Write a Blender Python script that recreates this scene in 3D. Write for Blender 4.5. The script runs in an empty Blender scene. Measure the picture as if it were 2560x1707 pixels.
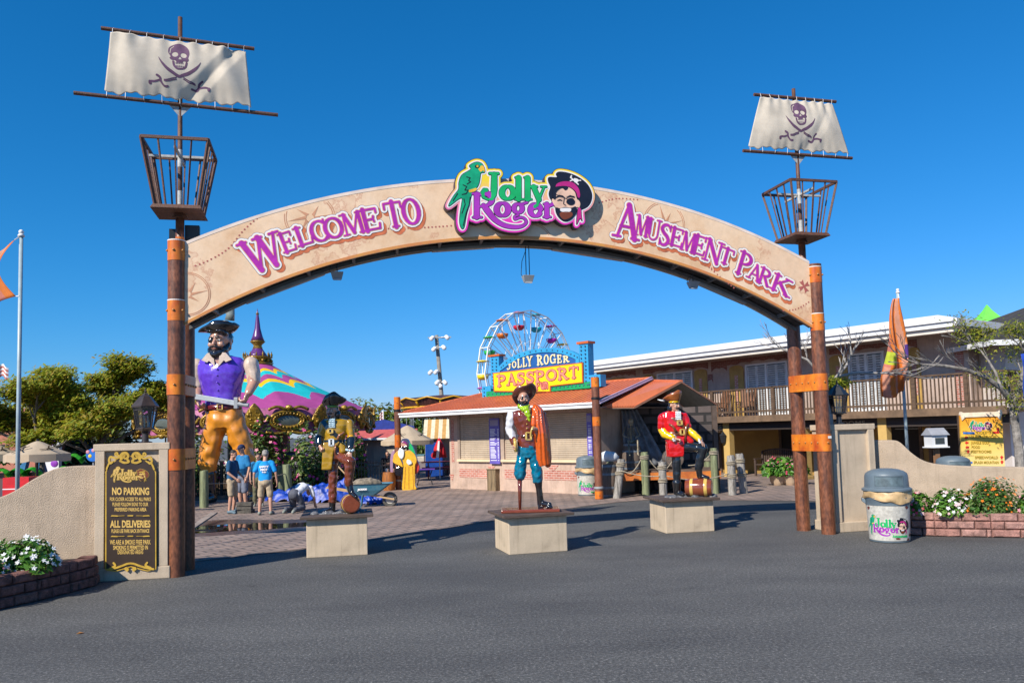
import bpy,bmesh,math,random
import numpy as np
from mathutils import Vector,Matrix,Quaternion,noise as mnoise
SC=bpy.context.scene
COL=SC.collection
PI=math.pi
R=math.radians
EYE=Vector((0,0,2.0))
_p,_r=R(4.0),R(1.6)
FW=Vector((0,math.cos(_p),math.sin(_p)))
_u0=Vector((0,-math.sin(_p),math.cos(_p)))
RT=Vector((1,0,0))*math.cos(_r)-_u0*math.sin(_r)
UP=_u0*math.cos(_r)+Vector((1,0,0))*math.sin(_r)
cam=bpy.data.cameras.new('camera')
camo=bpy.data.objects.new('camera',cam)
COL.objects.link(camo)
camo.matrix_world=Matrix(((RT.x,UP.x,-FW.x,EYE.x),(RT.y,UP.y,-FW.y,EYE.y),(RT.z,UP.z,-FW.z,EYE.z),(0,0,0,1)))
cam.sensor_width=36
cam.lens=36*2000/2560
cam.shift_y=85.6/2560
cam.clip_end=5000
SC.camera=camo
SUN_TRAVEL=Vector((0.63,0.77,-math.tan(R(37.5)))).normalized()
w=bpy.data.worlds.new('World')
SC.world=w
w.use_nodes=True
nt=w.node_tree
bg=nt.nodes['Background']
sky=nt.nodes.new('ShaderNodeTexSky')
sky.sky_type='NISHITA'
sky.sun_disc=False
sky.sun_elevation=R(37.5)
sky.sun_rotation=math.atan2(-0.63,-0.77)%(2*PI)
sky.air_density=1.0
sky.dust_density=0.1
sky.ozone_density=2.0
hs=nt.nodes.new('ShaderNodeHueSaturation')
hs.inputs['Saturation'].default_value=1.05
hs.inputs['Value'].default_value=1.0
nt.links.new(sky.outputs[0],hs.inputs['Color'])
sep=nt.nodes.new('ShaderNodeSeparateColor');cmb=nt.nodes.new('ShaderNodeCombineColor')
nt.links.new(hs.outputs[0],sep.inputs[0])
for ch,g,k in(('Red',1.88,0.057),('Green',0.9,0.605),('Blue',0.9,1.05)):
 pw=nt.nodes.new('ShaderNodeMath');pw.operation='POWER';pw.inputs[1].default_value=g
 ml=nt.nodes.new('ShaderNodeMath');ml.operation='MULTIPLY';ml.inputs[1].default_value=k
 nt.links.new(sep.outputs[ch],pw.inputs[0]);nt.links.new(pw.outputs[0],ml.inputs[0]);nt.links.new(ml.outputs[0],cmb.inputs[ch])
nt.links.new(cmb.outputs[0],bg.inputs['Color'])
bg.inputs['Strength'].default_value=0.12
sl=bpy.data.lights.new('sun','SUN')
sl.energy=5.0
sl.angle=R(0.5)
sl.color=(1.0,0.93,0.82)
so=bpy.data.objects.new('sun',sl)
COL.objects.link(so)
so.rotation_euler=SUN_TRAVEL.to_track_quat('-Z','Y').to_euler()
so.location=(-20,-25,30)
SC.view_settings.view_transform='Standard'
SC.view_settings.look='None'
SC.view_settings.exposure=0.38
SC.view_settings.gamma=1.0
SC.render.engine='CYCLES'
SC.cycles.max_bounces=8
SC.cycles.transparent_max_bounces=16
def ray(x,y):
 return RT*((x-1280)/2000)-UP*((y-939.1)/2000)+FW
def gnd(x,y,z=0.0):
 d=ray(x,y)
 return EYE+d*((z-EYE.z)/d.z)
def at(x,y,Y):
 d=ray(x,y)
 return EYE+d*(Y/d.y)
def link(o,parent=None):
 COL.objects.link(o)
 if parent is not None:
  o.parent=parent
 return o
def tag(o,label=None,cat=None,group=None,kind=None):
 if label:o['label']=label
 if cat:o['category']=cat
 if group:o['group']=group
 if kind:o['kind']=kind
 return o
def thing(name,label,cat,loc=(0,0,0),rz=0.0,group=None):
 o=bpy.data.objects.new(name,None)
 o.empty_display_size=0.2
 o.location=loc
 o.rotation_euler=(0,0,rz)
 link(o)
 return tag(o,label,cat,group)
def copy_tree(o,loc,rz=0.0,label=None,parent=None):
 c=o.copy()
 COL.objects.link(c)
 if parent is None:
  c.location=loc
  c.rotation_euler=(0,0,rz)
  if label:c['label']=label
 else:
  c.parent=parent
 for ch in list(o.children):
  copy_tree(ch,None,0,None,c)
 return c
TMP=bpy.data.scenes.new('tmp')
def evalmesh(o):
 TMP.collection.objects.link(o)
 vl=TMP.view_layers[0];vl.update()
 me=bpy.data.meshes.new_from_object(o.evaluated_get(vl.depsgraph))
 bpy.data.objects.remove(o)
 return me
class MB:
 0
 def __init__(s):
  s.v=[];s.f=[];s.m=[]
 def add(s,vs,fs,mi=0):
  b=len(s.v)
  s.v.extend([tuple(p)for p in vs])
  s.f.extend([[i+b for i in f]for f in fs])
  s.m.extend([mi]*len(fs))
  return s
 def box(s,c,d,rz=0.0,mi=0,M=None):
  x,y,z=d[0]/2,d[1]/2,d[2]/2
  vs=[Vector(p)for p in((-x,-y,-z),(x,-y,-z),(x,y,-z),(-x,y,-z),(-x,-y,z),(x,-y,z),(x,y,z),(-x,y,z))]
  if M is None:M=Matrix.Rotation(rz,3,'Z')
  vs=[M@p+Vector(c)for p in vs]
  return s.add(vs,[(0,3,2,1),(4,5,6,7),(0,1,5,4),(1,2,6,5),(2,3,7,6),(3,0,4,7)],mi)
 def bar(s,a,b,w,t=None,mi=0,up=(0,0,1)):
  a,b=Vector(a),Vector(b)
  d=b-a
  L=d.length
  if L<1e-6:return s
  z=d/L
  u=Vector(up)
  if abs(z.dot(u))>0.99:u=Vector((0,1,0))
  x=u.cross(z).normalized();y=z.cross(x)
  M=Matrix((x,y,z)).transposed()
  return s.box((a+b)/2,(w,t or w,L),M=M,mi=mi)
 def tube(s,pts,r,n=8,mi=0,cap=True):
  pts=[Vector(p)for p in pts]
  rs=r if isinstance(r,(list,tuple))else[r]*len(pts)
  rings=[]
  prev=None
  for i,p in enumerate(pts):
   t=(pts[min(i+1,len(pts)-1)]-pts[max(i-1,0)])
   t=t.normalized()if t.length>1e-9 else Vector((0,0,1))
   if prev is None:
    u=Vector((1,0,0))if abs(t.x)<0.9 else Vector((0,1,0))
   else:
    u=prev
   a=(u-t*u.dot(t)).normalized()
   prev=a
   b=t.cross(a)
   rings.append([p+(a*math.cos(2*PI*k/n)+b*math.sin(2*PI*k/n))*rs[i]for k in range(n)])
  return s.rings(rings,cap,mi)
 def rings(s,rings,cap=True,mi=0,close=True):
  n=len(rings[0])
  vs=[p for r_ in rings for p in r_]
  fs=[]
  for i in range(len(rings)-1):
   for k in range(n if close else n-1):
    k2=(k+1)%n
    fs.append((i*n+k,i*n+k2,(i+1)*n+k2,(i+1)*n+k))
  if cap:
   fs.append(tuple(range(n-1,-1,-1)))
   fs.append(tuple((len(rings)-1)*n+k for k in range(n)))
  return s.add(vs,fs,mi)
 def lathe(s,prof,c=(0,0,0),n=24,mi=0,sx=1.0,sy=1.0,cap=True):
  c=Vector(c)
  return s.rings([[c+Vector((r_*sx*math.cos(2*PI*k/n),r_*sy*math.sin(2*PI*k/n),z))for k in range(n)]for r_,z in prof],cap,mi)
 def loft(s,pts,side=(1,0,0),n=20,mi=0):
  0
  P=[Vector(p[:3])for p in pts]
  sd=Vector(side)
  rings=[]
  for i,p in enumerate(P):
   t=(P[min(i+1,len(P)-1)]-P[max(i-1,0)]).normalized()
   a=(sd-t*sd.dot(t))
   a=a.normalized()if a.length>1e-5 else Vector((0,1,0))
   b=t.cross(a)
   rings.append([p+a*pts[i][3]*math.cos(2*PI*k/n)+b*pts[i][4]*math.sin(2*PI*k/n)for k in range(n)])
  return s.rings(rings,True,mi)
 def ball(s,c,r,n=12,m=8,mi=0,M=None):
  rx,ry,rz=r if isinstance(r,(tuple,list))else(r,r,r)
  c=Vector(c)
  vs=[Vector((0,0,-rz))]
  for j in range(1,m):
   a=-PI/2+PI*j/m
   for k in range(n):
    vs.append(Vector((rx*math.cos(a)*math.cos(2*PI*k/n),ry*math.cos(a)*math.sin(2*PI*k/n),rz*math.sin(a))))
  vs.append(Vector((0,0,rz)))
  fs=[(0,1+(k+1)%n,1+k)for k in range(n)]
  for j in range(m-2):
   for k in range(n):
    a,b=1+j*n+k,1+j*n+(k+1)%n
    fs.append((a,b,b+n,a+n))
  t=len(vs)-1
  fs+=[(t,t-n+k,t-n+(k+1)%n)for k in range(n)]
  if M is not None:vs=[M@p for p in vs]
  return s.add([p+c for p in vs],fs,mi)
 def chain(s,pts,n=12,mi=0):
  0
  for p in pts:s.ball(p[:3],p[3],n,8,mi)
  for a,b in zip(pts,pts[1:]):
   s.tube([a[:3],b[:3]],[a[3],b[3]],n,mi)
  return s
 def prism(s,poly,z0,z1,mi=0,fmap=None):
  0
  n=len(poly)
  fm=fmap or(lambda x,y,z:(x,y,z))
  vs=[fm(x,y,z0)for x,y in poly]+[fm(x,y,z1)for x,y in poly]
  fs=[tuple(range(n-1,-1,-1)),tuple(range(n,2*n))]
  fs+=[(k,(k+1)%n,n+(k+1)%n,n+k)for k in range(n)]
  return s.add(vs,fs,mi)
 def build(s,name,mats,parent=None,smooth=False,bevel=0.0,loc=None,rz=0.0,angle=None,seg=2):
  me=bpy.data.meshes.new(name)
  me.from_pydata(s.v,[],s.f)
  if not isinstance(mats,(list,tuple)):mats=[mats]
  for m in mats:me.materials.append(m)
  if len(mats)>1:
   me.polygons.foreach_set('material_index',s.m)
  if smooth or angle:
   me.polygons.foreach_set('use_smooth',[True]*len(me.polygons))
   if angle:
    try:me.set_sharp_from_angle(angle=R(angle))
    except Exception:pass
  me.update()
  o=bpy.data.objects.new(name,me)
  link(o,parent)
  if loc is not None:o.location=loc
  if rz:o.rotation_euler=(0,0,rz)
  if bevel:
   b=o.modifiers.new('b','BEVEL')
   b.width=bevel;b.segments=seg;b.limit_method='ANGLE';b.angle_limit=R(40)
  return o
 def blob(s,name,mats,parent=None,voxel=0.012,smooth=4,disp=0.0,dscale=6.0):
  0
  me=bpy.data.meshes.new(name)
  me.from_pydata(s.v,[],s.f)
  bm=bmesh.new();bm.from_mesh(me)
  bmesh.ops.recalc_face_normals(bm,faces=bm.faces)
  bm.to_mesh(me);bm.free()
  o=bpy.data.objects.new(name,me)
  rm=o.modifiers.new('r','REMESH');rm.mode='VOXEL';rm.voxel_size=voxel
  if smooth:
   sm=o.modifiers.new('s','SMOOTH');sm.factor=0.5;sm.iterations=smooth
  me2=evalmesh(o)
  bpy.data.meshes.remove(me)
  me2.name=name
  if disp:
   nv=len(me2.vertices);co=np.empty(nv*3);no=np.empty(nv*3)
   me2.vertices.foreach_get('co',co);me2.vertex_normals.foreach_get('vector',no)
   k=np.array([mnoise.noise(Vector(c)*dscale)for c in co.reshape(-1,3)])*disp
   me2.vertices.foreach_set('co',(co.reshape(-1,3)+no.reshape(-1,3)*k[:,None]).ravel())
  me2.materials.clear()
  if not isinstance(mats,(list,tuple)):mats=[mats]
  for m in mats:me2.materials.append(m)
  me2.polygons.foreach_set('use_smooth',[True]*len(me2.polygons))
  me2.polygons.foreach_set('material_index',[0]*len(me2.polygons))
  me2.update()
  o=bpy.data.objects.new(name,me2)
  return link(o,parent)
def rgb(h):
 0
 c=[int(h[i:i+2],16)/255 for i in(0,2,4)]
 return tuple((x/12.92 if x<=0.04045 else((x+0.055)/1.055)**2.4)for x in c)
_mats={}
def mat(name,col,rough=0.6,var=0.12,scale=6.0,bump=0.0,bscale=40.0,metal=0.0,spec=0.5,col2=None,coat=0.0,stretch=None,fine=0.0,trans=0.0,streak=0.0):
 0
 if name in _mats:return _mats[name]
 m=bpy.data.materials.new(name)
 m.use_nodes=True
 t=m.node_tree
 b=t.nodes['Principled BSDF']
 N,L=t.nodes.new,t.links.new
 tc=N('ShaderNodeTexCoord')
 mp=N('ShaderNodeMapping')
 if stretch:mp.inputs['Scale'].default_value=stretch
 L(tc.outputs['Object'],mp.inputs[0])
 nz=N('ShaderNodeTexNoise')
 nz.inputs['Scale'].default_value=scale
 nz.inputs['Detail'].default_value=6
 nz.inputs['Roughness'].default_value=0.65
 L(mp.outputs[0],nz.inputs['Vector'])
 mx=N('ShaderNodeMix');mx.data_type='RGBA'
 c2=col2 or tuple(x*(1-var*2.2)for x in col)
 c1=tuple(min(1,x*(1+var))for x in col)if col2 is None else col
 mx.inputs['A'].default_value=(*c1,1)
 mx.inputs['B'].default_value=(*c2,1)
 rp=N('ShaderNodeMapRange')
 rp.inputs['From Min'].default_value=0.32;rp.inputs['From Max'].default_value=0.7
 L(nz.outputs['Fac'],rp.inputs['Value'])
 L(rp.outputs[0],mx.inputs['Factor'])
 out=mx.outputs['Result']
 if fine:
  n2=N('ShaderNodeTexNoise');n2.inputs['Scale'].default_value=bscale;n2.inputs['Detail'].default_value=3
  L(mp.outputs[0],n2.inputs['Vector'])
  m2=N('ShaderNodeMix');m2.data_type='RGBA';m2.blend_type='MULTIPLY'
  m2.inputs['Factor'].default_value=fine
  L(out,m2.inputs['A'])
  r2=N('ShaderNodeMapRange');r2.inputs['From Min'].default_value=0.3;r2.inputs['From Max'].default_value=0.7
  r2.inputs['To Min'].default_value=0.3;r2.inputs['To Max'].default_value=1.3
  L(n2.outputs['Fac'],r2.inputs['Value'])
  L(r2.outputs[0],m2.inputs['B'])
  out=m2.outputs['Result']
 if streak:
  for sc_,k,lo in(((5,5,0.35),streak,0.52),((1.3,1.3,1.6),streak*0.8,0.56)):
   ms_=N('ShaderNodeMapping');ms_.inputs['Scale'].default_value=sc_;L(tc.outputs['Object'],ms_.inputs[0])
   ns=N('ShaderNodeTexNoise');ns.inputs['Scale'].default_value=2.0;ns.inputs['Detail'].default_value=8;ns.inputs['Roughness'].default_value=0.7;L(ms_.outputs[0],ns.inputs['Vector'])
   rs_=N('ShaderNodeMapRange');rs_.inputs['From Min'].default_value=lo;rs_.inputs['From Max'].default_value=lo+0.16;rs_.inputs['To Min'].default_value=0.0;rs_.inputs['To Max'].default_value=k;L(ns.outputs['Fac'],rs_.inputs['Value'])
   m4=N('ShaderNodeMix');m4.data_type='RGBA';L(rs_.outputs[0],m4.inputs['Factor']);L(out,m4.inputs['A']);m4.inputs['B'].default_value=(col[0]*0.42,col[1]*0.40,col[2]*0.38,1)
   out=m4.outputs['Result']
 L(out,b.inputs['Base Color'])
 b.inputs['Roughness'].default_value=rough
 b.inputs['Metallic'].default_value=metal
 b.inputs['Specular IOR Level'].default_value=spec
 b.inputs['Coat Weight'].default_value=coat
 b.inputs['Coat Roughness'].default_value=0.08
 if bump:
  n3=N('ShaderNodeTexNoise');n3.inputs['Scale'].default_value=bscale;n3.inputs['Detail'].default_value=4
  L(mp.outputs[0],n3.inputs['Vector'])
  bp=N('ShaderNodeBump');bp.inputs['Strength'].default_value=bump;bp.inputs['Distance'].default_value=0.02
  L(n3.outputs['Fac'],bp.inputs['Height'])
  L(bp.outputs[0],b.inputs['Normal'])
 if trans:
  b.inputs['Subsurface Weight'].default_value=0
  tr=N('ShaderNodeBsdfTranslucent');ms=N('ShaderNodeMixShader');ms.inputs[0].default_value=trans
  L(out,tr.inputs['Color'])
  om=t.nodes['Material Output']
  L(b.outputs[0],ms.inputs[1]);L(tr.outputs[0],ms.inputs[2]);L(ms.outputs[0],om.inputs['Surface'])
 _mats[name]=m
 return m
def gloss(name,col,rough=0.12,var=0.10,scale=9):
 return mat(name,col,rough,var,scale,bump=0.12,bscale=26,spec=0.6,coat=0.6)
def flat(name,col,rough=0.5,var=0.05):
 return mat(name,col,rough,var,5)
def mat_brick(name,c1,c2,mortar,scale,bw=0.5,rh=0.25,ms=0.02,rz=0.0,rough=0.85,bump=0.5,coord='Object',offset=0.5,axis=None,var=0.35):
 m=bpy.data.materials.new(name);m.use_nodes=True
 t=m.node_tree;b=t.nodes['Principled BSDF'];N,L=t.nodes.new,t.links.new
 tc=N('ShaderNodeTexCoord');mp=N('ShaderNodeMapping')
 mp.inputs['Rotation'].default_value=axis or(0,0,rz)
 L(tc.outputs[coord],mp.inputs[0])
 br=N('ShaderNodeTexBrick')
 br.inputs['Color1'].default_value=(*c1,1);br.inputs['Color2'].default_value=(*c2,1);br.inputs['Mortar'].default_value=(*mortar,1)
 br.inputs['Scale'].default_value=scale;br.inputs['Brick Width'].default_value=bw;br.inputs['Row Height'].default_value=rh
 br.inputs['Mortar Size'].default_value=ms;br.inputs['Mortar Smooth'].default_value=0.2;br.offset=offset
 L(mp.outputs[0],br.inputs['Vector'])
 nz=N('ShaderNodeTexNoise');nz.inputs['Scale'].default_value=0.9;nz.inputs['Detail'].default_value=8;nz.inputs['Roughness'].default_value=0.7
 L(tc.outputs['Object'],nz.inputs['Vector'])
 mx=N('ShaderNodeMix');mx.data_type='RGBA';mx.blend_type='MULTIPLY';mx.inputs['Factor'].default_value=1
 rp=N('ShaderNodeMapRange');rp.inputs['From Min'].default_value=0.3;rp.inputs['From Max'].default_value=0.7
 rp.inputs['To Min'].default_value=1-var;rp.inputs['To Max'].default_value=1+var*0.5
 L(nz.outputs['Fac'],rp.inputs['Value'])
 L(br.outputs['Color'],mx.inputs['A']);L(rp.outputs[0],mx.inputs['B'])
 L(mx.outputs['Result'],b.inputs['Base Color'])
 b.inputs['Roughness'].default_value=rough
 bp=N('ShaderNodeBump');bp.inputs['Strength'].default_value=bump;bp.inputs['Distance'].default_value=0.01
 bp.invert=True
 L(br.outputs['Fac'],bp.inputs['Height']);L(bp.outputs[0],b.inputs['Normal'])
 _mats[name]=m
 return m
def smooth_poly(pts,n=5,closed=True):
 P=[np.array(p,float)for p in pts];out=[]
 N_=len(P)
 rng=range(N_)if closed else range(N_-1)
 for i in rng:
  if closed:p0,p1,p2,p3=P[i-1],P[i],P[(i+1)%N_],P[(i+2)%N_]
  else:p0,p1,p2,p3=P[max(i-1,0)],P[i],P[i+1],P[min(i+2,N_-1)]
  for k in range(n):
   t=k/n
   out.append(tuple(0.5*((2*p1)+(-p0+p2)*t+(2*p0-5*p1+4*p2-p3)*t*t+(-p0+3*p1-3*p2+p3)*t**3)))
 if not closed:out.append(tuple(P[-1]))
 return out
class Field:
 def __init__(s,x0,y0,x1,y1,h):
  s.x0,s.y0,s.h=x0,y0,h
  s.nx,s.ny=int((x1-x0)/h)+2,int((y1-y0)/h)+2
  s.X,s.Y=np.meshgrid(x0+np.arange(s.nx)*h,y0+np.arange(s.ny)*h)
  s.F=np.full(s.X.shape,1e3)
 def seg(s,a,b,wa,wb,win=None):
  ax,ay=a;dx,dy=b[0]-a[0],b[1]-a[1]
  L2=dx*dx+dy*dy or 1e-9
  t=np.clip(((s.X-ax)*dx+(s.Y-ay)*dy)/L2,0,1)
  d=np.hypot(s.X-ax-t*dx,s.Y-ay-t*dy)-(wa+(wb-wa)*t)
  np.minimum(s.F,d,out=s.F)
 def stroke(s,pts,w):
  ws=w if isinstance(w,(list,tuple,np.ndarray))else[w]*len(pts)
  for i in range(len(pts)-1):s.seg(pts[i],pts[i+1],ws[i],ws[i+1])
  return s
 def polyd(s,pts):
  d=np.full(s.X.shape,1e3);ins=np.zeros(s.X.shape,bool)
  n=len(pts)
  for i in range(n):
   ax,ay=pts[i];bx,by=pts[(i+1)%n]
   dx,dy=bx-ax,by-ay;L2=dx*dx+dy*dy or 1e-9
   t=np.clip(((s.X-ax)*dx+(s.Y-ay)*dy)/L2,0,1)
   np.minimum(d,np.hypot(s.X-ax-t*dx,s.Y-ay-t*dy),out=d)
   if abs(dy)>1e-12:
    c=((ay>s.Y)!=(by>s.Y))&(s.X<dx*(s.Y-ay)/dy+ax)
    ins^=c
  return np.where(ins,-d,d)
 def poly(s,pts):
  np.minimum(s.F,s.polyd(pts),out=s.F);return s
 def cut(s,pts):
  np.maximum(s.F,-s.polyd(pts),out=s.F);return s
 def ell(s,cx,cy,rx,ry,n=24,rot=0):
  c,q=math.cos(rot),math.sin(rot)
  return[(cx+rx*math.cos(2*PI*k/n)*c-ry*math.sin(2*PI*k/n)*q,cy+rx*math.cos(2*PI*k/n)*q+ry*math.sin(2*PI*k/n)*c)for k in range(n)]
def plate(mb,fd,level,zb,zf,fmap,maxrun=16,mi=0,F=None):
 0
 F=(fd.F if F is None else F)-level
 ins=F<0
 ny,nx=F.shape;h=fd.h
 full=ins[:-1,:-1]&ins[1:,:-1]&ins[:-1,1:]&ins[1:,1:]
 anyi=ins[:-1,:-1]|ins[1:,:-1]|ins[:-1,1:]|ins[1:,1:]
 V,Fc=[],[]
 P=lambda x,y,z:fmap(fd.x0+x*h,fd.y0+y*h,z)
 for j in range(ny-1):
  row=full[j]
  if row.any():
   i=0
   while i<nx-1:
    if row[i]:
     k=i
     while k<nx-1 and row[k]and k-i<maxrun:k+=1
     b=len(V)
     V+=[P(i,j,zf),P(k,j,zf),P(k,j+1,zf),P(i,j+1,zf)]
     Fc.append((b,b+1,b+2,b+3))
     i=k
    else:i+=1
 js,is_=np.nonzero(anyi&~full)
 for j,i in zip(js.tolist(),is_.tolist()):
  c=[(i,j),(i+1,j),(i+1,j+1),(i,j+1)]
  v=[F[y,x]for x,y in c]
  poly=[];cross=[]
  for k in range(4):
   a,b=v[k],v[(k+1)%4]
   if a<0:poly.append(c[k])
   if(a<0)!=(b<0):
    t=a/(a-b)
    q=(c[k][0]+(c[(k+1)%4][0]-c[k][0])*t,c[k][1]+(c[(k+1)%4][1]-c[k][1])*t)
    poly.append(q);cross.append(q)
  b=len(V)
  V+=[P(x,y,zf)for x,y in poly]
  Fc.append(tuple(range(b,b+len(poly))))
  if zb!=zf and len(cross)>=2:
   for e in range(0,len(cross)-1,2):
    b=len(V)
    V+=[P(*cross[e],zf),P(*cross[e+1],zf),P(*cross[e+1],zb),P(*cross[e],zb)]
    Fc.append((b,b+1,b+2,b+3))
 mb.add(V,Fc,mi)
 return mb
def arc_pts(cx,cy,rx,ry,a0,a1,n=16):
 return[(cx+rx*math.cos(R(a0+(a1-a0)*k/n)),cy+ry*math.sin(R(a0+(a1-a0)*k/n)))for k in range(n+1)]
def oval_w(a0,a1,n=16,lo=0.045,hi=0.095):
 return[lo+(hi-lo)*abs(math.cos(R(a0+(a1-a0)*k/n)))for k in range(n+1)]
TK,TN=0.095,0.048
def _ser(*xs):
 return[([(x-0.13,y),(x+0.13,y)],0.04)for x,y in xs]
def _ov(cx,cy,rx,ry,a0,a1):
 return(arc_pts(cx,cy,rx,ry,a0,a1,18),oval_w(a0,a1,18))
GLYPH={'A':(0.80,[([(0.12,0.02),(0.40,0.98)],TN),([(0.40,0.98),(0.70,0.02)],TK),([(0.2,0.34),(0.56,0.34)],TN)]+_ser((0.1,0.03),(0.72,0.03))),'C':(0.76,[_ov(0.42,0.5,0.33,0.45,48,312),([(0.66,0.96),(0.66,0.7)],TN),([(0.66,0.1),(0.66,0.24)],TN)]),'E':(0.68,[([(0.16,0),(0.16,1)],TK),([(0.16,0.96),(0.58,0.96),(0.58,0.78)],TN),([(0.16,0.5),(0.44,0.5),(0.46,0.62)],TN),([(0.44,0.5),(0.46,0.38)],TN),([(0.16,0.04),(0.62,0.04),(0.64,0.26)],TN),([(0.02,0.04),(0.2,0.04)],0.04),([(0.02,0.96),(0.2,0.96)],0.04)]),'F':(0.64,[([(0.16,0),(0.16,1)],TK),([(0.16,0.96),(0.58,0.96),(0.58,0.78)],TN),([(0.16,0.5),(0.46,0.5)],TN)]+_ser((0.16,0.03))),'G':(0.80,[_ov(0.42,0.5,0.33,0.45,48,330),([(0.68,0.96),(0.68,0.72)],TN),([(0.7,0.1),(0.7,0.44)],TK),([(0.52,0.44),(0.82,0.44)],0.04)]),'J':(0.52,[([(0.34,0.96),(0.34,0.2)],TK),([(0.34,0.2),(0.25,0.03),(0.1,0.04),(0.06,0.18)],0.06)]+_ser((0.34,0.96))),'K':(0.80,[([(0.16,0),(0.16,1)],TK),([(0.2,0.42),(0.6,0.97)],TN),([(0.32,0.58),(0.7,0.03)],TK)]+_ser((0.16,0.03),(0.16,0.97),(0.62,0.97),(0.72,0.03))),'L':(0.66,[([(0.16,0),(0.16,1)],TK),([(0.16,0.04),(0.6,0.04),(0.62,0.3)],TN)]+_ser((0.16,0.97),(0.14,0.03))),'M':(1.0,[([(0.13,0.02),(0.17,0.98)],TN),([(0.19,0.97),(0.48,0.08)],TK),([(0.48,0.08),(0.8,0.98)],TN),([(0.83,0.98),(0.86,0.02)],TK)]+_ser((0.12,0.03),(0.14,0.97),(0.87,0.03),(0.85,0.97))),'N':(0.86,[([(0.15,0.02),(0.15,0.98)],TN),([(0.16,0.97),(0.7,0.03)],TK),([(0.71,0.02),(0.71,0.98)],TN)]+_ser((0.15,0.03),(0.12,0.97),(0.71,0.97))),'O':(0.82,[_ov(0.41,0.5,0.31,0.45,0,360)]),'P':(0.72,[([(0.16,0),(0.16,1)],TK),(arc_pts(0.26,0.72,0.34,0.24,90,-90),oval_w(90,-90)),([(0.16,0.96),(0.28,0.96)],TN),([(0.16,0.48),(0.28,0.48)],TN)]+_ser((0.16,0.03),(0.12,0.97))),'R':(0.80,[([(0.16,0),(0.16,1)],TK),(arc_pts(0.26,0.74,0.32,0.22,90,-90),oval_w(90,-90)),([(0.16,0.96),(0.28,0.96)],TN),([(0.16,0.52),(0.3,0.52)],TN),([(0.34,0.5),(0.66,0.02)],TK)]+_ser((0.16,0.03),(0.12,0.97),(0.7,0.03))),'S':(0.64,[(smooth_poly([(0.54,0.8),(0.42,0.95),(0.22,0.93),(0.12,0.76),(0.24,0.58),(0.42,0.45),(0.52,0.26),(0.4,0.07),(0.2,0.05),(0.09,0.22)],4,False),[0.05+0.045*math.sin(PI*k/36)for k in range(37)]),([(0.55,0.97),(0.55,0.72)],0.035),([(0.08,0.02),(0.08,0.3)],0.035)]),'T':(0.78,[([(0.39,0),(0.39,1)],TK),([(0.05,0.74),(0.06,0.95),(0.72,0.95),(0.73,0.74)],TN)]+_ser((0.39,0.03))),'U':(0.82,[([(0.16,0.98),(0.16,0.3)],TK),(arc_pts(0.42,0.3,0.26,0.26,180,360),TN),([(0.68,0.3),(0.68,0.98)],TN)]+_ser((0.16,0.97),(0.68,0.97))),'W':(1.2,[([(0.14,0.98),(0.36,0.03)],TK),([(0.36,0.03),(0.6,0.9)],TN),([(0.6,0.98),(0.82,0.03)],TK),([(0.82,0.03),(1.06,0.98)],TN)]+_ser((0.12,0.97),(0.58,0.97),(1.07,0.97))),'Y':(0.78,[([(0.12,0.98),(0.39,0.46)],TK),([(0.39,0.46),(0.66,0.98)],TN),([(0.39,0.48),(0.39,0.02)],TK)]+_ser((0.1,0.97),(0.68,0.97),(0.39,0.03))),'u':(0.66,[([(0.14,0.62),(0.14,0.2),(0.24,0.05),(0.4,0.06),(0.48,0.2)],0.07),([(0.5,0.64),(0.5,0.02)],0.07)]),'n':(0.66,[([(0.14,0.64),(0.14,0.02)],0.07),([(0.14,0.45),(0.26,0.62),(0.42,0.58),(0.5,0.42),(0.5,0.02)],0.07)]),'t':(0.42,[([(0.2,0.9),(0.2,0.14),(0.34,0.04)],0.07),([(0.04,0.64),(0.38,0.64)],0.05)]),'o':(0.62,[(arc_pts(0.3,0.33,0.2,0.28,0,360),0.07)]),}
def text_mesh(s,size,bold=0.0):
 cu=bpy.data.curves.new('t','FONT')
 cu.body=s;cu.size=size;cu.align_x='CENTER';cu.align_y='BOTTOM_BASELINE'
 cu.offset=bold;cu.resolution_u=3
 me=evalmesh(bpy.data.objects.new('t',cu))
 V=[tuple(v.co)for v in me.vertices];Fs=[tuple(p.vertices)for p in me.polygons]
 bpy.data.curves.remove(cu);bpy.data.meshes.remove(me)
 return V,Fs
def add_text(mb,s,size,fmap,width=None,bold=0.0,mi=0,height=None):
 0
 V,Fs=text_mesh(s,size,bold)
 if not V:return
 x0=min(v[0]for v in V);x1=max(v[0]for v in V)
 k=width/(x1-x0)if width else 1.0
 c=(x0+x1)/2
 ky=1.0
 if height:
  y1=max(v[1]for v in V);ky=height/y1
 mb.add([fmap((v[0]-c)*k,v[1]*ky)for v in V],Fs,mi)
def sheet(name,poly,z,m,kind='structure'):
 me=bpy.data.meshes.new(name)
 me.from_pydata([(x,y,z)for x,y in poly],[],[tuple(range(len(poly)))])
 me.materials.append(m)
 o=bpy.data.objects.new(name,me);link(o)
 return tag(o,kind=kind)
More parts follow.
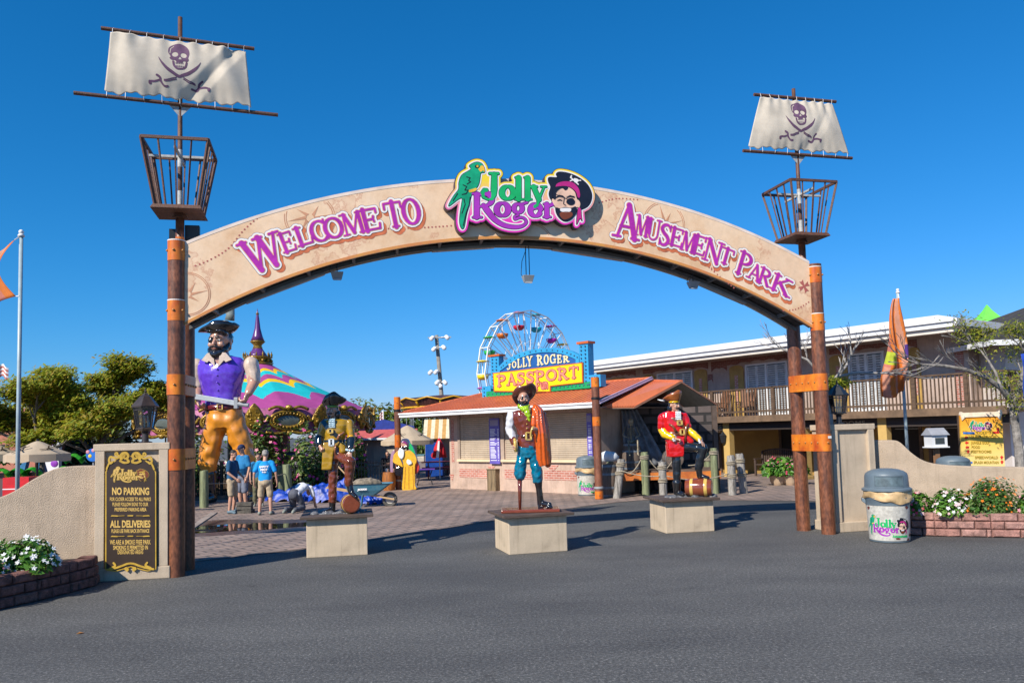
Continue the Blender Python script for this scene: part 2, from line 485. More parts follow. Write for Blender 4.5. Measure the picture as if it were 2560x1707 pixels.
def mat_asphalt():
 m=bpy.data.materials.new('asphalt');m.use_nodes=True
 t=m.node_tree;b=t.nodes['Principled BSDF'];N,L=t.nodes.new,t.links.new
 tc=N('ShaderNodeTexCoord')
 def nz(s,d=4,r=0.6,st=None):
  n=N('ShaderNodeTexNoise');n.inputs['Scale'].default_value=s;n.inputs['Detail'].default_value=d;n.inputs['Roughness'].default_value=r
  if st:
   mp=N('ShaderNodeMapping');mp.inputs['Scale'].default_value=st;mp.inputs['Rotation'].default_value=(0,0,R(-14));L(tc.outputs['Object'],mp.inputs[0]);L(mp.outputs[0],n.inputs['Vector'])
  else:L(tc.outputs['Object'],n.inputs['Vector'])
  return n.outputs['Fac']
 def ramp(src,stops):
  r=N('ShaderNodeValToRGB');L(src,r.inputs[0])
  while len(r.color_ramp.elements)<len(stops):r.color_ramp.elements.new(0.5)
  for e,(p,c)in zip(r.color_ramp.elements,stops):e.position=p;e.color=(c[0],c[1],c[2],1)
  return r.outputs[0]
 def mul(a,c,f=1.0,bl='MULTIPLY'):
  x=N('ShaderNodeMix');x.data_type='RGBA';x.blend_type=bl;x.inputs['Factor'].default_value=f
  L(a,x.inputs['A']);L(c,x.inputs['B']);return x.outputs['Result']
 base=ramp(nz(30,5,0.9),[(0.34,(0.028,0.028,0.029)),(0.5,(0.072,0.073,0.075)),(0.66,(0.20,0.20,0.205))])
 blot=ramp(nz(0.45,6,0.65,(0.6,1.5,1)),[(0.36,(0.76,0.75,0.72)),(0.62,(1.16,1.14,1.06))])
 speck=ramp(nz(48,2,0.5),[(0.60,(1,1,1)),(0.70,(2.6,2.5,2.4))])
 stain=ramp(nz(1.3,7,0.75),[(0.30,(0.62,0.61,0.6)),(0.40,(1,1,1))])
 c=mul(mul(mul(base,blot),speck),stain)
 L(c,b.inputs['Base Color'])
 b.inputs['Roughness'].default_value=0.82
 bp=N('ShaderNodeBump');bp.inputs['Strength'].default_value=0.6;bp.inputs['Distance'].default_value=0.01
 L(nz(45,4,.8),bp.inputs['Height']);L(bp.outputs[0],b.inputs['Normal'])
 return m
ASPH=mat_asphalt()
sheet('asphalt_ground',[(-900,-30),(900,-30),(900,3000),(-900,3000)],0.0,ASPH)
PAVE=mat_brick('paver',(0.36,0.255,0.205),(0.27,0.205,0.175),(0.11,0.092,0.08),1.0,0.42,0.21,0.024,R(-44),0.8,0.7,var=0.4)
_border=[(-30,4.5),(-9.3,10.6),(-5.37,13.39),(-3.79,14.55),(-2.84,15.49),(-1.7,16.85),(-0.48,18.32),(0.75,19.95),(2.01,21.3),(2.8,22.0),(3.52,22.39),(4.5,22.25),(5.41,21.77),(7.31,20.96),(14,17.7),(40,5)]
sheet('brick_paving',_border+[(60,80),(-60,80)],0.004,PAVE)
mb=MB()
for(a,b_)in zip(_border[1:-1],_border[2:]):
 a=Vector((*a,0));b_=Vector((*b_,0));d=(b_-a).normalized();n=Vector((-d.y,d.x,0))*0.16
 mb.add([(a.x,a.y,0.008),(b_.x,b_.y,0.008),(b_.x+n.x,b_.y+n.y,0.008),(a.x+n.x,a.y+n.y,0.008)],[(0,1,2,3)])
tag(mb.build('paving_edge',mat('edging brick',(0.19,0.14,0.115),0.85,0.2,3,0.4,60)),kind='structure')
wet=mat('wet brick',(0.075,0.055,0.048),0.30,0.25,4,0.3,50)
pts=[(-8.6,16.6),(-7.5,17.0),(-6.6,16.9),(-5.6,17.2),(-4.4,17.7),(-3.6,18.3),(-3.7,19.3),(-4.8,19.9),(-6.0,19.8),(-7.2,20.3),(-8.4,19.5),(-9.2,18.3)]
sheet('wet_paving',smooth_poly(pts,6),0.008,wet)
pud=bpy.data.materials.new('puddle water');pud.use_nodes=True
b_=pud.node_tree.nodes['Principled BSDF'];b_.inputs['Base Color'].default_value=(0.018,0.013,0.011,1);b_.inputs['Roughness'].default_value=0.015;b_.inputs['IOR'].default_value=1.33;b_.inputs['Specular IOR Level'].default_value=0.7
pts=[(-7.7,17.35),(-6.9,17.45),(-6.2,17.7),(-5.6,17.75),(-5.0,18.1),(-4.4,18.3),(-4.2,18.8),(-4.8,19.1),(-5.6,18.9),(-6.2,19.25),(-7.0,19.0),(-7.6,18.5),(-7.9,17.9)]
sheet('puddle',smooth_poly(pts,6),0.012,pud)
sheet('planting_bed',smooth_poly([(-16,27.2),(-10,26.9),(-7,27.6),(-5.2,29.5),(-5.6,33),(-9,34),(-16,34)],5),0.01,mat('soil',(0.10,0.065,0.045),0.95,0.3,5,0.8,30))
for i,(x,y,s)in enumerate([(190/1.0,1585,0.05),(1285,1330,0.045),(1760,1390,0.03)]):
 p=gnd(x,y)
 mb=MB();mb.add([(0,0,0.004),(s,0.1*s,0.014),(1.4*s,0.8*s,0.004),(0.4*s,0.7*s,0.02)],[(0,1,2,3)])
 o=mb.build('fallen_leaf',flat('dry leaf',(0.30,0.13,0.03)),loc=p,rz=i*1.3)
 tag(o,['tan dead leaf on the open asphalt near the lower left','orange dead leaf on asphalt left of the middle pedestal','small dead leaf on asphalt before the red pirate pedestal'][i],'leaf','fallen leaves')
AL=Vector((-5.07,12.05,0));ARZ=math.atan2(0.23562,0.97184)
AU=Vector((math.cos(ARZ),math.sin(ARZ),0));AN=Vector((-AU.y,AU.x,0))
def aplane(px,py,off=0.0):
 0
 d=ray(px,py);P=AL+AN*off
 q=EYE+d*((P-EYE).dot(AN)/d.dot(AN))
 return((q-AL).dot(AU),q.z)
def zat(py,px,X,Y):
 d=ray(px,py);k=(Vector((X,Y,0))-EYE).dot(Vector((d.x,d.y,0)))/(d.x**2+d.y**2)
 return EYE.z+d.z*k
def mat_parchment():
 m=bpy.data.materials.new('parchment print');m.use_nodes=True
 t=m.node_tree;b=t.nodes['Principled BSDF'];N,L=t.nodes.new,t.links.new
 tc=N('ShaderNodeTexCoord')
 n1=N('ShaderNodeTexNoise');n1.inputs['Scale'].default_value=0.9;n1.inputs['Detail'].default_value=9;n1.inputs['Roughness'].default_value=0.68
 L(tc.outputs['Object'],n1.inputs['Vector'])
 r1=N('ShaderNodeValToRGB');L(n1.outputs['Fac'],r1.inputs[0])
 e=r1.color_ramp.elements
 e[0].position=0.33;e[0].color=(0.70,0.44,0.25,1);e[1].position=0.66;e[1].color=(0.84,0.62,0.43,1)
 x=e.new(0.48);x.color=(0.80,0.56,0.36,1)
 n2=N('ShaderNodeTexNoise');n2.inputs['Scale'].default_value=0.75;n2.inputs['Detail'].default_value=7;n2.inputs['Roughness'].default_value=0.6
 mp=N('ShaderNodeMapping');mp.inputs['Location'].default_value=(3.1,7.7,1.3);L(tc.outputs['Object'],mp.inputs[0]);L(mp.outputs[0],n2.inputs['Vector'])
 r2=N('ShaderNodeValToRGB');L(n2.outputs['Fac'],r2.inputs[0]);e=r2.color_ramp.elements
 e[0].position=0.545;e[0].color=(0,0,0,1);e[1].position=0.585;e[1].color=(0.10,0.10,0.10,1)
 x=e.new(0.553);x.color=(0.75,0.75,0.75,1);x=e.new(0.562);x.color=(0.25,0.25,0.25,1)
 mx=N('ShaderNodeMix');mx.data_type='RGBA';L(r2.outputs[0],mx.inputs['Factor'])
 L(r1.outputs[0],mx.inputs['A']);mx.inputs['B'].default_value=(0.56,0.27,0.16,1)
 n3=N('ShaderNodeTexNoise');n3.inputs['Scale'].default_value=9;n3.inputs['Detail'].default_value=8;n3.inputs['Roughness'].default_value=0.8
 L(tc.outputs['Object'],n3.inputs['Vector'])
 m3=N('ShaderNodeMix');m3.data_type='RGBA';m3.blend_type='MULTIPLY';m3.inputs['Factor'].default_value=0.45
 r3=N('ShaderNodeMapRange');r3.inputs['From Min'].default_value=0.3;r3.inputs['From Max'].default_value=0.6;r3.inputs['To Min'].default_value=0.68
 L(n3.outputs['Fac'],r3.inputs['Value']);L(mx.outputs['Result'],m3.inputs['A']);L(r3.outputs[0],m3.inputs['B'])
 L(m3.outputs['Result'],b.inputs['Base Color']);b.inputs['Roughness'].default_value=0.5
 return m
PARCH=mat_parchment()
PLUM=mat('worn post print',(0.27,0.095,0.042),0.42,0.5,7,0.15,30,col2=(0.085,0.032,0.02),stretch=(1,1,0.42),fine=0.75)
GOLDB=mat('fiery band print',(0.80,0.25,0.015),0.38,0.3,5,col2=(0.42,0.06,0.008),stretch=(1,1,0.6),fine=0.35)
RIVET=mat('rivet bronze',(0.42,0.18,0.05),0.35,0.2,30)
TRIMW=mat('white trim',(0.74,0.70,0.66),0.5,0.08,3)
DARKM=mat('dark underside metal',(0.055,0.055,0.06),0.6,0.2,4)
GREYM=mat('grey fixture metal',(0.30,0.32,0.34),0.45,0.1,5)
RUST=mat('brown rusty iron',(0.135,0.058,0.032),0.6,0.35,14,0.3,60,col2=(0.06,0.026,0.016))
GALV=mat('bare galvanised iron',(0.42,0.43,0.42),0.5,0.2,16)
BLACKM=mat('black metal',(0.012,0.012,0.013),0.4,0.1,6)
ARCH=thing('entrance_arch','curved welcome arch of parchment print on two pairs of brown riveted posts','arch',AL,ARZ)
OC,OR_=(5.47,-5.97),12.23
IC,IR=(5.51,-5.254),10.49
def zo(s):return OC[1]+math.sqrt(OR_**2-(s-OC[0])**2)
def zi(s):return IC[1]+math.sqrt(IR**2-(s-IC[0])**2)
SS=[0.11+(10.91-0.11)*k/96 for k in range(97)]
DEP=0.62
def arch_sheet(y0,y1,zlo=zi,zhi=zo):
 mb=MB()
 mb.rings([[(s,y0,zlo(s)),(s,y0,zhi(s)),(s,y1,zhi(s)),(s,y1,zlo(s))]for s in SS])
 return mb
arch_sheet(-0.03,0.01).build('sign_panel',PARCH,ARCH)
arch_sheet(DEP-0.02,DEP+0.02).build('rear_panel',mat('rear panel',(0.5,0.42,0.33),0.6),ARCH)
arch_sheet(0.013,DEP-0.023,lambda s:zo(s)-0.03,lambda s:zo(s)-0.004).build('top_cap',TRIMW,ARCH)
mb=arch_sheet(0.013,DEP-0.023,lambda s:zi(s)+0.10,lambda s:zi(s)+0.13)
mb.build('soffit',DARKM,ARCH)
mb=MB()
for k in range(15):
 s=0.5+10.0*k/14
 mb.bar((s,0.02,zi(s)+0.06),(s+0.05,DEP-0.03,zi(s)+0.06),0.045,0.07)
mb.rings([[(s,DEP-0.14,zi(s)+0.01),(s,DEP-0.14,zi(s)+0.07),(s,DEP-0.08,zi(s)+0.07),(s,DEP-0.08,zi(s)+0.01)]for s in SS])
mb.rings([[(s,0.05,zi(s)+0.02),(s,0.05,zi(s)+0.07),(s,0.10,zi(s)+0.07),(s,0.10,zi(s)+0.02)]for s in SS])
mb.build('rib',mat('underside ribs',(0.13,0.135,0.14),0.5),ARCH)
mb=MB()
random.seed(4)
for a,b_ in zip(SS[::6],SS[6::6]):
 pts=[(a+(b_-a)*k/6,0.25+0.05*math.sin(a*3),zi(a+(b_-a)*k/6)+0.09-0.05*math.sin(PI*k/6))for k in range(7)]
 mb.tube(pts,0.008,5)
mb.build('cable',BLACKM,ARCH)
for s0,s1 in((0.95,2.2),(4.0,5.1),(6.15,7.5),(8.8,9.9)):
 mb=MB();mb.bar((s0,DEP-0.07,zi(s0)+0.02),(s1,DEP-0.07,zi(s1)+0.02),0.13,0.08)
 mb.build('light_box',GREYM,ARCH,bevel=0.01)
mb=MB()
mb.rings([[(s,-0.034,zi(s)+0.002),(s,-0.034,zi(s)+0.05),(s,-0.031,zi(s)+0.05),(s,-0.031,zi(s)+0.002)]for s in SS])
mb.build('lower_edge',mat('ochre edge print',(0.62,0.30,0.06),0.5,0.4,3,col2=(0.55,0.17,0.07)),ARCH)
mb=MB()
mb.rings([[(s,-0.034,zo(s)-0.05),(s,-0.034,zo(s)+0.002),(s,-0.031,zo(s)+0.002),(s,-0.031,zo(s)-0.05)]for s in SS])
mb.build('upper_edge',mat('pale edge print',(0.76,0.62,0.52),0.5,0.1,3),ARCH)
def bolt(mb,x,y,z,nx,ny,r=0.02):
 d=Vector((nx,ny,0)).normalized()
 mb.ball(Vector((x,y,z))+d*0.004,r,8,6)
def post(px,py,h,bands,rr=0.125):
 mb=MB();mb.lathe([(rr,0),(rr,h)],(px,py,0),28)
 p=mb.build('post',PLUM,ARCH,smooth=False,angle=40)
 for z0,z1 in bands:
  mb=MB();mb.lathe([(rr+0.004,z0),(rr+0.004,z1)],(px,py,0),28,cap=False)
  mb.lathe([(rr,z1),(rr+0.004,z1)],(px,py,0),28,cap=False)
  b2=mb.build('band',GOLDB,p,angle=40)
  mb=MB()
  for a in(-100,-40,-160):
   bolt(mb,px+(rr+0.004)*math.cos(R(a)),py+(rr+0.004)*math.sin(R(a)),(z0+z1)/2,math.cos(R(a)),math.sin(R(a)))
  mb.build('rivet',RIVET,p,smooth=True)
  mb=MB();mb.lathe([(rr+0.006,z1-0.004),(rr+0.006,z1+0.012)],(px,py,0),28,cap=False)
  mb.build('band_edge',TRIMW,p)
 return p
zl=lambda y:aplane(441,y,-0.125)[1]
zr=lambda y:aplane(2055,y,-0.125)[1]
RX,RY=11.03,0.0
post(0,0,5.06,[(zl(649),zl(599)),(zl(800),zl(749))])
post(RX,RY,4.93,[(zr(705),zr(666)),(zr(825),zr(783))])
post(0.05,DEP+0.0,4.2,[])
post(RX-0.1,DEP+0.0,4.2,[])
def clamp(x0,x1,z0,z1):
 a,b_=Vector((x0,0,0)),Vector((x1,DEP,0));d=(b_-a).normalized();n=Vector((-d.y,d.x,0));r_=0.136
 pts=[]
 base=math.atan2(d.y,d.x)
 for k in range(13):t=base+PI/2+PI*k/12;pts.append((a.x+r_*math.cos(t),a.y+r_*math.sin(t)))
 for k in range(13):t=base-PI/2+PI*k/12;pts.append((b_.x+r_*math.cos(t),b_.y+r_*math.sin(t)))
 mb=MB();mb.prism(pts,z0,z1)
 c=mb.build('clamp_plate',GOLDB,ARCH,angle=40)
 mb=MB()
 for sgn in(1,-1):
  for k in range(5):
   q=a+d*(DEP*k/4)
   bolt(mb,q.x+n.x*r_*sgn,q.y+n.y*r_*sgn,(z0+z1)/2,n.x*sgn,n.y*sgn,0.018)
 bolt(mb,a.x-0.01,a.y-r_,(z0+z1)/2,0,-1,0.018)
 mb.build('rivet',RIVET,c,smooth=True)
clamp(0,0.05,zl(986),zl(935));clamp(0,0.05,zl(1175),zl(1122))
clamp(RX,RX-0.1,zr(975),zr(933));clamp(RX,RX-0.1,zr(1128),zr(1085))
MB().box((RX+0.03,-0.1425,zr(1093)),(0.07,0.003,0.045)).build('sticker',TRIMW,ARCH)
MAPINK=mat('faded map ink',(0.56,0.27,0.15),0.55,0.15,3)
def arch_decal(name,mb_fn,m):
 mb=MB();mb_fn(mb);return mb.build(name,m,ARCH)
def dot(mb,s,z,r,y=-0.0325):
 mb.prism([(s+r*math.cos(2*PI*k/8),z+r*math.sin(2*PI*k/8))for k in range(8)],-0.031,y,fmap=lambda a,b_,c:(a,c,b_))
def rose(mb,cx,cz,r):
 f=lambda a,b_,c:(a,c,b_)
 def inpanel(s,z):return 0.14<s<10.88 and zi(s)+0.06<z<zo(s)-0.06
 for rr in(r,r*0.93):
  for k in range(48):
   a0,a1=2*PI*k/48,2*PI*(k+1)/48
   q=[(cx+rr*math.cos(a0),cz+rr*math.sin(a0)),(cx+rr*math.cos(a1),cz+rr*math.sin(a1)),(cx+(rr-0.012)*math.cos(a1),cz+(rr-0.012)*math.sin(a1)),(cx+(rr-0.012)*math.cos(a0),cz+(rr-0.012)*math.sin(a0))]
   if all(inpanel(*p)for p in q):mb.prism(q,-0.031,-0.0325,fmap=f)
 for k in range(8):
  a=2*PI*k/8+0.2;L_=r*(0.88 if k%2==0 else 0.6);wd=0.16
  q=[(cx+r*0.16*math.cos(a-wd*5),cz+r*0.16*math.sin(a-wd*5)),(cx+L_*math.cos(a),cz+L_*math.sin(a)),(cx+r*0.16*math.cos(a+wd),cz+r*0.16*math.sin(a+wd))]
  if all(inpanel(*p)for p in q):mb.prism(q,-0.031,-0.0325,fmap=f)
def roses(mb):
 for px,py,r in((775,545,0.40),(468,735,0.34),(1330,612,0.38),(1660,560,0.40)):
  s,z=aplane(px,py,-0.03);rose(mb,s,z,r)
arch_decal('compass_print',roses,MAPINK)
def routes(mb):
 for pts in([(478,668),(520,652),(570,622),(610,575),(650,540)],[(960,572),(1040,570),(1110,566),(1180,560)],[(1490,510),(1540,497),(1600,500)],[(1745,645),(1800,692),(1835,720)],[(1950,777),(1990,773),(2022,755)],[(1690,600),(1740,640),(1790,680)]):
  q=smooth_poly([aplane(a,b_,-0.03)for a,b_ in pts],30,False)
  acc=0;last=q[0]
  for p in q:
   acc+=math.dist(p,last);last=p
   if acc>0.058:dot(mb,p[0],p[1],0.015);acc=0
arch_decal('route_print',routes,mat('route ink',(0.42,0.11,0.09),0.55))
def cross(mb):
 s,z=aplane(2010,716,-0.03)
 f=lambda a,b_,c:(a,c,b_)
 for a in(0.5,0.5+PI/2):
  c_,s_=math.cos(a),math.sin(a)
  for sg in(1,-1):
   q=[(0,0.012),(0,-0.012),(0.12*sg,-0.045),(0.10*sg,0.0),(0.12*sg,0.045)]
   mb.prism([(s+x*c_-y*s_,z+x*s_+y*c_)for x,y in q],-0.031,-0.0325-0.0005*a,fmap=f)
arch_decal('cross_print',cross,mat('route ink',(0.42,0.11,0.09)))
AC,ARAD=(5.49,-5.6),11.3
def arch_map(x,y,z):
 a=x/ARAD
 return(AC[0]+y*math.sin(a),z,AC[1]+y*math.cos(a))
MAGENTA=mat('magenta letter print',(0.43,0.025,0.36),0.35,0.12,8)
WHITEP=mat('white letter print',(0.80,0.76,0.74),0.4,0.03,4)
ORNG=mat('orange shade print',(0.62,0.16,0.06),0.5,0.2,5)
INKD=mat('dark outline print',(0.06,0.04,0.05),0.5)
def words(name,letters):
 x0=R(min(l[1]for l in letters))*ARAD-0.2;x1=R(max(l[2]for l in letters))*ARAD+0.2
 fd=Field(x0,10.9,x1,11.85,0.0085)
 for ch,a0,a1,rb,rt_ in letters:
  wd,strokes=GLYPH[ch]
  xa,xb=R(a0)*ARAD,R(a1)*ARAD
  kx,ky=(xb-xa)/wd,(rt_-rb)
  for pts,hw in strokes:
   q=[(xa+p[0]*kx,rb+p[1]*ky)for p in pts]
   sc=(kx+ky)/2*0.86
   fd.stroke(q,[h*sc for h in hw]if isinstance(hw,(list,np.ndarray))else hw*sc)
 bank=ARCH
 mb=MB();plate(mb,fd,0.042,-0.031,-0.0335,lambda x,y,z:arch_map(x+0.035,y-0.055,z),8);mb.build('letter_shade',ORNG,bank)
 mb=MB();plate(mb,fd,0.044,-0.034,-0.0365,arch_map,8);mb.build('letter_outline',INKD,bank)
 mb=MB();plate(mb,fd,0.038,-0.037,-0.0395,arch_map,8);mb.build('letter_border',WHITEP,bank)
 mb=MB();plate(mb,fd,0.010,-0.040,-0.0425,arch_map,8);mb.build('letter_rim',mat('peach rim print',(0.78,0.42,0.22),0.4),bank)
 mb=MB();plate(mb,fd,0.0,-0.043,-0.0455,arch_map,8);mb.build('lettering',MAGENTA,bank)
words('welcome',[('W',-23.5,-20.3,11.05,11.57),('E',-20.45,-19.3,11.19,11.51),('L',-19.2,-17.85,11.22,11.52),('C',-18.0,-16.5,11.19,11.55),('O',-16.95,-15.2,11.19,11.54),('M',-15.4,-13.6,11.19,11.54),('E',-13.85,-12.25,11.19,11.55),('T',-11.85,-10.3,11.175,11.60),('O',-10.45,-8.8,11.165,11.62)])
words('amusement',[('A',8.3,10.6,11.05,11.66),('M',10.25,11.5,11.15,11.52),('U',11.35,12.65,11.12,11.51),('S',12.55,13.75,11.08,11.48),('E',13.6,14.95,11.13,11.46),('M',14.8,16.15,11.10,11.45),('E',15.9,17.25,11.11,11.46),('N',17.05,18.95,11.06,11.47),('T',18.55,20.1,11.12,11.42),('P',20.6,22.05,11.05,11.48),('A',21.85,23.2,11.06,11.35),('R',22.95,24.35,11.06,11.36),('K',24.35,26.5,11.06,11.37)])
def flipy(p):return[(x,-y)for x,y in p]
def emblem_shapes():
 S=lambda p,n=4:smooth_poly(p,n)
 J=[([(712,262),(710,420),(706,490)],[32,36,30]),([(660,248),(756,248)],15),([(706,490),(690,540),(640,548),(590,520),(578,470),(598,436),(622,440)],[30,18,10,16,22,20,22])]
 o=lambda cx,cy,rx,ry,hi=30,lo=15:(arc_pts(cx,cy,rx,ry,0,360,28),oval_w(0,360,28,lo,hi))
 jolly=J+[o(865,468,66,72,34),([(990,300),(990,538)],33),([(955,292),(1000,292)],11),([(950,545),(1036,545)],11),([(1094,300),(1094,538)],33),([(1058,292),(1100,292)],11),([(1052,545),(1140,545)],11),([(1165,402),(1226,545)],30),([(1286,402),(1240,510),(1205,610),(1180,628)],[12,14,18,20]),([(1130,398),(1205,398)],11),([(1252,398),(1312,398)],11)]
 roger=[([(516,488),(516,742)],32),([(468,480),(560,480)],13),([(474,748),(572,748)],12),(smooth_poly([(560,492),(630,478),(682,520),(676,580),(620,616),(556,624)],4,False),[14,16,20,26,30,32,32,33,34,33,32,30,28,25,22,18,16,14,13,12,12]),(smooth_poly([(590,612),(650,690),(720,775),(820,838),(940,862),(1030,852),(1078,812),(1060,768),(1010,752),(950,772),(946,740),(985,725)],4,False),[24,28,32,34,34,33,32,30,29,28,27,26,26,25,25,24,23,22,21,20,19,18,17,17,17,17,16,16,15,15,15,15,15,14,14,14,14,13,13,13,12,12,12,12,12]),o(806,660,66,72,34),o(985,648,48,50,28,14),([(1030,600),(1088,580)],15),(arc_pts(1186,668,60,70,-10,-325,24),oval_w(-10,-325,24,15,32)),([(1130,665),(1246,632)],13),([(1318,602),(1318,745)],29),([(1284,598),(1330,598)],11),([(1280,750),(1364,750)],11),([(1340,628),(1390,600)],[14,22])]
 parrot=S([(430,160),(500,120),(560,128),(590,165),(605,215),(598,238),(560,245),(552,290),(540,360),(515,410),(470,450),(455,500),(430,600),(400,720),(375,860),(345,870),(325,800),(330,700),(345,600),(350,530),(300,550),(250,590),(205,620),(215,580),(260,500),(310,430),(315,350),(345,270),(420,220),(450,195)])
 beak=S([(560,160),(590,165),(604,210),(598,236),(585,215),(560,232),(540,215),(530,195),(548,180)])
 foot=S([(425,440),(470,425),(505,415),(518,430),(490,455),(450,465),(430,465)])
 wing=[[(400,290),(440,300),(420,330),(445,345),(405,370)],[(360,380),(400,400),(380,440),(420,440),(395,480),(350,490)],[(440,520),(430,600),(395,700),(365,840)],[(370,540),(385,600),(350,700)],[(300,480),(250,560)]]
 hat=S([(1345,290),(1440,290),(1430,250),(1470,225),(1580,240),(1700,290),(1800,370),(1850,470),(1845,560),(1800,630),(1720,665),(1690,640),(1680,560),(1600,500),(1480,520),(1420,560),(1370,550),(1345,480),(1365,400),(1340,340)])
 band=S([(1420,400),(1440,360),(1520,335),(1620,345),(1690,410),(1712,480),(1705,530),(1680,520),(1660,460),(1600,410),(1520,395),(1450,420)])
 tails=S([(1690,640),(1720,660),(1728,740),(1735,800),(1715,770),(1695,790),(1670,840),(1672,760)])
 face=S([(1405,420),(1450,405),(1520,395),(1590,410),(1650,460),(1675,540),(1700,560),(1715,600),(1700,645),(1670,640),(1655,700),(1600,760),(1525,785),(1460,740),(1428,660),(1395,600),(1375,560),(1385,535),(1415,545),(1420,480)])
 hair=S([(1400,410),(1480,392),(1560,395),(1560,425),(1530,440),(1500,415),(1460,430),(1425,470),(1420,540),(1395,540),(1385,470)])
 beard=S([(1425,640),(1470,650),(1530,635),(1600,645),(1660,630),(1668,690),(1640,740),(1590,785),(1525,800),(1465,760),(1430,700)])
 beard2=S([(1470,705),(1530,690),(1610,700),(1615,740),(1560,775),(1510,780),(1475,745)])
 teeth=S([(1475,655),(1530,648),(1600,655),(1590,690),(1530,698),(1480,685)])
 patch=S([(1545,575),(1570,540),(1620,535),(1648,570),(1635,605),(1595,615),(1560,600)])
 brow=[([(1425,525),(1460,505),(1500,512),(1530,532)],[6,10,10,5]),([(1550,525),(1590,508),(1640,520)],[5,10,8]),([(1440,560),(1470,552),(1495,562)],[4,7,4]),([(1520,540),(1512,600),(1540,618)],4),([(1425,490),(1560,545)],3)]
 skull=[(S([(1640,300),(1680,305),(1695,325),(1680,345),(1655,350),(1640,335)]),None)]
 bones=[([(1600,290),(1690,370)],7),([(1610,270),(1600,290)],8),([(1595,330),(1620,320),(1720,325)],6)]
 return locals()
ES=emblem_shapes()
def emblem(parent,fmap,col,h=5.0,dz=1.0,base_thick=24.0,prefix='emblem',run=16,rim=40):
 0
 def F():
  return Field(120,-960,1920,-60,h)
 def polyf(*ps):
  f=F()
  for p in ps:f.poly(flipy(p))
  return f
 def strf(st):
  f=F()
  for pts,w_ in st:f.stroke(flipy(pts),w_)
  return f
 fj,fr=strf(ES['jolly']),strf(ES['roger'])
 fp=polyf(ES['parrot'],ES['beak']);fh=polyf(ES['hat'],ES['face'],ES['band'],ES['tails'],ES['beard'])
 allF=np.minimum(np.minimum(fj.F,fr.F),np.minimum(fp.F,fh.F))
 fill=F();fill.poly(flipy([(560,210),(660,250),(760,260),(780,370),(960,320),(1130,320),(1150,400),(1340,420),(1400,700),(1420,780),(1300,770),(1040,800),(900,860),(700,780),(470,760),(430,700),(520,400)]))
 backF=np.minimum(allF,fill.F+rim)
 z=[0.0]
 def lay(name,fld,level,m,t=1.0,F_=None):
  mb=MB();z0=z[0]+0.35*dz;z1=z0+t*dz
  plate(mb,fld,level,z0,z1,fmap,run,F=F_)
  o=mb.build(name,m,parent);return z1
 if base_thick:
  mb=MB();plate(mb,fj,rim+6,0,base_thick,fmap,run,F=backF);mb.build('emblem_body',col['edge'],parent);z[0]=base_thick
  z[0]=lay('emblem_back',fj,rim-2,col['back'],1.0,backF)
 if 'ink2' in col:z[0]=lay('emblem_keyline',fj,26,col['ink2'],1.0,allF)
 z[0]=lay('emblem_border',fj,20,col['white'],1.0,allF)
 z[0]=lay('emblem_outline',fj,5,col['ink'],1.0,allF)
 zz=z[0]
 lay('roger_lettering',fr,-1,col['purple']);z[0]=zz+1.4*dz
 lay('jolly_lettering',fj,-1,col['green'])
 z[0]=zz
 lay('parrot_body',polyf(ES['parrot']),-2,col['parrot']);lay('hat_print',polyf(ES['hat']),-2,col['hat'])
 z[0]=zz+1.4*dz
 lay('beak_print',polyf(ES['beak'],ES['foot']),-1,col['yellow'])
 lay('face_print',polyf(ES['face']),-2,col['skin'])
 f=strf([(p,5)for p in ES['wing']]);f.poly(flipy(f.ell(517,170,26,20)));lay('feather_print',f,0,col['ink'])
 lay('tail_print',polyf(ES['tails']),-2,col['band'])
 f=polyf(ES['skull'][0][0])
 for pts,w_ in ES['bones']:f.stroke(flipy(pts),w_)
 lay('skull_print',f,0,col['white'])
 z[0]=zz+2.8*dz
 f=polyf(f.ell(520,-168,13,13))if False else F();f.poly(flipy(f.ell(520,168,13,13)));lay('eye_print',f,0,col['yellow'])
 lay('bandana_print',polyf(ES['band']),-2,col['band']);lay('beard_print',polyf(ES['beard']),-1,col['hat'])
 z[0]=zz+4.2*dz
 lay('hair_print',polyf(ES['hair']),0,col['hat'])
 f=polyf(ES['patch'])
 for pts,w_ in ES['brow']:f.stroke(flipy(pts),w_)
 lay('patch_print',f,0,col['hat'])
 lay('chin_print',polyf(ES['beard2']),0,col['chin']);lay('teeth_print',polyf(ES['teeth']),0,col['teeth'])
def mat_backgrad():
 m=bpy.data.materials.new('yellow to magenta sign print');m.use_nodes=True
 t=m.node_tree;b=t.nodes['Principled BSDF'];N,L=t.nodes.new,t.links.new
 tc=N('ShaderNodeTexCoord');sp=N('ShaderNodeSeparateXYZ');L(tc.outputs['Generated'],sp.inputs[0])
 r=N('ShaderNodeValToRGB');L(sp.outputs['Z'],r.inputs[0]);e=r.color_ramp.elements
 e[0].position=0.18;e[0].color=(0.75,0.03,0.42,1);e[1].position=0.72;e[1].color=(0.85,0.62,0.03,1)
 x=e.new(0.45);x.color=(0.82,0.36,0.32,1)
 L(r.outputs[0],b.inputs['Base Color']);b.inputs['Roughness'].default_value=0.35
 return m
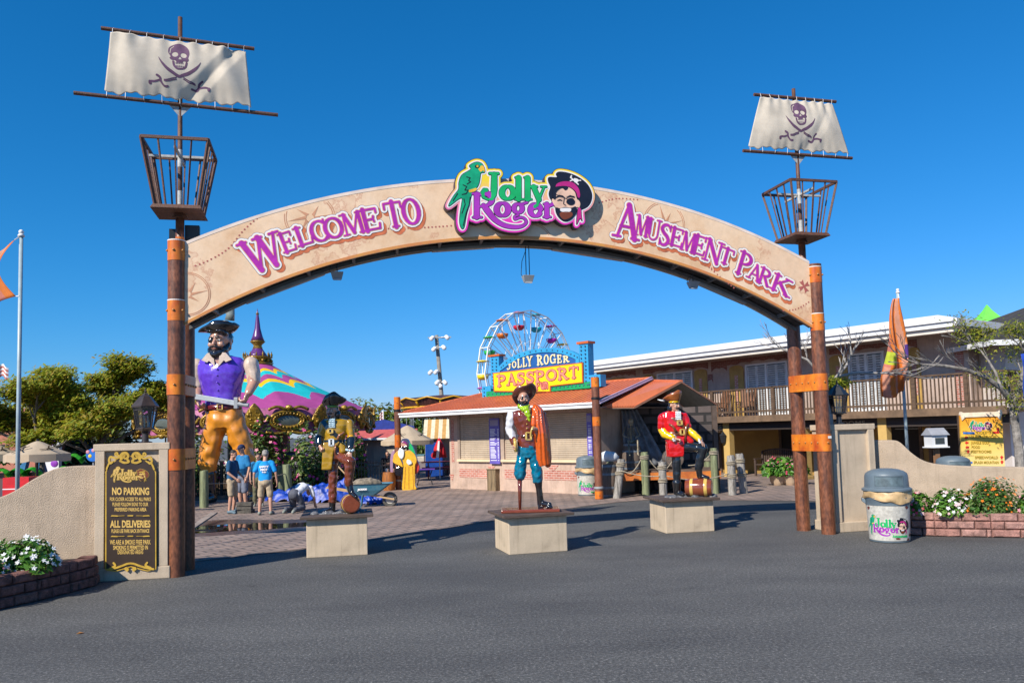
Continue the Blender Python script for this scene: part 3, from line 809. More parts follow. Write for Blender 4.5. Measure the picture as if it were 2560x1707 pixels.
ECOL=dict(edge=mat('sign edge dark',(0.06,0.035,0.05),0.5),back=mat_backgrad(),white=WHITEP,ink=mat('emblem ink',(0.012,0.012,0.02),0.4),purple=mat('emblem purple',(0.37,0.035,0.42),0.3,0.1,4),green=mat('emblem green',(0.015,0.42,0.12),0.3,0.1,4),parrot=mat('emblem parrot green',(0.01,0.36,0.17),0.35,0.15,5),hat=mat('emblem black',(0.012,0.012,0.022),0.35),yellow=mat('emblem yellow',(0.82,0.48,0.04),0.4),skin=mat('emblem skin',(0.78,0.50,0.36),0.4),band=mat('emblem bandana',(0.50,0.02,0.20),0.35),chin=mat('emblem chestnut',(0.20,0.045,0.015),0.4),teeth=WHITEP)
LOGO=thing('logo_sign',None,None);LOGO.parent=ARCH;LOGO.location=(0,0,0)
LK=0.00149
def logo_map(x,y,z):
 return(0.0014987*x+0.0000439*y+3.9099,-0.045-z*LK,0.0000646*x+0.0014795*y+6.6095)
emblem(LOGO,logo_map,ECOL,h=4.0,dz=1.6,base_thick=85.0)
CLOTH=mat('sail canvas',(0.70,0.62,0.51),0.85,0.10,2.2,0.1,120,trans=0.22)
SKULLP=mat('faded plum print',(0.135,0.062,0.125),0.8,0.2,5)
def skull_fields():
 f=Field(-210,-120,210,240,2.6)
 M=lambda p:[(x-640,400-y)for x,y in p]
 cr=M(smooth_poly([(571,262),(573,225),(595,198),(635,189),(672,196),(692,222),(697,258),(690,288),(694,300),(684,316),(662,314),(655,325),(622,325),(612,312),(590,312),(578,300),(585,288)],4))
 f.poly(cr)
 cut=np.full(f.F.shape,1e3)
 for p in(f.ell(-29,130,19,18),f.ell(22,128,19,18),M([(640,282),(652,304),(628,304)])):
  cut=np.minimum(cut,f.polyd(p))
 g=Field(-210,-120,210,240,2.6);g.stroke(M([(580,262),(584,225),(602,206)]),3.2);cut=np.minimum(cut,g.F)
 f.F=np.maximum(f.F,-cut)
 f.stroke(M(smooth_poly([(601,322),(606,350),(622,366),(640,369),(660,366),(675,350),(681,324)],4,False)),6.5)
 for x in(618,627,637,647,658):
  f.stroke(M([(x,329),(x,334)]),3);f.stroke(M([(x+1,350),(x+1,355)]),3)
 for sg in(1,-1):
  Q=lambda p:[((x-640)*sg+0,400-y)for x,y in p]
  f.poly(Q(smooth_poly([(512,304),(535,336),(570,368),(610,394),(652,420),(640,428),(600,412),(560,386),(530,350)],4)))
  for off in(0,11):
   f.stroke(Q([(662,426+off),(700,444+off),(732,454+off*0.6)]),3.4)
  f.stroke(Q(smooth_poly([(776,430),(757,448),(752,472),(735,492),(712,490)],4,False)),6.5)
  f.stroke(Q([(762,466),(806,470)]),6.5)
  f.stroke(Q([(816,474),(815,484)]),9)
 return f
SKF=skull_fields()
def make_mast(label,base_px,top_px,s_px,nest,sail,yaw):
 s,_=aplane(*s_px,DEP/2)
 base=AL+AU*s+AN*(DEP/2)
 X,Y=base.x,base.y
 z=lambda py,px=s_px[0]:zat(py,px,X,Y)
 root=thing('ship_mast',label,'mast',(X,Y,zo(s)-0.5),ARZ,'sail masts on the arch')
 o=zo(s)-0.5
 zt=z(top_px);zp,zrim=nest;
 mb=MB();mb.lathe([(0.066,0),(0.066,zp-o-0.02)],n=16);mb.build('mast_foot',PLUM,root,smooth=True)
 mb=MB();mb.lathe([(0.068,zp-o-0.55),(0.068,zp-o-0.40)],n=16,cap=False);mb.build('band',GOLDB,root)
 mb=MB();mb.lathe([(0.037,zp-o),(0.037,zp-o+0.5),(0.034,zt-o)],n=12);mb.build('pole',RUST,root,smooth=True)
 mb=MB();mb.lathe([(0.039,zp-o+0.12),(0.039,zp-o+0.34)],n=12,cap=False);mb.lathe([(0.039,zrim-o-0.3),(0.039,zrim-o-0.02)],n=12,cap=False);mb.build('bare_sleeve',GALV,root,smooth=True)
 h=zrim-zp
 b0,b1=0.33,0.48
 t=0.34
 mb=MB()
 mb.rings([[(-t,-t,zp-o+0.03),(t,-t,zp-o+0.03),(t,t,zp-o+0.03),(-t,t,zp-o+0.03)],[(-t-0.03,-t-0.03,zp-o-0.03),(t+0.03,-t-0.03,zp-o-0.03),(t+0.03,t+0.03,zp-o-0.03),(-t-0.03,t+0.03,zp-o-0.03)]])
 mb.lathe([(0.12,zp-o-0.1),(0.08,zp-o-0.02)],n=12);mb.lathe([(0.10,zp-o+0.03),(0.05,zp-o+0.12)],n=12)
 n_=mb.build('nest_floor',RUST,root)
 mb=MB()
 c1=[(-b1,-b1),(b1,-b1),(b1,b1),(-b1,b1)];c0=[(-b0+0.02,-b0+0.02),(b0-0.02,-b0+0.02),(b0-0.02,b0-0.02),(-b0+0.02,b0-0.02)]
 for k in range(4):
  a1,d1=c1[k],c1[(k+1)%4];a0,d0=c0[k],c0[(k+1)%4]
  mb.bar((*a1,zrim-o),(*d1,zrim-o),0.04,0.045)
  for j in range(4):
   u_=j/4
   mb.bar((a0[0]+(d0[0]-a0[0])*u_,a0[1]+(d0[1]-a0[1])*u_,zp-o+0.02),(a1[0]+(d1[0]-a1[0])*u_,a1[1]+(d1[1]-a1[1])*u_,zrim-o),0.036 if j==0 else 0.022)
 mb.build('nest_railing',RUST,root)
 mb=MB();zb=zrim-o-0.13
 for a in((b1,0),(-b1,0),(0,b1),(0,-b1)):mb.bar((0,0,zb),(a[0]*0.95,a[1]*0.95,zb),0.035)
 mb.build('nest_brace',GALV,root)
 zy0,zy1,w0,w1,cw0,cw1,wob=sail
 zy0-=o;zy1-=o
 cy,sy=math.cos(yaw),math.sin(yaw)
 def W(x,y,zz):return(x*cy-y*sy,x*sy+y*cy,zz)
 for zz,wd,nm in((zy0,w0,'lower_yard'),(zy1,w1,'upper_yard')):
  mb=MB();mb.tube([W(-wd/2,-0.05,zz),W(wd/2,-0.05,zz)],0.03,10);mb.build(nm,RUST,root,angle=40)
 mb=MB();
 for sg in(1,-1):mb.add([W(0,-0.03,zy0-0.02),W(0.16*sg,-0.03,zy0-0.02),W(0,-0.03,zy0-0.2),W(0,-0.02,zy0-0.02),W(0.16*sg,-0.02,zy0-0.02),W(0,-0.02,zy0-0.2)],[(0,1,2),(3,4,5),(0,1,4,3),(1,2,5,4)])
 mb.build('gusset',GALV,root)
 H=zy1-zy0
 def cloth(u,v,lift=0.0):
  hw=cw0+(cw1-cw0)*v
  x=u*hw/2
  sag=0.03*math.cos(u*9*PI)*v**3
  zz=zy0+0.07+(H-0.13)*v+(0.02*math.sin(u*17)+0.015*math.sin(u*41))*(1-v)**3+sag*0.35
  y=-0.09-0.05*(1-u*u)*math.sin(PI*v)*2+wob*(0.06*math.sin(u*5+v*2.4)*(0.4+abs(u))+0.035*math.sin(u*14+3*v)*(0.3+0.7*abs(u))+0.09*max(0,1-abs(u-0.75*v-0.1)*6)*(u>0))
  y+=0.012*math.sin(u*27)*v**4
  return W(x,y-lift,zz)
 NU,NV=90,46
 mb=MB()
 mb.add([cloth(-1+2*i/NU,j/NV)for j in range(NV+1)for i in range(NU+1)],[(j*(NU+1)+i,j*(NU+1)+i+1,(j+1)*(NU+1)+i+1,(j+1)*(NU+1)+i)for j in range(NV)for i in range(NU)])
 sl_=mb.build('sail',CLOTH,root,smooth=True)
 sl_.modifiers.new('s','SOLIDIFY').thickness=0.004
 ks=H/440.0
 mid=(zy0+zy1)/2
 def sk(x,y,zz):
  vz=(zy0+0.07+0.455*(H-0.13))+(y-20)*ks*0.98
  v=(vz-zy0-0.07)/(H-0.13)
  hw=cw0+(cw1-cw0)*v
  return cloth(x*ks*2/hw,v,0.0025+zz*0.4)
 mb=MB();plate(mb,SKF,0,0,0.002,sk,2);mb.build('skull_emblem',SKULLP,sl_)
 mb=MB()
 for k in range(9):
  u_=-0.97+1.94*k/8
  for v,zz in((0.0,zy0),(1.0,zy1)):
   c_=Vector(cloth(u_,v));x=u_*(cw0 if v==0 else cw1)/2
   mb.tube([c_,Vector(W(x,-0.085,zz)),Vector(W(x+0.015,-0.05,zz+0.034*(1 if v else-1)))],0.0045,5)
 mb.build('lacing',TRIMW,root)
 return root
make_mast('taller mast over the left posts with a rippled skull sail',None,44,(450,560),(5.58,6.60),(7.30,8.37,2.98,2.25,2.14,1.98,0.5),R(7))
make_mast('smooth flared skull sail mast over the right posts',None,219,(2006,640),(5.50,6.46),(7.10,8.20,2.36,1.78,2.16,1.60,0.22),R(1))
def floodlight(label,px,py,drop):
 s,z=aplane(px,py,0.30)
 p=AL+AU*s+AN*0.30
 r_=thing('floodlight',label,'lamp',(p.x,p.y,z),ARZ,'floodlights under the arch')
 mb=MB();mb.rings([[(-0.07,-0.03,-0.06),(0.07,-0.03,-0.06),(0.07,0.03,-0.06),(-0.07,0.03,-0.06)],[(-0.10,-0.08,0.06),(0.10,-0.08,0.06),(0.10,0.08,0.06),(-0.10,0.08,0.06)]]);mb.build('lamp_housing',GREYM,r_,bevel=0.006)
 mb=MB();mb.box((0,-0.03,-0.066),(0.12,0.05,0.012));mb.build('lamp_glass',mat('lamp glass',(0.55,0.58,0.6),0.1),r_)
 mb=MB()
 for x in((-0.03,0.03)if drop>0.3 else(0.0,)):mb.tube([(x,0,0.06),(x,0,0.06+drop)],0.008,6)
 mb.tube([(-0.02,0,drop),(-0.1,0,drop*0.5+0.05),(-0.12,0,0.08),(-0.08,0,0.03)],0.006,5)
 mb.build('hanger',BLACKM,r_)
floodlight('floodlight on a short rod below the word welcome',843,690,0.26)
floodlight('floodlight hung on long twin rods below the logo sign',1320,698,0.52)
floodlight('small floodlight tight below the right half of the arch',1733,713,0.16)
s,z=aplane(478,588,0.45);p=AL+AU*s+AN*0.45
r_=thing('spotlight','black square spotlight atop the left end of the arch','lamp',(p.x,p.y,z),ARZ)
mb=MB();mb.box((0.02,0,0.02),(0.22,0.10,0.26));mb.build('lamp_housing',BLACKM,r_,bevel=0.01)
mb=MB();mb.box((-0.27,0.0,-0.02),(0.10,0.10,0.2));mb.box((-0.12,0,-0.12),(0.4,0.03,0.03));mb.box((0.02,0,-0.25),(0.03,0.03,0.3));mb.build('bracket',BLACKM,r_)
STUCCO=mat('beige stucco',(0.50,0.39,0.285),0.9,0.10,2.0,0.9,70,fine=0.22,streak=0.3)
STUCCO2=mat('smooth beige stucco',(0.53,0.425,0.31),0.88,0.08,2.0,0.35,90,fine=0.12,streak=0.35)
class Wall:
 0
 def __init__(s,o,rz,off=0.0):
  s.rz=rz;s.u=Vector((math.cos(rz),math.sin(rz),0));s.n=Vector((-s.u.y,s.u.x,0));s.o=Vector(o);s.p=s.o+s.n*off
 def __call__(s,px,py):
  d=ray(px,py);q=EYE+d*((s.p-EYE).dot(s.n)/d.dot(s.n))
  return((q-s.o).dot(s.u),q.z)
 def fit(s,crop,pts):
  0
  A,B=[],[]
  for x,y in pts:
   A.append([x,-y,1]);B.append(s(*crop(x,y)))
  K=np.linalg.lstsq(np.array(A,float),np.array(B,float),rcond=None)[0]
  return lambda x,y:(K[0][0]*x+K[1][0]*y+K[2][0],K[0][1]*x+K[1][1]*y+K[2][1])
def crop(x0,y0,s):return lambda x,y:(x0+x/s,y0+y/s)
def pillar(label,o,rz,wd,dp,h):
 r_=thing('gate_pillar',label,'pillar',o,rz,'stucco pillars beside the arch')
 mb=MB();mb.box((wd/2,dp/2,0.09),(wd+0.06,dp+0.06,0.18));mb.build('plinth',STUCCO2,r_,bevel=0.012)
 mb=MB();mb.box((wd/2,dp/2+0.02,h/2),(wd-0.02,dp-0.05,h-0.1));mb.build('shaft',STUCCO2,r_)
 for x in(0.065,wd-0.065):
  mb=MB();mb.box((x,0.02,h/2+0.04),(0.13,0.08,h-0.28));mb.build('pilaster',STUCCO2,r_,bevel=0.008)
 mb=MB();mb.box((wd/2,dp/2,h-0.05),(wd+0.05,dp+0.05,0.105));mb.build('cap',STUCCO2,r_,bevel=0.01)
 return r_
PL_O,PL_R=Vector((-6.135,11.765,0)),math.atan2(0.17,0.98)
pillar('left beige pillar behind the brown no parking board',PL_O,PL_R,1.01,0.42,1.985)
PR_O,PR_R=Vector((5.84,14.78,0)),ARZ
pillar('blank beige pillar behind the right posts and the litter bin',PR_O,PR_R,0.90,0.6,1.965)
def wall(name,label,o,rz,prof_px,crop_,th,ext=0.0,flipdir=False):
 W_=Wall(o,rz)
 top=[W_(*crop_(x,y))for x,y in prof_px]
 top=smooth_poly(top,5,False)
 if ext:top.append((top[-1][0]+ext,top[-1][1]))
 r_=thing(name,label,'wall',o,rz)
 mb=MB();poly=[(top[0][0],0)]+top+[(top[-1][0],0)]
 mb.prism(poly,0,th,fmap=lambda x,y,z:(x,z,y))
 mb.build('wall_body',STUCCO,r_,bevel=0.015)
 return r_
c3=crop(0,1050,2.851);m7=crop(1960,1040,3.733)
wall('curved_wall','beige stucco wall sweeping down to the left of the no parking pillar',Vector((-6.11,12.03,0)),math.atan2(0.17,0.985),[(705,325),(620,326),(540,327),(460,332),(390,346),(310,380),(210,436),(100,505),(0,548),(-100,575),(-250,585),(-500,590)],c3,0.25)
wall('curved_wall','beige stucco wall sweeping down behind the right flower planter',Vector((6.55,15.3,0)),math.atan2(-0.36,0.933),[(800,225),(910,225),(1030,226),(1080,243),(1130,285),(1200,350),(1290,408),(1400,443),(1560,460),(1800,470),(2240,476),(2700,482)],m7,0.25,0.5)
def planter(label,path,h,cols,back,blk=0.36,soil_inset=0.12):
 r_=thing('block_planter',label,'planter',(path[0][0],path[0][1],0),0,'block planters')
 o=Vector((path[0][0],path[0][1],0))
 ncr=3;ch=h/ncr
 rnd=random.Random(len(label))
 mb=MB()
 for c in range(ncr):
  for(a,b_)in zip(path,path[1:]):
   a3,b3=Vector((*a,0))-o,Vector((*b_,0))-o
   d=b3-a3;L_=d.length;d.normalize();n=Vector((-d.y,d.x,0))
   if n.dot(Vector((back[0],back[1],0))-o-(a3+b3)/2)<0:n=-n
   t=-blk*(0.5 if c%2 else 0.0)
   while t<L_:
    w_=blk*rnd.uniform(0.9,1.12)
    t0,t1=max(t,0),min(t+w_,L_)
    if t1-t0>0.05:
     inn=0.012*c+rnd.uniform(0,0.008)
     m_=a3+d*((t0+t1)/2)+n*(0.11+inn)+Vector((0,0,ch*(c+0.5)))
     M=Matrix((d,n,Vector((0,0,1)))).transposed()
     hw,hh=(t1-t0)/2-0.004,ch/2-0.003
     rg=[]
     for yy,k in((0.11,1.0),(-0.075,1.0),(-0.098,0.93),(-0.112,0.80)):
      rg.append([m_+M@Vector((sx*(hw-(1-k)*0.12),yy+rnd.uniform(-0.006,0.006),sz*(hh-(1-k)*0.12)))for sx,sz in((-1,-1),(0,-1),(1,-1),(1,1),(0,1),(-1,1))])
     mb.rings(rg,True,rnd.randrange(3))
    t+=w_
 mb.build('block_wall',cols,r_,bevel=0.006)
 bk=Vector((back[0],back[1],0))
 ins=[Vector((x,y,0))+(bk-Vector((x,y,0))).normalized()*0.17 for x,y in path]
 poly=[(p.x-o.x,p.y-o.y)for p in ins]+[(x-o.x,y-o.y)for x,y in back_pts[label]]
 mb=MB();mb.prism(poly,0.02,h-0.05);mb.build('soil',mat('dark potting soil',(0.045,0.030,0.022),0.95,0.3,8,0.8,40),r_)
 return r_
back_pts={}
lbL,lbR='dark shaded brick-red block planter at the lower left edge','sunlit pink block planter beside the litter bin'
back_pts[lbL]=[(-9.6,8.2),(-9.6,11.1),(-6.3,11.72)]
back_pts[lbR]=[(12.2,13.2),(7.2,14.9),(6.9,14.95)]
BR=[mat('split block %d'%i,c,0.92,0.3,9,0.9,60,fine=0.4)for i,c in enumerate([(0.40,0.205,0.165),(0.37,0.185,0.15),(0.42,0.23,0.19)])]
BL=[mat('shade-toned split block %d'%i,c,0.92,0.3,9,0.9,60,fine=0.4)for i,c in enumerate([(0.24,0.105,0.085),(0.21,0.09,0.075),(0.26,0.12,0.095)])]  # darker block colours with the left planter's shade put into them
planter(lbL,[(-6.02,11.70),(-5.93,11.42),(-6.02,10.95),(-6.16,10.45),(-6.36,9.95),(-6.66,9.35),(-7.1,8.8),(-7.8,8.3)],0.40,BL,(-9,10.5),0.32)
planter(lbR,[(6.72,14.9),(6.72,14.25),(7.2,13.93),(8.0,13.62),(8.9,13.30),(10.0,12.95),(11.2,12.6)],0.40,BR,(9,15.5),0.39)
LEAFG=[mat('leaf green %d'%i,c,0.5,0.2,8,trans=0.25)for i,c in enumerate([(0.085,0.24,0.02),(0.05,0.16,0.016),(0.14,0.28,0.03)])]
def leafcloud(name,parent,n,shape,size,mats,seed=1,up=0.3,asp=2.0):
 0
 rnd=random.Random(seed);mb=MB()
 for _ in range(n):
  p,out=shape(rnd)
  s=size*rnd.uniform(0.6,1.3)
  nrm=(Vector(out).normalized()+Vector((rnd.uniform(-1,1),rnd.uniform(-1,1),rnd.uniform(-0.4,1)+up))).normalized()
  t=nrm.cross(Vector((rnd.uniform(-1,1),rnd.uniform(-1,1),rnd.uniform(-1,1)))).normalized()
  b_=nrm.cross(t);p=Vector(p)
  a=t*s*asp/2;c=b_*s/2
  mb.add([p-a,p-c+nrm*s*0.12,p+a,p+c+nrm*s*0.12],[(0,1,2,3)],rnd.randrange(len(mats)))
 return mb.build(name,mats,parent)
def mound(rx,ry,h,z0=0.0,fill=0.55):
 def f(rnd):
  while True:
   a=rnd.uniform(0,2*PI);e=math.asin(rnd.uniform(0,1));k=1-rnd.random()**2*fill
   k*=1+0.22*math.sin(a*3+rx*7)*math.cos(e)+0.12*math.sin(a*7)
   o=Vector((math.cos(e)*math.cos(a),math.cos(e)*math.sin(a),math.sin(e)))
   return Vector((o.x*rx*k,o.y*ry*k,z0+o.z*h*k)),o
 return f
def blossoms(name,parent,n,shape,size,mats,seed=3):
 rnd=random.Random(seed);mb=MB()
 for _ in range(n):
  p,out=shape(rnd);p=Vector(p)+Vector(out)*0.02
  nrm=(Vector(out)+Vector((rnd.uniform(-.4,.4)-0.2,rnd.uniform(-.4,.4)-0.35,rnd.uniform(0,.5)))).normalized()
  t=nrm.orthogonal().normalized();b_=nrm.cross(t);s=size*rnd.uniform(0.7,1.25);mi=rnd.randrange(len(mats));ph=rnd.uniform(0,1)
  vs=[p+nrm*0.004]
  for k in range(10):
   a=2*PI*k/10+ph;rr=s*(1.0 if k%2==0 else 0.55)
   vs.append(p+(t*math.cos(a)+b_*math.sin(a))*rr+nrm*(0.012 if k%2==0 else 0))
  mb.add(vs,[(0,1+k,1+(k+1)%10)for k in range(10)],mi)
 o=mb.build(name,mats,parent)
 o['kind']='stuff'
 return o
WHITEF=mat('white petals',(0.82,0.82,0.80),0.6,0.03,5,trans=0.15);PINKF=mat('pink petals',(0.72,0.30,0.36),0.6,0.1,5,trans=0.15);PALEP=mat('pale pink petals',(0.80,0.55,0.56),0.6,0.1,5,trans=0.15);ORF=mat('orange petals',(0.85,0.24,0.02),0.6,0.1,5,trans=0.15);REDF=mat('rose petals',(0.65,0.05,0.14),0.6,0.1,5,trans=0.1);MAGF=mat('magenta petals',(0.62,0.04,0.26),0.6,0.1,5,trans=0.15)
def flower_plant(label,x,y,z,rx,ry,h,nl,nb,cols,seed,leaf=0.05,bl=0.036,lm=None):
 r_=thing('flowering_plant',label,'flower',(x,y,z),0,'bedding plants in the block planters')
 sh=mound(rx,ry,h)
 leafcloud('leaves',r_,nl,sh,leaf,lm or LEAFG,seed)
 blossoms('blossoms',r_,nb,mound(rx,ry,h,0.01,0.12),bl,cols,seed+5)
 return r_
flower_plant('pink and white bedding plant at the left picture edge in the shaded planter',-6.95,10.2,0.36,0.55,0.50,0.30,1500,95,[PALEP,PINKF,WHITEF],1)
flower_plant('bushy white bedding plant filling the middle of the shaded planter',-6.55,10.75,0.36,0.42,0.46,0.38,1700,120,[WHITEF],2)
flower_plant('low green bedding plant with few white flowers against the left wall',-7.2,11.1,0.36,0.5,0.35,0.30,1000,40,[WHITEF,PALEP],3)
flower_plant('pink bedding plant touching the litter bin',7.05,14.35,0.36,0.34,0.33,0.36,1100,60,[PALEP,PINKF,REDF],4)
flower_plant('white bedding plant left of the orange marigolds',7.62,14.1,0.36,0.36,0.34,0.38,1300,85,[WHITEF,WHITEF,PALEP],5)
flower_plant('tall orange marigold bush in the middle of the pink planter',8.25,14.0,0.36,0.48,0.42,0.56,2900,95,[ORF],6,0.035,0.027,[LEAFG[1],mat('marigold green',(0.10,0.15,0.03),0.6,0.2,8,trans=0.2)])
flower_plant('pink and white bedding plant right of the marigolds',9.0,13.72,0.36,0.5,0.4,0.40,1700,100,[PALEP,PINKF,WHITEF],7)
flower_plant('white bedding plant at the right picture edge',9.75,13.4,0.36,0.45,0.4,0.36,1300,70,[WHITEF,PALEP],8)
mb=MB();mb.tube([(0.0,0,0),(0.02,0,0.55),(0.10,0,0.66),(0.16,0.0,0.55)],0.008,6)
tag(mb.build('plant_hook',mat('rusty wire',(0.12,0.07,0.05)),loc=(9.05,13.95,0.36)),'thin curved wire hook in the pink planter','hook')
BROWN=mat('dark brown board',(0.045,0.026,0.016),0.45,0.1,3)
GOLDP=mat('gold leaf paint',(0.66,0.42,0.06),0.35,0.25,9,col2=(0.42,0.25,0.03))
GOLDL=mat('gold lettering',(0.72,0.46,0.12),0.4,0.1,9)
PLW=Wall(PL_O,PL_R,0.03)
bmap=PLW.fit(c3,[(775,230),(1112,230),(775,1090),(1112,1090),(942,600)])
brd=thing('rules_board','brown no parking board with gold scrolls and lettering on the left pillar','sign',PL_O,PL_R)
B3=lambda y0:(lambda x,y,z=0:(bmap(x,y)[0],y0-z,1.86-(1.86-bmap(x,y)[1])*0.962))
fd=Field(750,-1115,1135,-215,3.0)
poly=[(772,1085),(772,375),(782,350),(792,318),(830,300),(862,268),(905,250),(942,262),(980,250),(1020,268),(1055,300),(1095,318),(1104,350),(1114,375),(1114,1085),(1060,1095),(1000,1080),(942,1062),(885,1080),(830,1095)]
fd.poly(flipy(poly))
mb=MB();plate(mb,fd,9,0,0.02,B3(-0.03),20);mb.build('gold_frame',GOLDP,brd)
mb=MB();plate(mb,fd,0,0.0203,0.024,B3(-0.03),20);mb.build('board',BROWN,brd)
fs=Field(750,-1115,1135,-215,2.2)
def spiral(cx,cy,r0,turns,a0,sg):
 return[(cx+r0*(1-0.8*k/24)*math.cos(a0+sg*turns*2*PI*k/24),cy+r0*(1-0.8*k/24)*math.sin(a0+sg*turns*2*PI*k/24))for k in range(25)]
for sg in(1,-1):
 X=lambda p:[(942+sg*(x-942),-y)for x,y in p]
 fs.stroke(X(spiral(905,258,32,1.3,2.6,1)),list(np.linspace(11,6,25)))
 fs.stroke(X(smooth_poly([(875,250),(850,272),(820,268),(800,262),(790,290),(800,310),(815,300)],4,False)),7)
 fs.stroke(X(spiral(845,240,17,1.1,0.6,1)),5)
 fs.stroke(X(smooth_poly([(870,292),(900,305),(930,298),(920,280)],4,False)),8)
 fs.stroke(X(smooth_poly([(796,300),(782,330),(774,352)],4,False)),6)
 fs.stroke(X(smooth_poly([(780,1088),(830,1078),(880,1062),(915,1048),(942,1044)],4,False)),7)
 fs.stroke(X(smooth_poly([(800,1078),(835,1060),(824,1040)],4,False)),7)
 fs.stroke(X(spiral(912,1085,15,1.1,1.2,-1)),5)
 for yy in(695,845):
  fs.stroke(X([(805,yy+3),(900,yy)]),1.6);fs.stroke(X([(812,yy),(850,yy+2)]),4);fs.stroke(X([(925,yy),(942,yy)]),4)
mb=MB();plate(mb,fs,0,0.0,0.034,B3(-0.03),12);mb.build('scrollwork',GOLDP,brd)
mb=MB()
for s_,y0,y1,x0,x1 in(('NO PARKING',487,540,812,1075),('FOR CLOSER ACCESS TO ALL PARKS',560,586,797,1087),('PLEASE FOLLOW SIGNS TO OUR',598,624,815,1068),('PREFERRED PARKING AREA',636,662,830,1055),('ALL DELIVERIES',729,780,798,1083),('PLEASE USE PARK BACK ENTRANCE',793,820,808,1075),('WE ARE A SMOKE FREE PARK',872,905,797,1085),('SMOKING IS PERMITTED IN',913,943,820,1065),('DESIGNATED AREAS',946,975,852,1032)):
 cx=(x0+x1)/2
 add_text(mb,s_,30,lambda x,y,cx=cx,y1=y1:B3(-0.0565)(cx+x,-y1+y),x1-x0,1.1 if y1-y0>45 else 0.7,height=y1-y0)
mb.build('lettering',GOLDL,brd)
GC=dict(edge=GOLDP,back=GOLDP,white=GOLDP,ink=BROWN,purple=GOLDL,green=GOLDL,parrot=GOLDL,hat=mat('maroon gold print',(0.20,0.05,0.02),0.4),yellow=GOLDL,skin=GOLDL,band=GOLDP,chin=BROWN,teeth=GOLDL)
eb=tag(thing('emblem',None,None));eb.parent=brd;eb.location=(0,0,0)
kx=285/1760
emblem(eb,lambda x,y,z:B3(-0.0565)(797+(x-160)*kx,-330+(y+80)*kx*0.92,z*0.001),GC,h=8.0,dz=1.0,base_thick=0,run=30)
LBRON=mat('lantern bronze',(0.045,0.035,0.032),0.35,0.2,8)
LBLK=mat('lantern black',(0.02,0.022,0.026),0.4,0.1,8)
def mat_glass(name,tint=(0.8,0.85,0.85),alpha=0.75):
 m=bpy.data.materials.new(name);m.use_nodes=True
 t=m.node_tree;N,L=t.nodes.new,t.links.new
 tr=N('ShaderNodeBsdfTransparent');tr.inputs[0].default_value=(*tint,1)
 gl=N('ShaderNodeBsdfGlossy');gl.inputs['Roughness'].default_value=0.03
 fr=N('ShaderNodeFresnel');fr.inputs[0].default_value=1.5
 mr=N('ShaderNodeMath');mr.operation='MULTIPLY_ADD';mr.inputs[1].default_value=1.0;mr.inputs[2].default_value=1-alpha-0.15 if alpha<0.85 else 0.03
 L(fr.outputs[0],mr.inputs[0])
 ms=N('ShaderNodeMixShader');L(mr.outputs[0],ms.inputs[0]);L(tr.outputs[0],ms.inputs[1]);L(gl.outputs[0],ms.inputs[2])
 L(ms.outputs[0],t.nodes['Material Output'].inputs['Surface'])
 return m
GLASS=mat_glass('clear pane')
def lantern(label,loc,m,rz=0.0):
 r_=thing('lantern',label,'lantern',loc,rz,'lanterns on the pillars')
 def hexr(r,z):return[Vector((r*math.cos(PI/3*k+PI/6),r*math.sin(PI/3*k+PI/6),z))for k in range(6)]
 mb=MB();mb.lathe([(0.10,0),(0.10,0.015),(0.05,0.03),(0.045,0.14),(0.06,0.15),(0.045,0.17),(0.10,0.20),(0.115,0.21)],n=16);mb.build('stem',m,r_,angle=50)
 mb=MB();mb.rings([hexr(0.135,0.20),hexr(0.145,0.215),hexr(0.12,0.235)]);mb.build('base_ring',m,r_)
 mb=MB();mb.rings([hexr(0.198,0.535),hexr(0.202,0.555),hexr(0.165,0.60),hexr(0.085,0.70),hexr(0.045,0.725),hexr(0.03,0.75)]);mb.lathe([(0.03,0.74),(0.012,0.76),(0.022,0.78),(0.01,0.80),(0.016,0.815),(0.0,0.84)],n=10);mb.build('roof',m,r_)
 a,b_=hexr(0.118,0.225),hexr(0.172,0.545)
 for k in range(6):
  mb=MB();mb.bar(a[k],b_[k],0.016);
  q0,q1=a[k].lerp(b_[k],0.86),a[(k+1)%6].lerp(b_[(k+1)%6],0.86);mb.bar(q0,q1,0.008,0.012)
  mb.build('glazing_bar',m,r_)
 mb=MB();mb.rings([[p*0.985+Vector((0,0,p.z*0.015))for p in a],[p*0.985+Vector((0,0,p.z*0.015))for p in b_]],cap=False);mb.build('glass',GLASS,r_)
 for k in range(3):
  mb=MB();x,y=0.035*math.cos(2.1*k),0.035*math.sin(2.1*k);mb.lathe([(0.011,0.23),(0.011,0.36)],(x,y,0),8);mb.lathe([(0.009,0.36),(0.013,0.385),(0.0,0.43)],(x,y,0),8);mb.build('candle',mat('ivory candle',(0.7,0.66,0.55),0.4),r_)
 return r_
u9=Vector((math.cos(PL_R),math.sin(PL_R),0));n9=Vector((-u9.y,u9.x,0))
q=PL_O+u9*0.62+n9*0.25
lantern('bronze six-sided lantern on the no parking pillar',(q.x,q.y,1.985),LBRON,0.15)
q=PR_O+AU*0.30+AN*0.16
lantern('black six-sided lantern on the blank pillar by the right posts',(q.x,q.y,1.965),LBLK,0.15)
GREYP=mat('grey bin plastic',(0.125,0.165,0.195),0.42,0.10,3,0.1,60)
BAG=mat('kraft bag film',(0.56,0.38,0.19),0.45,0.2,5,0.3,18)
WRAPM=mat('cracked plaster wrap print',(0.58,0.56,0.50),0.35,0.18,9,0.0,20,col2=(0.42,0.40,0.35),fine=0.35)
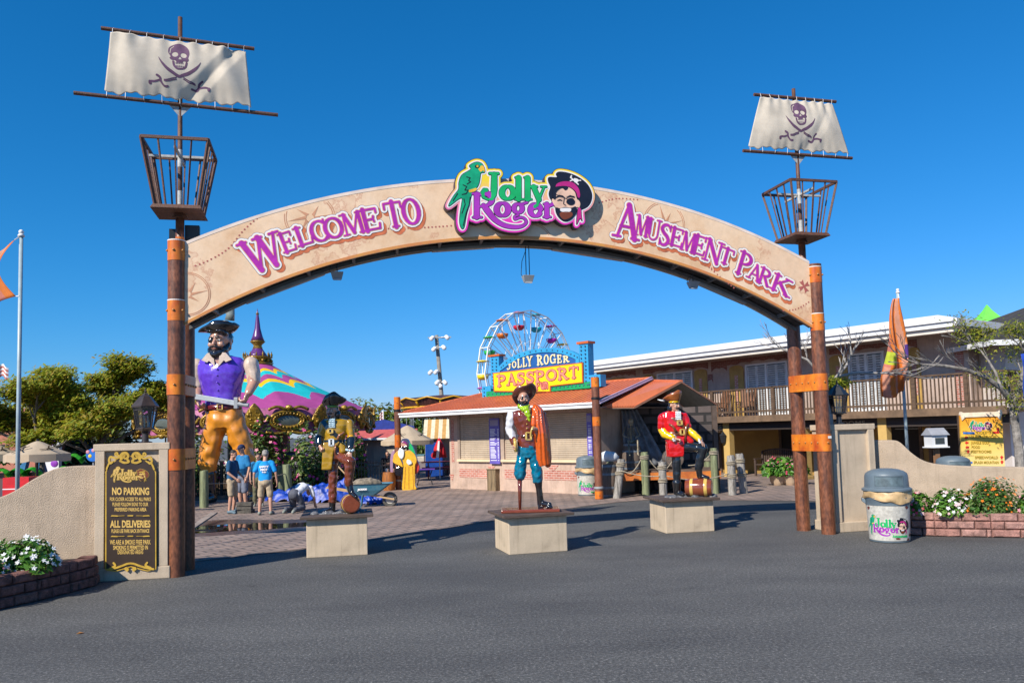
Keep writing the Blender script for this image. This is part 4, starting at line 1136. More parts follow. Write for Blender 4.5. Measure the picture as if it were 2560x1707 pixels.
def litter_bin(label,loc,face,logo=5.0,full=True):
 r_=thing('litter_bin',label,'litter bin',loc,face,'grey litter bins')
 mb=MB();mb.lathe([(0.30,0.0),(0.313,0.01),(0.315,0.03),(0.318,0.035)],n=48);mb.build('base',GREYP,r_,angle=40)
 mb=MB();mb.lathe([(0.314,0.036),(0.339,0.61)],n=48,cap=False);mb.build('printed_wrap',WRAPM,r_,smooth=True)
 mb=MB();mb.lathe([(0.334,0.605),(0.347,0.612),(0.350,0.70),(0.362,0.715),(0.362,0.74),(0.35,0.74)],n=48,cap=False);mb.build('rim',GREYP,r_,angle=50)
 for sg in(1,-1):
  mb=MB();mb.rings([[(sg*0.345,-0.08,0.62),(sg*0.345,0.08,0.62),(sg*0.345,0.08,0.72),(sg*0.345,-0.08,0.72)],[(sg*0.40,-0.065,0.66),(sg*0.40,0.065,0.66),(sg*0.40,0.065,0.72),(sg*0.40,-0.065,0.72)]]);mb.build('handle',GREYP,r_,bevel=0.008)
 rg=[]
 for j,(r0,z0)in enumerate(((0.335,0.86),(0.375,0.855),(0.372,0.80),(0.375,0.75),(0.378,0.70),(0.368,0.685))):
  rg.append([((r0+0.012*math.sin(a*5+j)+0.008*math.sin(a*11-j*2))*math.cos(a),(r0+0.012*math.sin(a*5+j)+0.008*math.sin(a*11-j*2))*math.sin(a),z0+(0.045*math.sin(a*2+0.6)+0.012*math.sin(a*7))*(j/5))for a in[2*PI*k/64 for k in range(64)]])
 mb=MB();mb.rings(rg,False);mb.build('bag',BAG,r_,smooth=True)
 mb=MB();mb.lathe([(0.36,0.84),(0.392,0.845),(0.392,0.875),(0.36,0.892),(0.348,0.90),(0.345,0.93),(0.338,1.085),(0.322,1.13),(0.27,1.168),(0.19,1.195),(0.10,1.208),(0.0,1.21)],n=48);mb.build('lid',GREYP,r_,angle=50)
 mb=MB()
 def cyl(a,z,r):return(r*math.sin(a),-r*math.cos(a),z)
 for a0,a1,z0,z1 in((-0.68,0.68,1.088,1.105),(-0.68,0.68,0.905,0.925),(-0.70,-0.66,0.905,1.105),(0.66,0.70,0.905,1.105)):
  n_=10
  rr=lambda z:0.352 if z<1.0 else 0.345
  mb.rings([[cyl(a0+(a1-a0)*k/n_,z0,0.335),cyl(a0+(a1-a0)*k/n_,z0,rr(z0)),cyl(a0+(a1-a0)*k/n_,z1,rr(z1)),cyl(a0+(a1-a0)*k/n_,z1,0.328)]for k in range(n_+1)])
 mb.build('door_frame',GREYP,r_)
 mb=MB();mb.rings([[cyl(-0.65+1.3*k/10,0.93,0.349),cyl(-0.65+1.3*k/10,1.083,0.342)]for k in range(11)],False,close=False);mb.build('flap_door',mat('scuffed bin flap',(0.105,0.15,0.17),0.5,0.25,6),r_,smooth=True)
 ks=0.80/1760
 def f(x,y,z):
  zz=0.30+(y+470)*ks
  rr=0.314+(zz-0.036)*0.0436+0.0012+z*0.0005
  return cyl((x-1150)*ks/0.326,zz,rr)
 e=thing('emblem',None,None);e.parent=r_;e.location=(0,0,0)
 c=dict(ECOL);c['white']=mat('bin print halo',(0.62,0.6,0.55),0.4)
 emblem(e,f,c,h=logo*1.6,dz=1.0,base_thick=0,run=4)
 mb=MB();add_text(mb,'Amusements',0.06,lambda x,y:cyl(0.42+x/0.326,0.095+y,0.3225),0.27,0.003);mb.build('lettering',ECOL['green'],r_)
 mb=MB()
 rnd=random.Random(3)
 for a0,z0 in((0.95,0.05),(1.15,0.12),(0.85,0.58),(-1.2,0.56),(0.3,0.07)):
  f2=lambda a,z,k:cyl(a,z,0.314+(z-0.036)*0.0436+0.0022)
  q=[(a0+0.13*rnd.uniform(0.6,1.2)*math.cos(2*PI*k/9),z0+0.028*rnd.uniform(0.5,1.2)*math.sin(2*PI*k/9))for k in range(9)]
  q=[(a,max(0.037,min(0.608,z)))for a,z in q]
  mb.add([f2(a,z,0)for a,z in q],[tuple(range(9))])
 mb.build('brick_patch_print',mat('brick patch print',(0.16,0.035,0.03),0.5,0.3,20),r_)
 return r_
BINP=Vector((6.27,13.62,0))
litter_bin('large litter bin with tan bag in front of the right pillar',BINP,math.atan2(-6.27,13.62)*-0+0.30*-1+0.0)
p=gnd(*crop(1080,900,3.014)(1160,1022))
litter_bin('litter bin beside the ticket kiosk post',(p.x+0.1,p.y+0.3,0),0.15,9.0)
p=at(2383,1166,17.6)
litter_bin('litter bin with tan bag half hidden behind the right curved wall',(p.x,p.y,0.0),0.0,12.0)
PEDW=mat('pedestal paint',(0.55,0.44,0.31),0.85,0.07,2.5,0.35,80,fine=0.14,streak=0.4)
PEDC=mat('weathered brown cap board',(0.105,0.072,0.055),0.7,0.35,5,0.3,30,stretch=(0.4,3,3))
def pedestal(label,L_,F_,R_,h,lenL):
 0
 d=(R_-F_);wd=d.length;rz=math.atan2(d.y,d.x)
 r_=thing('pedestal',label,'pedestal',(F_.x,F_.y,0),rz,'statue pedestals')
 mb=MB();mb.box((wd/2,lenL/2,(h-0.03)/2),(wd,lenL,h-0.03));mb.build('block',PEDW,r_,bevel=0.012)
 mb=MB();mb.box((wd/2,lenL/2,h),(wd+0.20,lenL+0.2,0.045));mb.build('cap',PEDC,r_,bevel=0.006)
 return r_,Vector((F_.x,F_.y,0)),rz,wd
c7=crop(1080,900,3.014);c8=crop(1480,900,3.137);c5=crop(740,900,3.015);b1=crop(380,1180,4.055);b6=crop(1480,1080,5.6)
PED2=pedestal('middle pedestal under the peg-legged pirate',None,gnd(*c7(582,1468)),gnd(*c7(1023,1437)),0.62,0.92)
PED3=pedestal('right pedestal under the red-coated pirate',None,gnd(*c8(582,1360)),gnd(*c8(962,1340)),0.62,0.86)
F1=gnd(*c5(80,1492));R1=gnd(*c5(541,1466))
PED1=pedestal('left pedestal under the yellow-coated pirate',None,F1,R1,0.66,0.95)
KR=math.atan2(-0.698,0.716)
KO=Vector((-2.36,29.4,0))
KW=Wall(KO,KR)
KU=KW.u;KN=KW.n
PINKW=mat('pinkish kiosk wall',(0.50,0.36,0.28),0.8,0.12,2,0.2,40,streak=0.4)
TANW=mat('tan kiosk pilaster',(0.40,0.30,0.23),0.8,0.15,2)
SHUT=mat('roller shutter',(0.47,0.38,0.28),0.55,0.1,1.5,streak=0.3)
REDBR=mat_brick('red brick print',(0.42,0.13,0.09),(0.50,0.20,0.14),(0.58,0.42,0.36),1.0,0.22,0.075,0.012,axis=(R(90),0,0),bump=0.2)
OROOF=mat('orange sheet roof',(0.64,0.185,0.075),0.42,0.14,1.2,col2=(0.50,0.135,0.06),streak=0.3)
FASC=mat('white fascia',(0.74,0.74,0.74),0.45,0.05,2,streak=0.25)
LILAC=mat('lilac fascia',(0.42,0.36,0.52),0.5,0.06,2)
kiosk=thing('ticket_kiosk','orange-roofed ticket kiosk with closed shutters behind the statues','kiosk',KO,KR)
WL=7.0
mb=MB();mb.box((WL/2,1.6,1.35),(WL,3.2,2.7));mb.build('wall',PINKW,kiosk,bevel=0.01)
def kx(cx,cy):return KW(*crop(1080,900,3.014)(cx,cy))
def kbox(name,m,x0,x1,z0,z1,d,parent=kiosk,back=0.0,bevel=0.0):
 mb=MB();mb.box(((x0+x1)/2,-d/2-back,(z0+z1)/2),(x1-x0,d,z1-z0));return mb.build(name,m,parent,bevel=bevel)
def u_at(cx):return kx(cx,700)[0]
zL0,zL1=0.98,1.07
sh=[(u_at(222),u_at(446)),(u_at(560),u_at(830)),(u_at(868),u_at(1186))]
for k,(a,b_)in enumerate(sh):
 mb=MB();n_=22;z0,z1=zL1,2.55
 for j in range(n_):
  z=z0+(z1-z0)*j/n_;hz=(z1-z0)/n_
  mb.rings([[(a,-0.01,z),(a,-0.028,z+hz*0.2),(a,-0.030,z+hz*0.75),(a,-0.012,z+hz)],[(b_,-0.01,z),(b_,-0.028,z+hz*0.2),(b_,-0.030,z+hz*0.75),(b_,-0.012,z+hz)]],False,close=False)
 mb.build('shutter',SHUT,kiosk)
 if k<2:kbox('pilaster',TANW,a-0.13 if k==0 else b_+0.02,a-0.01 if k==0 else u_at(866),1.07,2.6,0.06)
kbox('pilaster',TANW,u_at(527),u_at(553),1.07,2.6,0.06)
LEDGE=mat('cream ledge',(0.68,0.55,0.36),0.5,0.05,3)
kbox('ledge',LEDGE,u_at(200),u_at(450),zL0,zL1,0.10,bevel=0.008);kbox('ledge',LEDGE,u_at(530),WL-0.05,zL0,zL1,0.10,bevel=0.008)
for a,b_ in((205,426),(545,830),(842,1112)):kbox('brick_panel',REDBR,u_at(a),u_at(b_),0.42,0.72,0.012)
kbox('brick_panel',REDBR,0.12,0.26,0.95,2.5,0.012)
for cx,cy,w_ in((447,815,0.2),(905,810,0.3),(150,880,0.13)):
 u_,z_=kx(cx,cy);mb=MB();mb.prism([(u_-w_,z_+0.09),(u_+w_,z_+0.09),(u_+w_*0.5,z_-0.03),(u_+0.03,z_-0.14),(u_-w_*0.3,z_-0.05)],-0.012,0.0,fmap=lambda x,y,z:(x,z,y));mb.build('exposed_brick',REDBR,kiosk)
PURP=mat('purple menu board',(0.13,0.10,0.42),0.35,0.15,2)
rnd=random.Random(7)
for a,b_,z0,z1 in((u_at(450),u_at(526),0.92,2.48),(u_at(1188),u_at(1225),0.98,2.5)):
 m_=kbox('menu_board',PURP,a,b_,z0,z1,0.03,back=0.07)
 mb=MB();z=z1-0.38
 while z>z0+0.05:
  w_=(b_-a)*rnd.uniform(0.4,0.68)
  mb.box((a+0.05+w_/2,-0.102,z),(w_,0.004,0.022));mb.box((b_-0.06,-0.102,z),(0.06,0.004,0.022))
  z-=rnd.choice((0.045,0.045,0.045,0.085))
 mb.build('menu_lines',flat('menu lines',(0.75,0.75,0.82)),m_)
 mb=MB();mb.box(((a+b_)/2,-0.102,z1-0.16),((b_-a)*0.8,0.004,0.2));mb.build('menu_header',flat('menu header',(0.28,0.25,0.38)),m_)
EN,EU0,EU1,EZ,RN,RZ_,RU0,RU1=-1.15,-1.65,7.86,2.80,1.55,3.56,0.85,7.86
roof=MB()
def quad(mb,a,b_,c,d,th=0.05):
 P=[Vector(p)for p in(a,b_,c,d)];n_=(P[1]-P[0]).cross(P[3]-P[0]).normalized()
 if n_.z<0:n_=-n_
 mb.rings([[p-n_*th for p in P],P])
A=(EU0,EN,EZ);B=(EU1,EN,EZ);C=(RU1,RN,RZ_);D=(RU0,RN,RZ_);E=(EU1,2*RN-EN,EZ);F=(EU0,2*RN-EN,EZ)
quad(roof,A,B,C,D);quad(roof,E,F,D,C);quad(roof,F,A,D,(RU0-0.001,RN,RZ_-0.0005))
ro=roof.build('roof',OROOF,kiosk)
mb=MB()
k=EU0+0.1
while k<EU1:
 t=1.0 if k>=RU0 else max(0.02,(k-EU0)/(RU0-EU0))
 mb.bar((k,EN-0.01,EZ+0.006),(k,EN+(RN-EN)*t,EZ+(RZ_-EZ)*t+0.006),0.028,0.024)
 k+=0.2
k=EN+0.2
while k<RN:
 t=(k-EN)/(RN-EN);mb.bar((EU0,k,EZ+0.006),(EU0+(RU0-EU0)*t,k,EZ+(RZ_-EZ)*t+0.006),0.028,0.024);k+=0.2
mb.bar(D,C,0.14,0.06);mb.bar(A,D,0.10,0.05)
mb.build('seam',OROOF,ro)
mb=MB();mb.box(((EU0+EU1)/2,EN-0.02,EZ-0.10),(EU1-EU0,0.05,0.13));mb.build('front_fascia',FASC,kiosk)
mb=MB();mb.box(((EU0+EU1)/2,EN-0.055,EZ-0.035),(EU1-EU0,0.06,0.055));mb.box(((EU0+EU1)/2,EN-0.046,EZ-0.125),(EU1-EU0,0.004,0.012));mb.build('gutter',FASC,kiosk)
mb=MB();mb.box((EU0-0.02,RN,EZ-0.10),(0.05,2*(RN-EN),0.15));mb.build('side_fascia',FASC,kiosk)
mb=MB();mb.bar((EU1+0.02,EN,EZ-0.05),(EU1+0.02,RN,RZ_-0.03),0.03,0.15,up=(1,0,0));mb.bar((EU1+0.04,EN,EZ+0.01),(EU1+0.04,RN,RZ_+0.03),0.03,0.04,up=(1,0,0));mb.build('rake_fascia',LILAC,kiosk)
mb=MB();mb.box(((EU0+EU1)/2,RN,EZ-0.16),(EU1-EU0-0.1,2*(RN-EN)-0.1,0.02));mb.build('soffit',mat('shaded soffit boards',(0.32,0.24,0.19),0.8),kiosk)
SW=Wall(KO,KR,0.55)
s6=crop(1150,740,4.356)
SP=lambda x,y:SW(*s6(x,y))
CYAN=mat('sky blue sign frame',(0.03,0.30,0.58),0.45,0.08,3)
DBLUE=mat('deep blue sign face',(0.015,0.10,0.33),0.45,0.08,3)
YEL=mat('yellow sign face',(0.86,0.66,0.0),0.4,0.04,3)
GRN=mat('green sign base',(0.01,0.30,0.10),0.45,0.08,3)
ORB=mat('orange sign border',(0.50,0.11,0.02),0.45,0.08,3)
sign=thing('roof_sign','blue and yellow arched passport sign on the orange kiosk roof','sign',KO,KR)
YN=0.55
def splate(name,pts,m,y0,y1,parent=sign):
 mb=MB();mb.prism([SP(*p)for p in pts],YN+y1,YN+y0,fmap=lambda x,y,z:(x,z,y));return mb.build(name,m,parent)
def ubox(name,m,x0,x1,ytop,ybot,y0,y1):
 a,z1=SP(x0,ytop);b_,_=SP(x1,ytop);_,z0=SP(x0,ybot)
 mb=MB();mb.box(((a+b_)/2,YN+(y0+y1)/2,(z0+z1)/2),(b_-a,y1-y0,z1-z0));return mb.build(name,m,sign)
dots=[]
ubox('tower',CYAN,338,425,662,1010,-0.02,0.22);ubox('tower_cap',ORB,315,440,645,665,-0.06,0.26)
ubox('tower',CYAN,1300,1395,525,965,-0.02,0.26);ubox('tower_cap',ORB,1280,1408,503,528,-0.06,0.30)
ubox('base_block',CYAN,245,340,985,1105,-0.025,0.2);ubox('base_block',CYAN,1352,1535,868,998,-0.03,0.25)
outer=[(425,770),(480,715),(560,665),(660,618),(780,583),(900,568),(1020,563),(1130,575),(1220,600),(1302,640),(1302,730),(1265,735),(1265,690)]
inner=[(1220,668),(1130,632),(1020,612),(900,612),(780,632),(660,672),(560,725),(490,780),(440,815),(440,850),(425,850)]
splate('arch_band',outer+inner,CYAN,-0.03,0.1)
splate('arch_face',[(440,850)]+inner[::-1][2:]+[(1265,690),(1265,745)],DBLUE,0.0,0.06)
splate('base_strip',[(295,1040),(640,1015),(1000,985),(1425,930),(1425,1000),(295,1098)],GRN,-0.04,0.12)
splate('panel_border',[(374,838),(1352,722),(1358,945),(1004,985),(1004,1045),(384,1042)],ORB,-0.08,0.04)
splate('yellow_panel',[(386,848),(1342,735),(1347,935),(994,975),(994,1036),(396,1030)],YEL,-0.09,-0.075)
mb=MB()
for x0,y0,x1,y1,n_ in((360,690,368,990,9),(402,690,408,990,9),(1325,550,1335,930,10),(1370,545,1380,925,10),(320,1068,1400,965,26),(270,1005,272,1085,3),(1420,890,1500,880,4),(1420,960,1500,952,4)):
 for k in range(n_):
  t=k/(n_-1);u_,z_=SP(x0+(x1-x0)*t,y0+(y1-y0)*t);mb.ball((u_,YN-0.045,z_),0.028,8,6)
for k in range(18):
 t=k/17;o_=smooth_poly(outer[:10],8,False);i_=smooth_poly(inner[::-1][3:]+[(1265,690)],8,False)
 a=o_[int(t*(len(o_)-1))];b_=i_[int(t*(len(i_)-1))];u_,z_=SP((a[0]+b_[0])/2,(a[1]+b_[1])/2);mb.ball((u_,YN-0.035,z_),0.028,8,6)
mb.build('bulb',flat('dead bulb',(0.03,0.12,0.22)),sign,smooth=True)
def sign_word(name,letters,h,layers):
 fd=Field(-1,-0.3,8.5,5.5,h)if False else None
 us=[SP(x0,yb)[0]for _,x0,x1,yt,yb in letters];zs=[SP(x0,yb)[1]for _,x0,x1,yt,yb in letters]
 fd=Field(min(us)-0.3,min(zs)-0.3,max(us)+1.2,max(zs)+1.2,h)
 for ch,x0,x1,yt,yb in letters:
  (u0,z0),(u1,_)=SP(x0,yb),SP(x1,yb);z1=SP(x0,yt)[1]
  wd,st=GLYPH[ch];kx_,ky=(u1-u0)/wd,z1-z0
  for pts,hw in st:
   sc=(kx_+ky)/2*0.85
   fd.stroke([(u0+p[0]*kx_,z0+p[1]*ky)for p in pts],[q*sc for q in hw]if isinstance(hw,(list,np.ndarray))else hw*sc)
 for nm,lv,m,ya,yb_ in layers:
  mb=MB();plate(mb,fd,lv,YN+ya,YN+yb_,lambda x,y,z:(x,z,y),14);mb.build(nm,m,sign)
def seq(word,xs,top,bot):
 out=[]
 for ch,x0,x1 in zip(word,xs[:-1],xs[1:]):
  if ch==' ':continue
  f=lambda L_,x:L_[1]+(L_[3]-L_[1])*(x-L_[0])/(L_[2]-L_[0])
  out.append((ch,x0+3,x1-3,f(top,x0),f(bot,x0)))
 return out
SALM=mat('salmon brick letter',(0.60,0.16,0.10),0.5,0.25,14,col2=(0.66,0.30,0.22))
sign_word('passport',seq('PASSPORT',[425,530,635,735,840,950,1085,1205,1320],(425,868,1320,765),(425,985,1320,885)),0.022,[('letter_edge',0.022,flat('letter edge',(0.35,0.06,0.05)),-0.09,-0.10),('lettering',0.0,SALM,-0.101,-0.115)])
jr=[]
for ch,x0,x1,yt,yb in(('J',515,565,745,800),('O',572,622,712,785),('L',632,680,690,778),('L',690,735,675,770),('Y',735,795,660,765),('R',845,910,648,752),('O',920,975,640,748),('G',985,1050,638,738),('E',1065,1115,645,730),('R',1130,1195,655,722)):jr.append((ch,x0,x1,yt,yb))
sign_word('park',jr,0.016,[('letter_outline',0.006,flat('cream letter outline',(0.70,0.62,0.35)),-0.02,-0.03),('lettering',-0.022,DBLUE,-0.031,-0.036)])
sign_word('fun',[('t',640,680,960,1025),('o',690,740,970,1025),('F',845,895,940,1020),('u',898,942,905,1014),('n',942,985,900,1010)],0.016,[('letter_edge',0.024,flat('letter edge',(0.35,0.06,0.05)),-0.09,-0.10),('lettering',0.0,SALM,-0.101,-0.112)])
def kpost(label,x,y,h,bands,r=0.115):
 r_=thing('canopy_post',label,'post',(x,y,0),0,'brown banded posts at the kiosk')
 mb=MB();mb.lathe([(r,0),(r,h)],n=24);mb.build('post',PLUM2,r_,angle=40)
 for z0,z1 in bands:
  mb=MB();mb.lathe([(r,z0),(r+0.005,z0),(r+0.005,z1),(r,z1)],n=24,cap=False);mb.build('band',GOLDB,r_,angle=40)
  mb=MB();bolt(mb,0,-r,(z0+z1)/2,0,-1,0.02);mb.build('rivet',RIVET,r_,smooth=True)
 for z in(2.86,0.3):
  mb=MB();mb.lathe([(r,z),(r+0.02,z+0.01),(r+0.02,z+0.06),(r,z+0.07)],n=24,cap=False);mb.build('collar',BLACKM if z>1 else GREYM,r_,angle=40)
PLUM2=mat('kiosk post print',(0.27,0.10,0.05),0.5,0.4,5,0.15,30,col2=(0.09,0.03,0.02),stretch=(1,1,0.4),fine=0.4)  # mottled brown print, close in tone to the arch posts
kpost('banded brown post at the near corner of the kiosk roof',2.40,23.12,3.5,[(0.02,0.24),(2.1,2.36),(3.22,3.5)])
kpost('banded brown post at the far corner of the kiosk roof',-4.28,29.62,3.40,[(1.55,2.0),(2.95,3.40)])
p=gnd(*c7(480,985))
tag(MB().box((0,0,0.36),(0.42,0.42,0.72)).box((0,0,0.735),(0.46,0.46,0.03)).build('wooden_box',mat('grey-brown timber',(0.22,0.155,0.085),0.8,0.3,4,0.3,30,stretch=(4,4,0.6)),loc=(p.x,p.y+0.2,0),rz=KR,bevel=0.01),'upright weathered timber box against the kiosk wall','box')
porch=thing('porch_roof','small orange gable roof on the right of the kiosk over the pirate display','roof',(4.3,24.3,0))
po=Vector((4.3,24.3,0))
def pv(x,y,z):return Vector((x,y,z))-po
pA,pB,pC=pv(3.55,23.4,2.64),pv(4.92,23.3,3.34),pv(5.95,23.4,2.66)
pA2,pB2,pC2=pv(2.62,23.45,2.66),pv(4.40,25.3,3.50),pv(5.42,25.4,2.68)
mb=MB();quad(mb,pA2,pA,pB,pB2,0.05);quad(mb,pB,pC,pC2,pB2,0.05);mb.build('roof_sheet',OROOF,porch)
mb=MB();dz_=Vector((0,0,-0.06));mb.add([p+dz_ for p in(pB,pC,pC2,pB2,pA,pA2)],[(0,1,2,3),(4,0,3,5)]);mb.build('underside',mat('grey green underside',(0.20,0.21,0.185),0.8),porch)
mb=MB()
for k in range(14):
 t=k/13;mb.bar(pA2.lerp(pA,t)+Vector((0,0,0.01)),pB2.lerp(pB,t)+Vector((0,0,0.01)),0.028,0.024)
mb.bar(pB,pB2,0.12,0.06);mb.build('seam',OROOF,porch)
mb=MB();mb.bar(pA-Vector((0,0.03,0.04)),pB-Vector((0,0.03,0.04)),0.04,0.12,up=(0,1,0));mb.bar(pB-Vector((0,0.03,0.04)),pC-Vector((0,0.03,0.04)),0.04,0.12,up=(0,1,0));mb.build('bargeboard',mat('brown bargeboard',(0.16,0.075,0.05),0.7),porch)
for x,y in((2.75,24.9),(6.35,25.3)):
 mb=MB();mb.box((x-po.x,y-po.y,1.32),(0.14,0.14,2.64));mb.build('porch_post',mat('dark post timber',(0.10,0.07,0.055),0.8,0.2,3),porch)
STONE=mat_brick('dark rough stone',(0.15,0.115,0.105),(0.095,0.08,0.078),(0.03,0.027,0.027),1.0,0.5,0.3,0.05,axis=(R(90),0,0),bump=1.0,var=0.5)
dsp=thing('stone_backdrop','rough dark stone wall behind the pirate display','wall',(4.4,25.75,0))
mb=MB();mb.box((0,0.1,1.4),(4.0,0.3,2.8));mb.build('stone_face',STONE,dsp)
rnd=random.Random(5)
for i,(x,z,w_,h_)in enumerate([(-1.55,1.95,0.34,0.28),(-1.5,1.5,0.3,0.36),(-1.1,1.6,0.34,0.62),(-1.55,1.05,0.36,0.3),(0.65,2.1,0.5,0.34),(1.3,1.7,0.4,0.3)]):
 mb=MB();mb.box((x,-0.09,z),(w_,0.12,h_));mb.build('projecting_stone',mat('stone block %d'%(i%2),((0.17,0.10,0.085),(0.13,0.125,0.14))[i%2],0.9,0.3,8,0.6,30),dsp,bevel=0.03)
NETM=mat('grey draped sailcloth',(0.19,0.205,0.235),0.9,0.3,4)
mb=MB();n_=26
mb.add([(-0.95+1.15*(i/n_)*(0.45+0.75*(1-j/20)),-0.35-0.07*math.sin(i*1.1)-0.25*(1-j/20),0.85+1.75*j/20)for j in range(21)for i in range(n_+1)],[(j*(n_+1)+i,j*(n_+1)+i+1,(j+1)*(n_+1)+i+1,(j+1)*(n_+1)+i)for j in range(20)for i in range(n_)])
o=mb.build('draped_cloth',NETM,smooth=True,loc=(4.35,25.6,0));o.modifiers.new('s','SOLIDIFY').thickness=0.01
tag(o,'ragged grey sailcloth draped on the stone wall behind the skeleton','cloth')
mb=MB()
for x in(-0.13,0.13):mb.bar((x,0,0.7),(x,0.08,2.2),0.05)
for k in range(8):mb.bar((-0.13,0.01*k,0.85+0.17*k),(0.13,0.01*k,0.85+0.17*k),0.035)
tag(mb.build('ladder',mat('grey ladder wood',(0.24,0.22,0.21),0.85,0.2,4),loc=(4.95,25.3,0.0)),'grey wooden ladder leaning on the stone wall','ladder')
deck=thing('display_deck','low timber deck with an orange fascia below the pirate display','deck',(4.4,24.6,0))
mb=MB();mb.box((0,0.3,0.70),(3.5,1.7,0.06));mb.build('deck_boards',mat('deck brown',(0.13,0.085,0.06),0.8,0.2,4,stretch=(1,8,1)),deck)
mb=MB();mb.box((-0.0,-0.57,0.56),(3.5,0.05,0.22));mb.build('fascia',mat('orange fascia',(0.62,0.20,0.03),0.55,0.3,4,col2=(0.35,0.08,0.02)),deck)
mb=MB()
for x in(-1.6,0,1.6):mb.box((x,-0.3,0.33),(0.12,0.12,0.66))
mb.build('leg',mat('dark post timber',(0.1,0.07,0.05)),deck)
BRLW=mat('old barrel staves',(0.15,0.11,0.085),0.75,0.3,5,0.3,30,stretch=(6,6,0.5))
HOOP=mat('grey hoop iron',(0.16,0.19,0.22),0.5,0.2,6)
def barrel(label,loc,r,h,staves=BRLW,hoop=HOOP,rot=None,hoops=(0.06,0.3,0.7,0.94),parent=None,n=20,group='wooden barrels'):
 if parent is None:r_=thing('barrel',label,'barrel',loc,0,group)
 else:r_=bpy.data.objects.new('barrel',None);link(r_,parent);r_.location=loc
 if rot:r_.rotation_euler=rot
 bul=lambda t:r*(0.82+0.18*math.sin(PI*t)**0.8)
 mb=MB();mb.lathe([(bul(k/10),h*k/10)for k in range(11)],n=n);mb.build('stave_body',staves,r_,angle=40)
 for t in hoops:
  mb=MB();mb.lathe([(bul(max(t-0.03,0))+0.004,h*(t-0.035)),(bul(t)+0.008,h*t),(bul(min(t+0.03,1))+0.004,h*(t+0.035))],n=n,cap=False);mb.build('hoop',hoop,r_,smooth=True)
 return r_
barrel('dark upright barrel on the display deck beside the skeleton',(3.62,24.75,0.73),0.30,0.82)
barrel('grey-hooped barrel on the paving next to the near kiosk post',(2.72,23.75,0),0.33,0.98)
barrel('barrel lying open-ended on the display deck',(4.85,24.9,1.05),0.32,0.6,rot=(R(90),0,0))
BONE=mat('aged bone',(0.34,0.29,0.20),0.7,0.3,9)
sk=thing('skeleton','brownish skeleton prop sitting on the dark barrel','skeleton',(3.62,24.75,1.55))
mb=MB();mb.ball((0,-0.05,0.66),(0.085,0.10,0.105));mb.box((0,-0.10,0.565),(0.09,0.08,0.06));mb.build('skull',BONE,sk,smooth=True)
mb=MB();mb.tube([(0,0,0.02),(0,0.03,0.3),(0,-0.02,0.56)],0.024,6)
for k in range(6):
 z=0.24+0.045*k;w_=0.12+0.012*math.sin(k);mb.tube([(0,0.03,z),(w_,-0.02,z-0.01),(0.04,-0.12,z-0.04)],0.009,5);mb.tube([(0,0.03,z),(-w_,-0.02,z-0.01),(-0.04,-0.12,z-0.04)],0.009,5)
mb.lathe([(0.10,0.0),(0.13,0.08),(0.05,0.05)],n=10);mb.build('ribcage',BONE,sk,smooth=True)
for sg in(1,-1):
 mb=MB();mb.tube([(sg*0.17,0,0.5),(sg*0.27,-0.05,0.24),(sg*0.1,-0.22,0.16)],0.018,6);mb.build('arm',BONE,sk,smooth=True)
 mb=MB();mb.tube([(sg*0.09,0,0.04),(sg*0.14,-0.36,0.08),(sg*0.13,-0.40,-0.34),(sg*0.14,-0.50,-0.36)],0.022,6);mb.build('leg',BONE,sk,smooth=True)
PILE=mat('weathered grey pile',(0.36,0.335,0.30),0.9,0.35,5,0.7,24,stretch=(5,5,0.5),fine=0.5)
GPILE=mat('green treated pile',(0.22,0.25,0.135),0.85,0.3,4,0.4,24,stretch=(5,5,0.5),fine=0.25)
ROPE=mat('hemp rope',(0.36,0.31,0.23),0.9,0.2,40,0.5,120)
def pile(label,x,y,h,r,m,wraps,lean=(0,0),group='grey and green mooring piles'):
 r_=thing('mooring_pile',label,'pile',(x,y,0),0,group)
 rnd=random.Random(int(x*100));mb=MB()
 n_=16;irr=[1+rnd.uniform(-0.06,0.06)for _ in range(n_)]
 def rg(z,k):return[(r*k*irr[i]*math.cos(2*PI*i/n_)+lean[0]*z/h,r*k*irr[i]*math.sin(2*PI*i/n_)+lean[1]*z/h,z+(rnd.uniform(-0.015,0.015)if z==h else 0))for i in range(n_)]
 mb.rings([rg(0,1.02),rg(h*0.5,1.0),rg(h*0.97,0.97),rg(h,0.88)]);mb.build('timber',m,r_,angle=50)
 for t in wraps:
  mb=MB()
  for j in range(3):
   z=h*t+j*0.035;mb.tube([((r+0.012)*math.cos(2*PI*k/20)+lean[0]*z/h,(r+0.012)*math.sin(2*PI*k/20)+lean[1]*z/h,z+0.012*math.sin(2*PI*k/20+j))for k in range(21)],0.016,6)
  mb.build('rope_wrap',ROPE,r_,smooth=True)
 return r_
pile('leaning grey pile left of the red pirate pedestal',2.93,23.3,1.12,0.115,PILE,(0.62,0.84),(0.17,0.0))
pile('grey pile directly behind the left edge of the red pirate pedestal',4.22,23.0,1.02,0.11,PILE,(0.45,0.82))
pile('thick grey pile, left one of the pair on the open paving',6.27,23.3,1.14,0.115,PILE,(0.45,0.78))
pile('split grey pile, right one of the pair on the open paving',6.74,23.8,1.16,0.115,PILE,(0.44,0.80),(-0.08,0))
pile('tall green pile holding the deck left of the red pirate',3.88,23.98,1.28,0.115,GPILE,(0.86,))
pile('tall green pile at the right end of the deck',5.95,23.98,1.34,0.11,GPILE,(0.88,))
pile('short green pile behind the deck at its right end',6.1,25.4,1.17,0.12,GPILE,(0.8,))
pile('leaning green pile at the left end of the deck wound with rope',3.0,24.05,1.30,0.10,GPILE,(0.85,0.7),(-0.18,0.1))
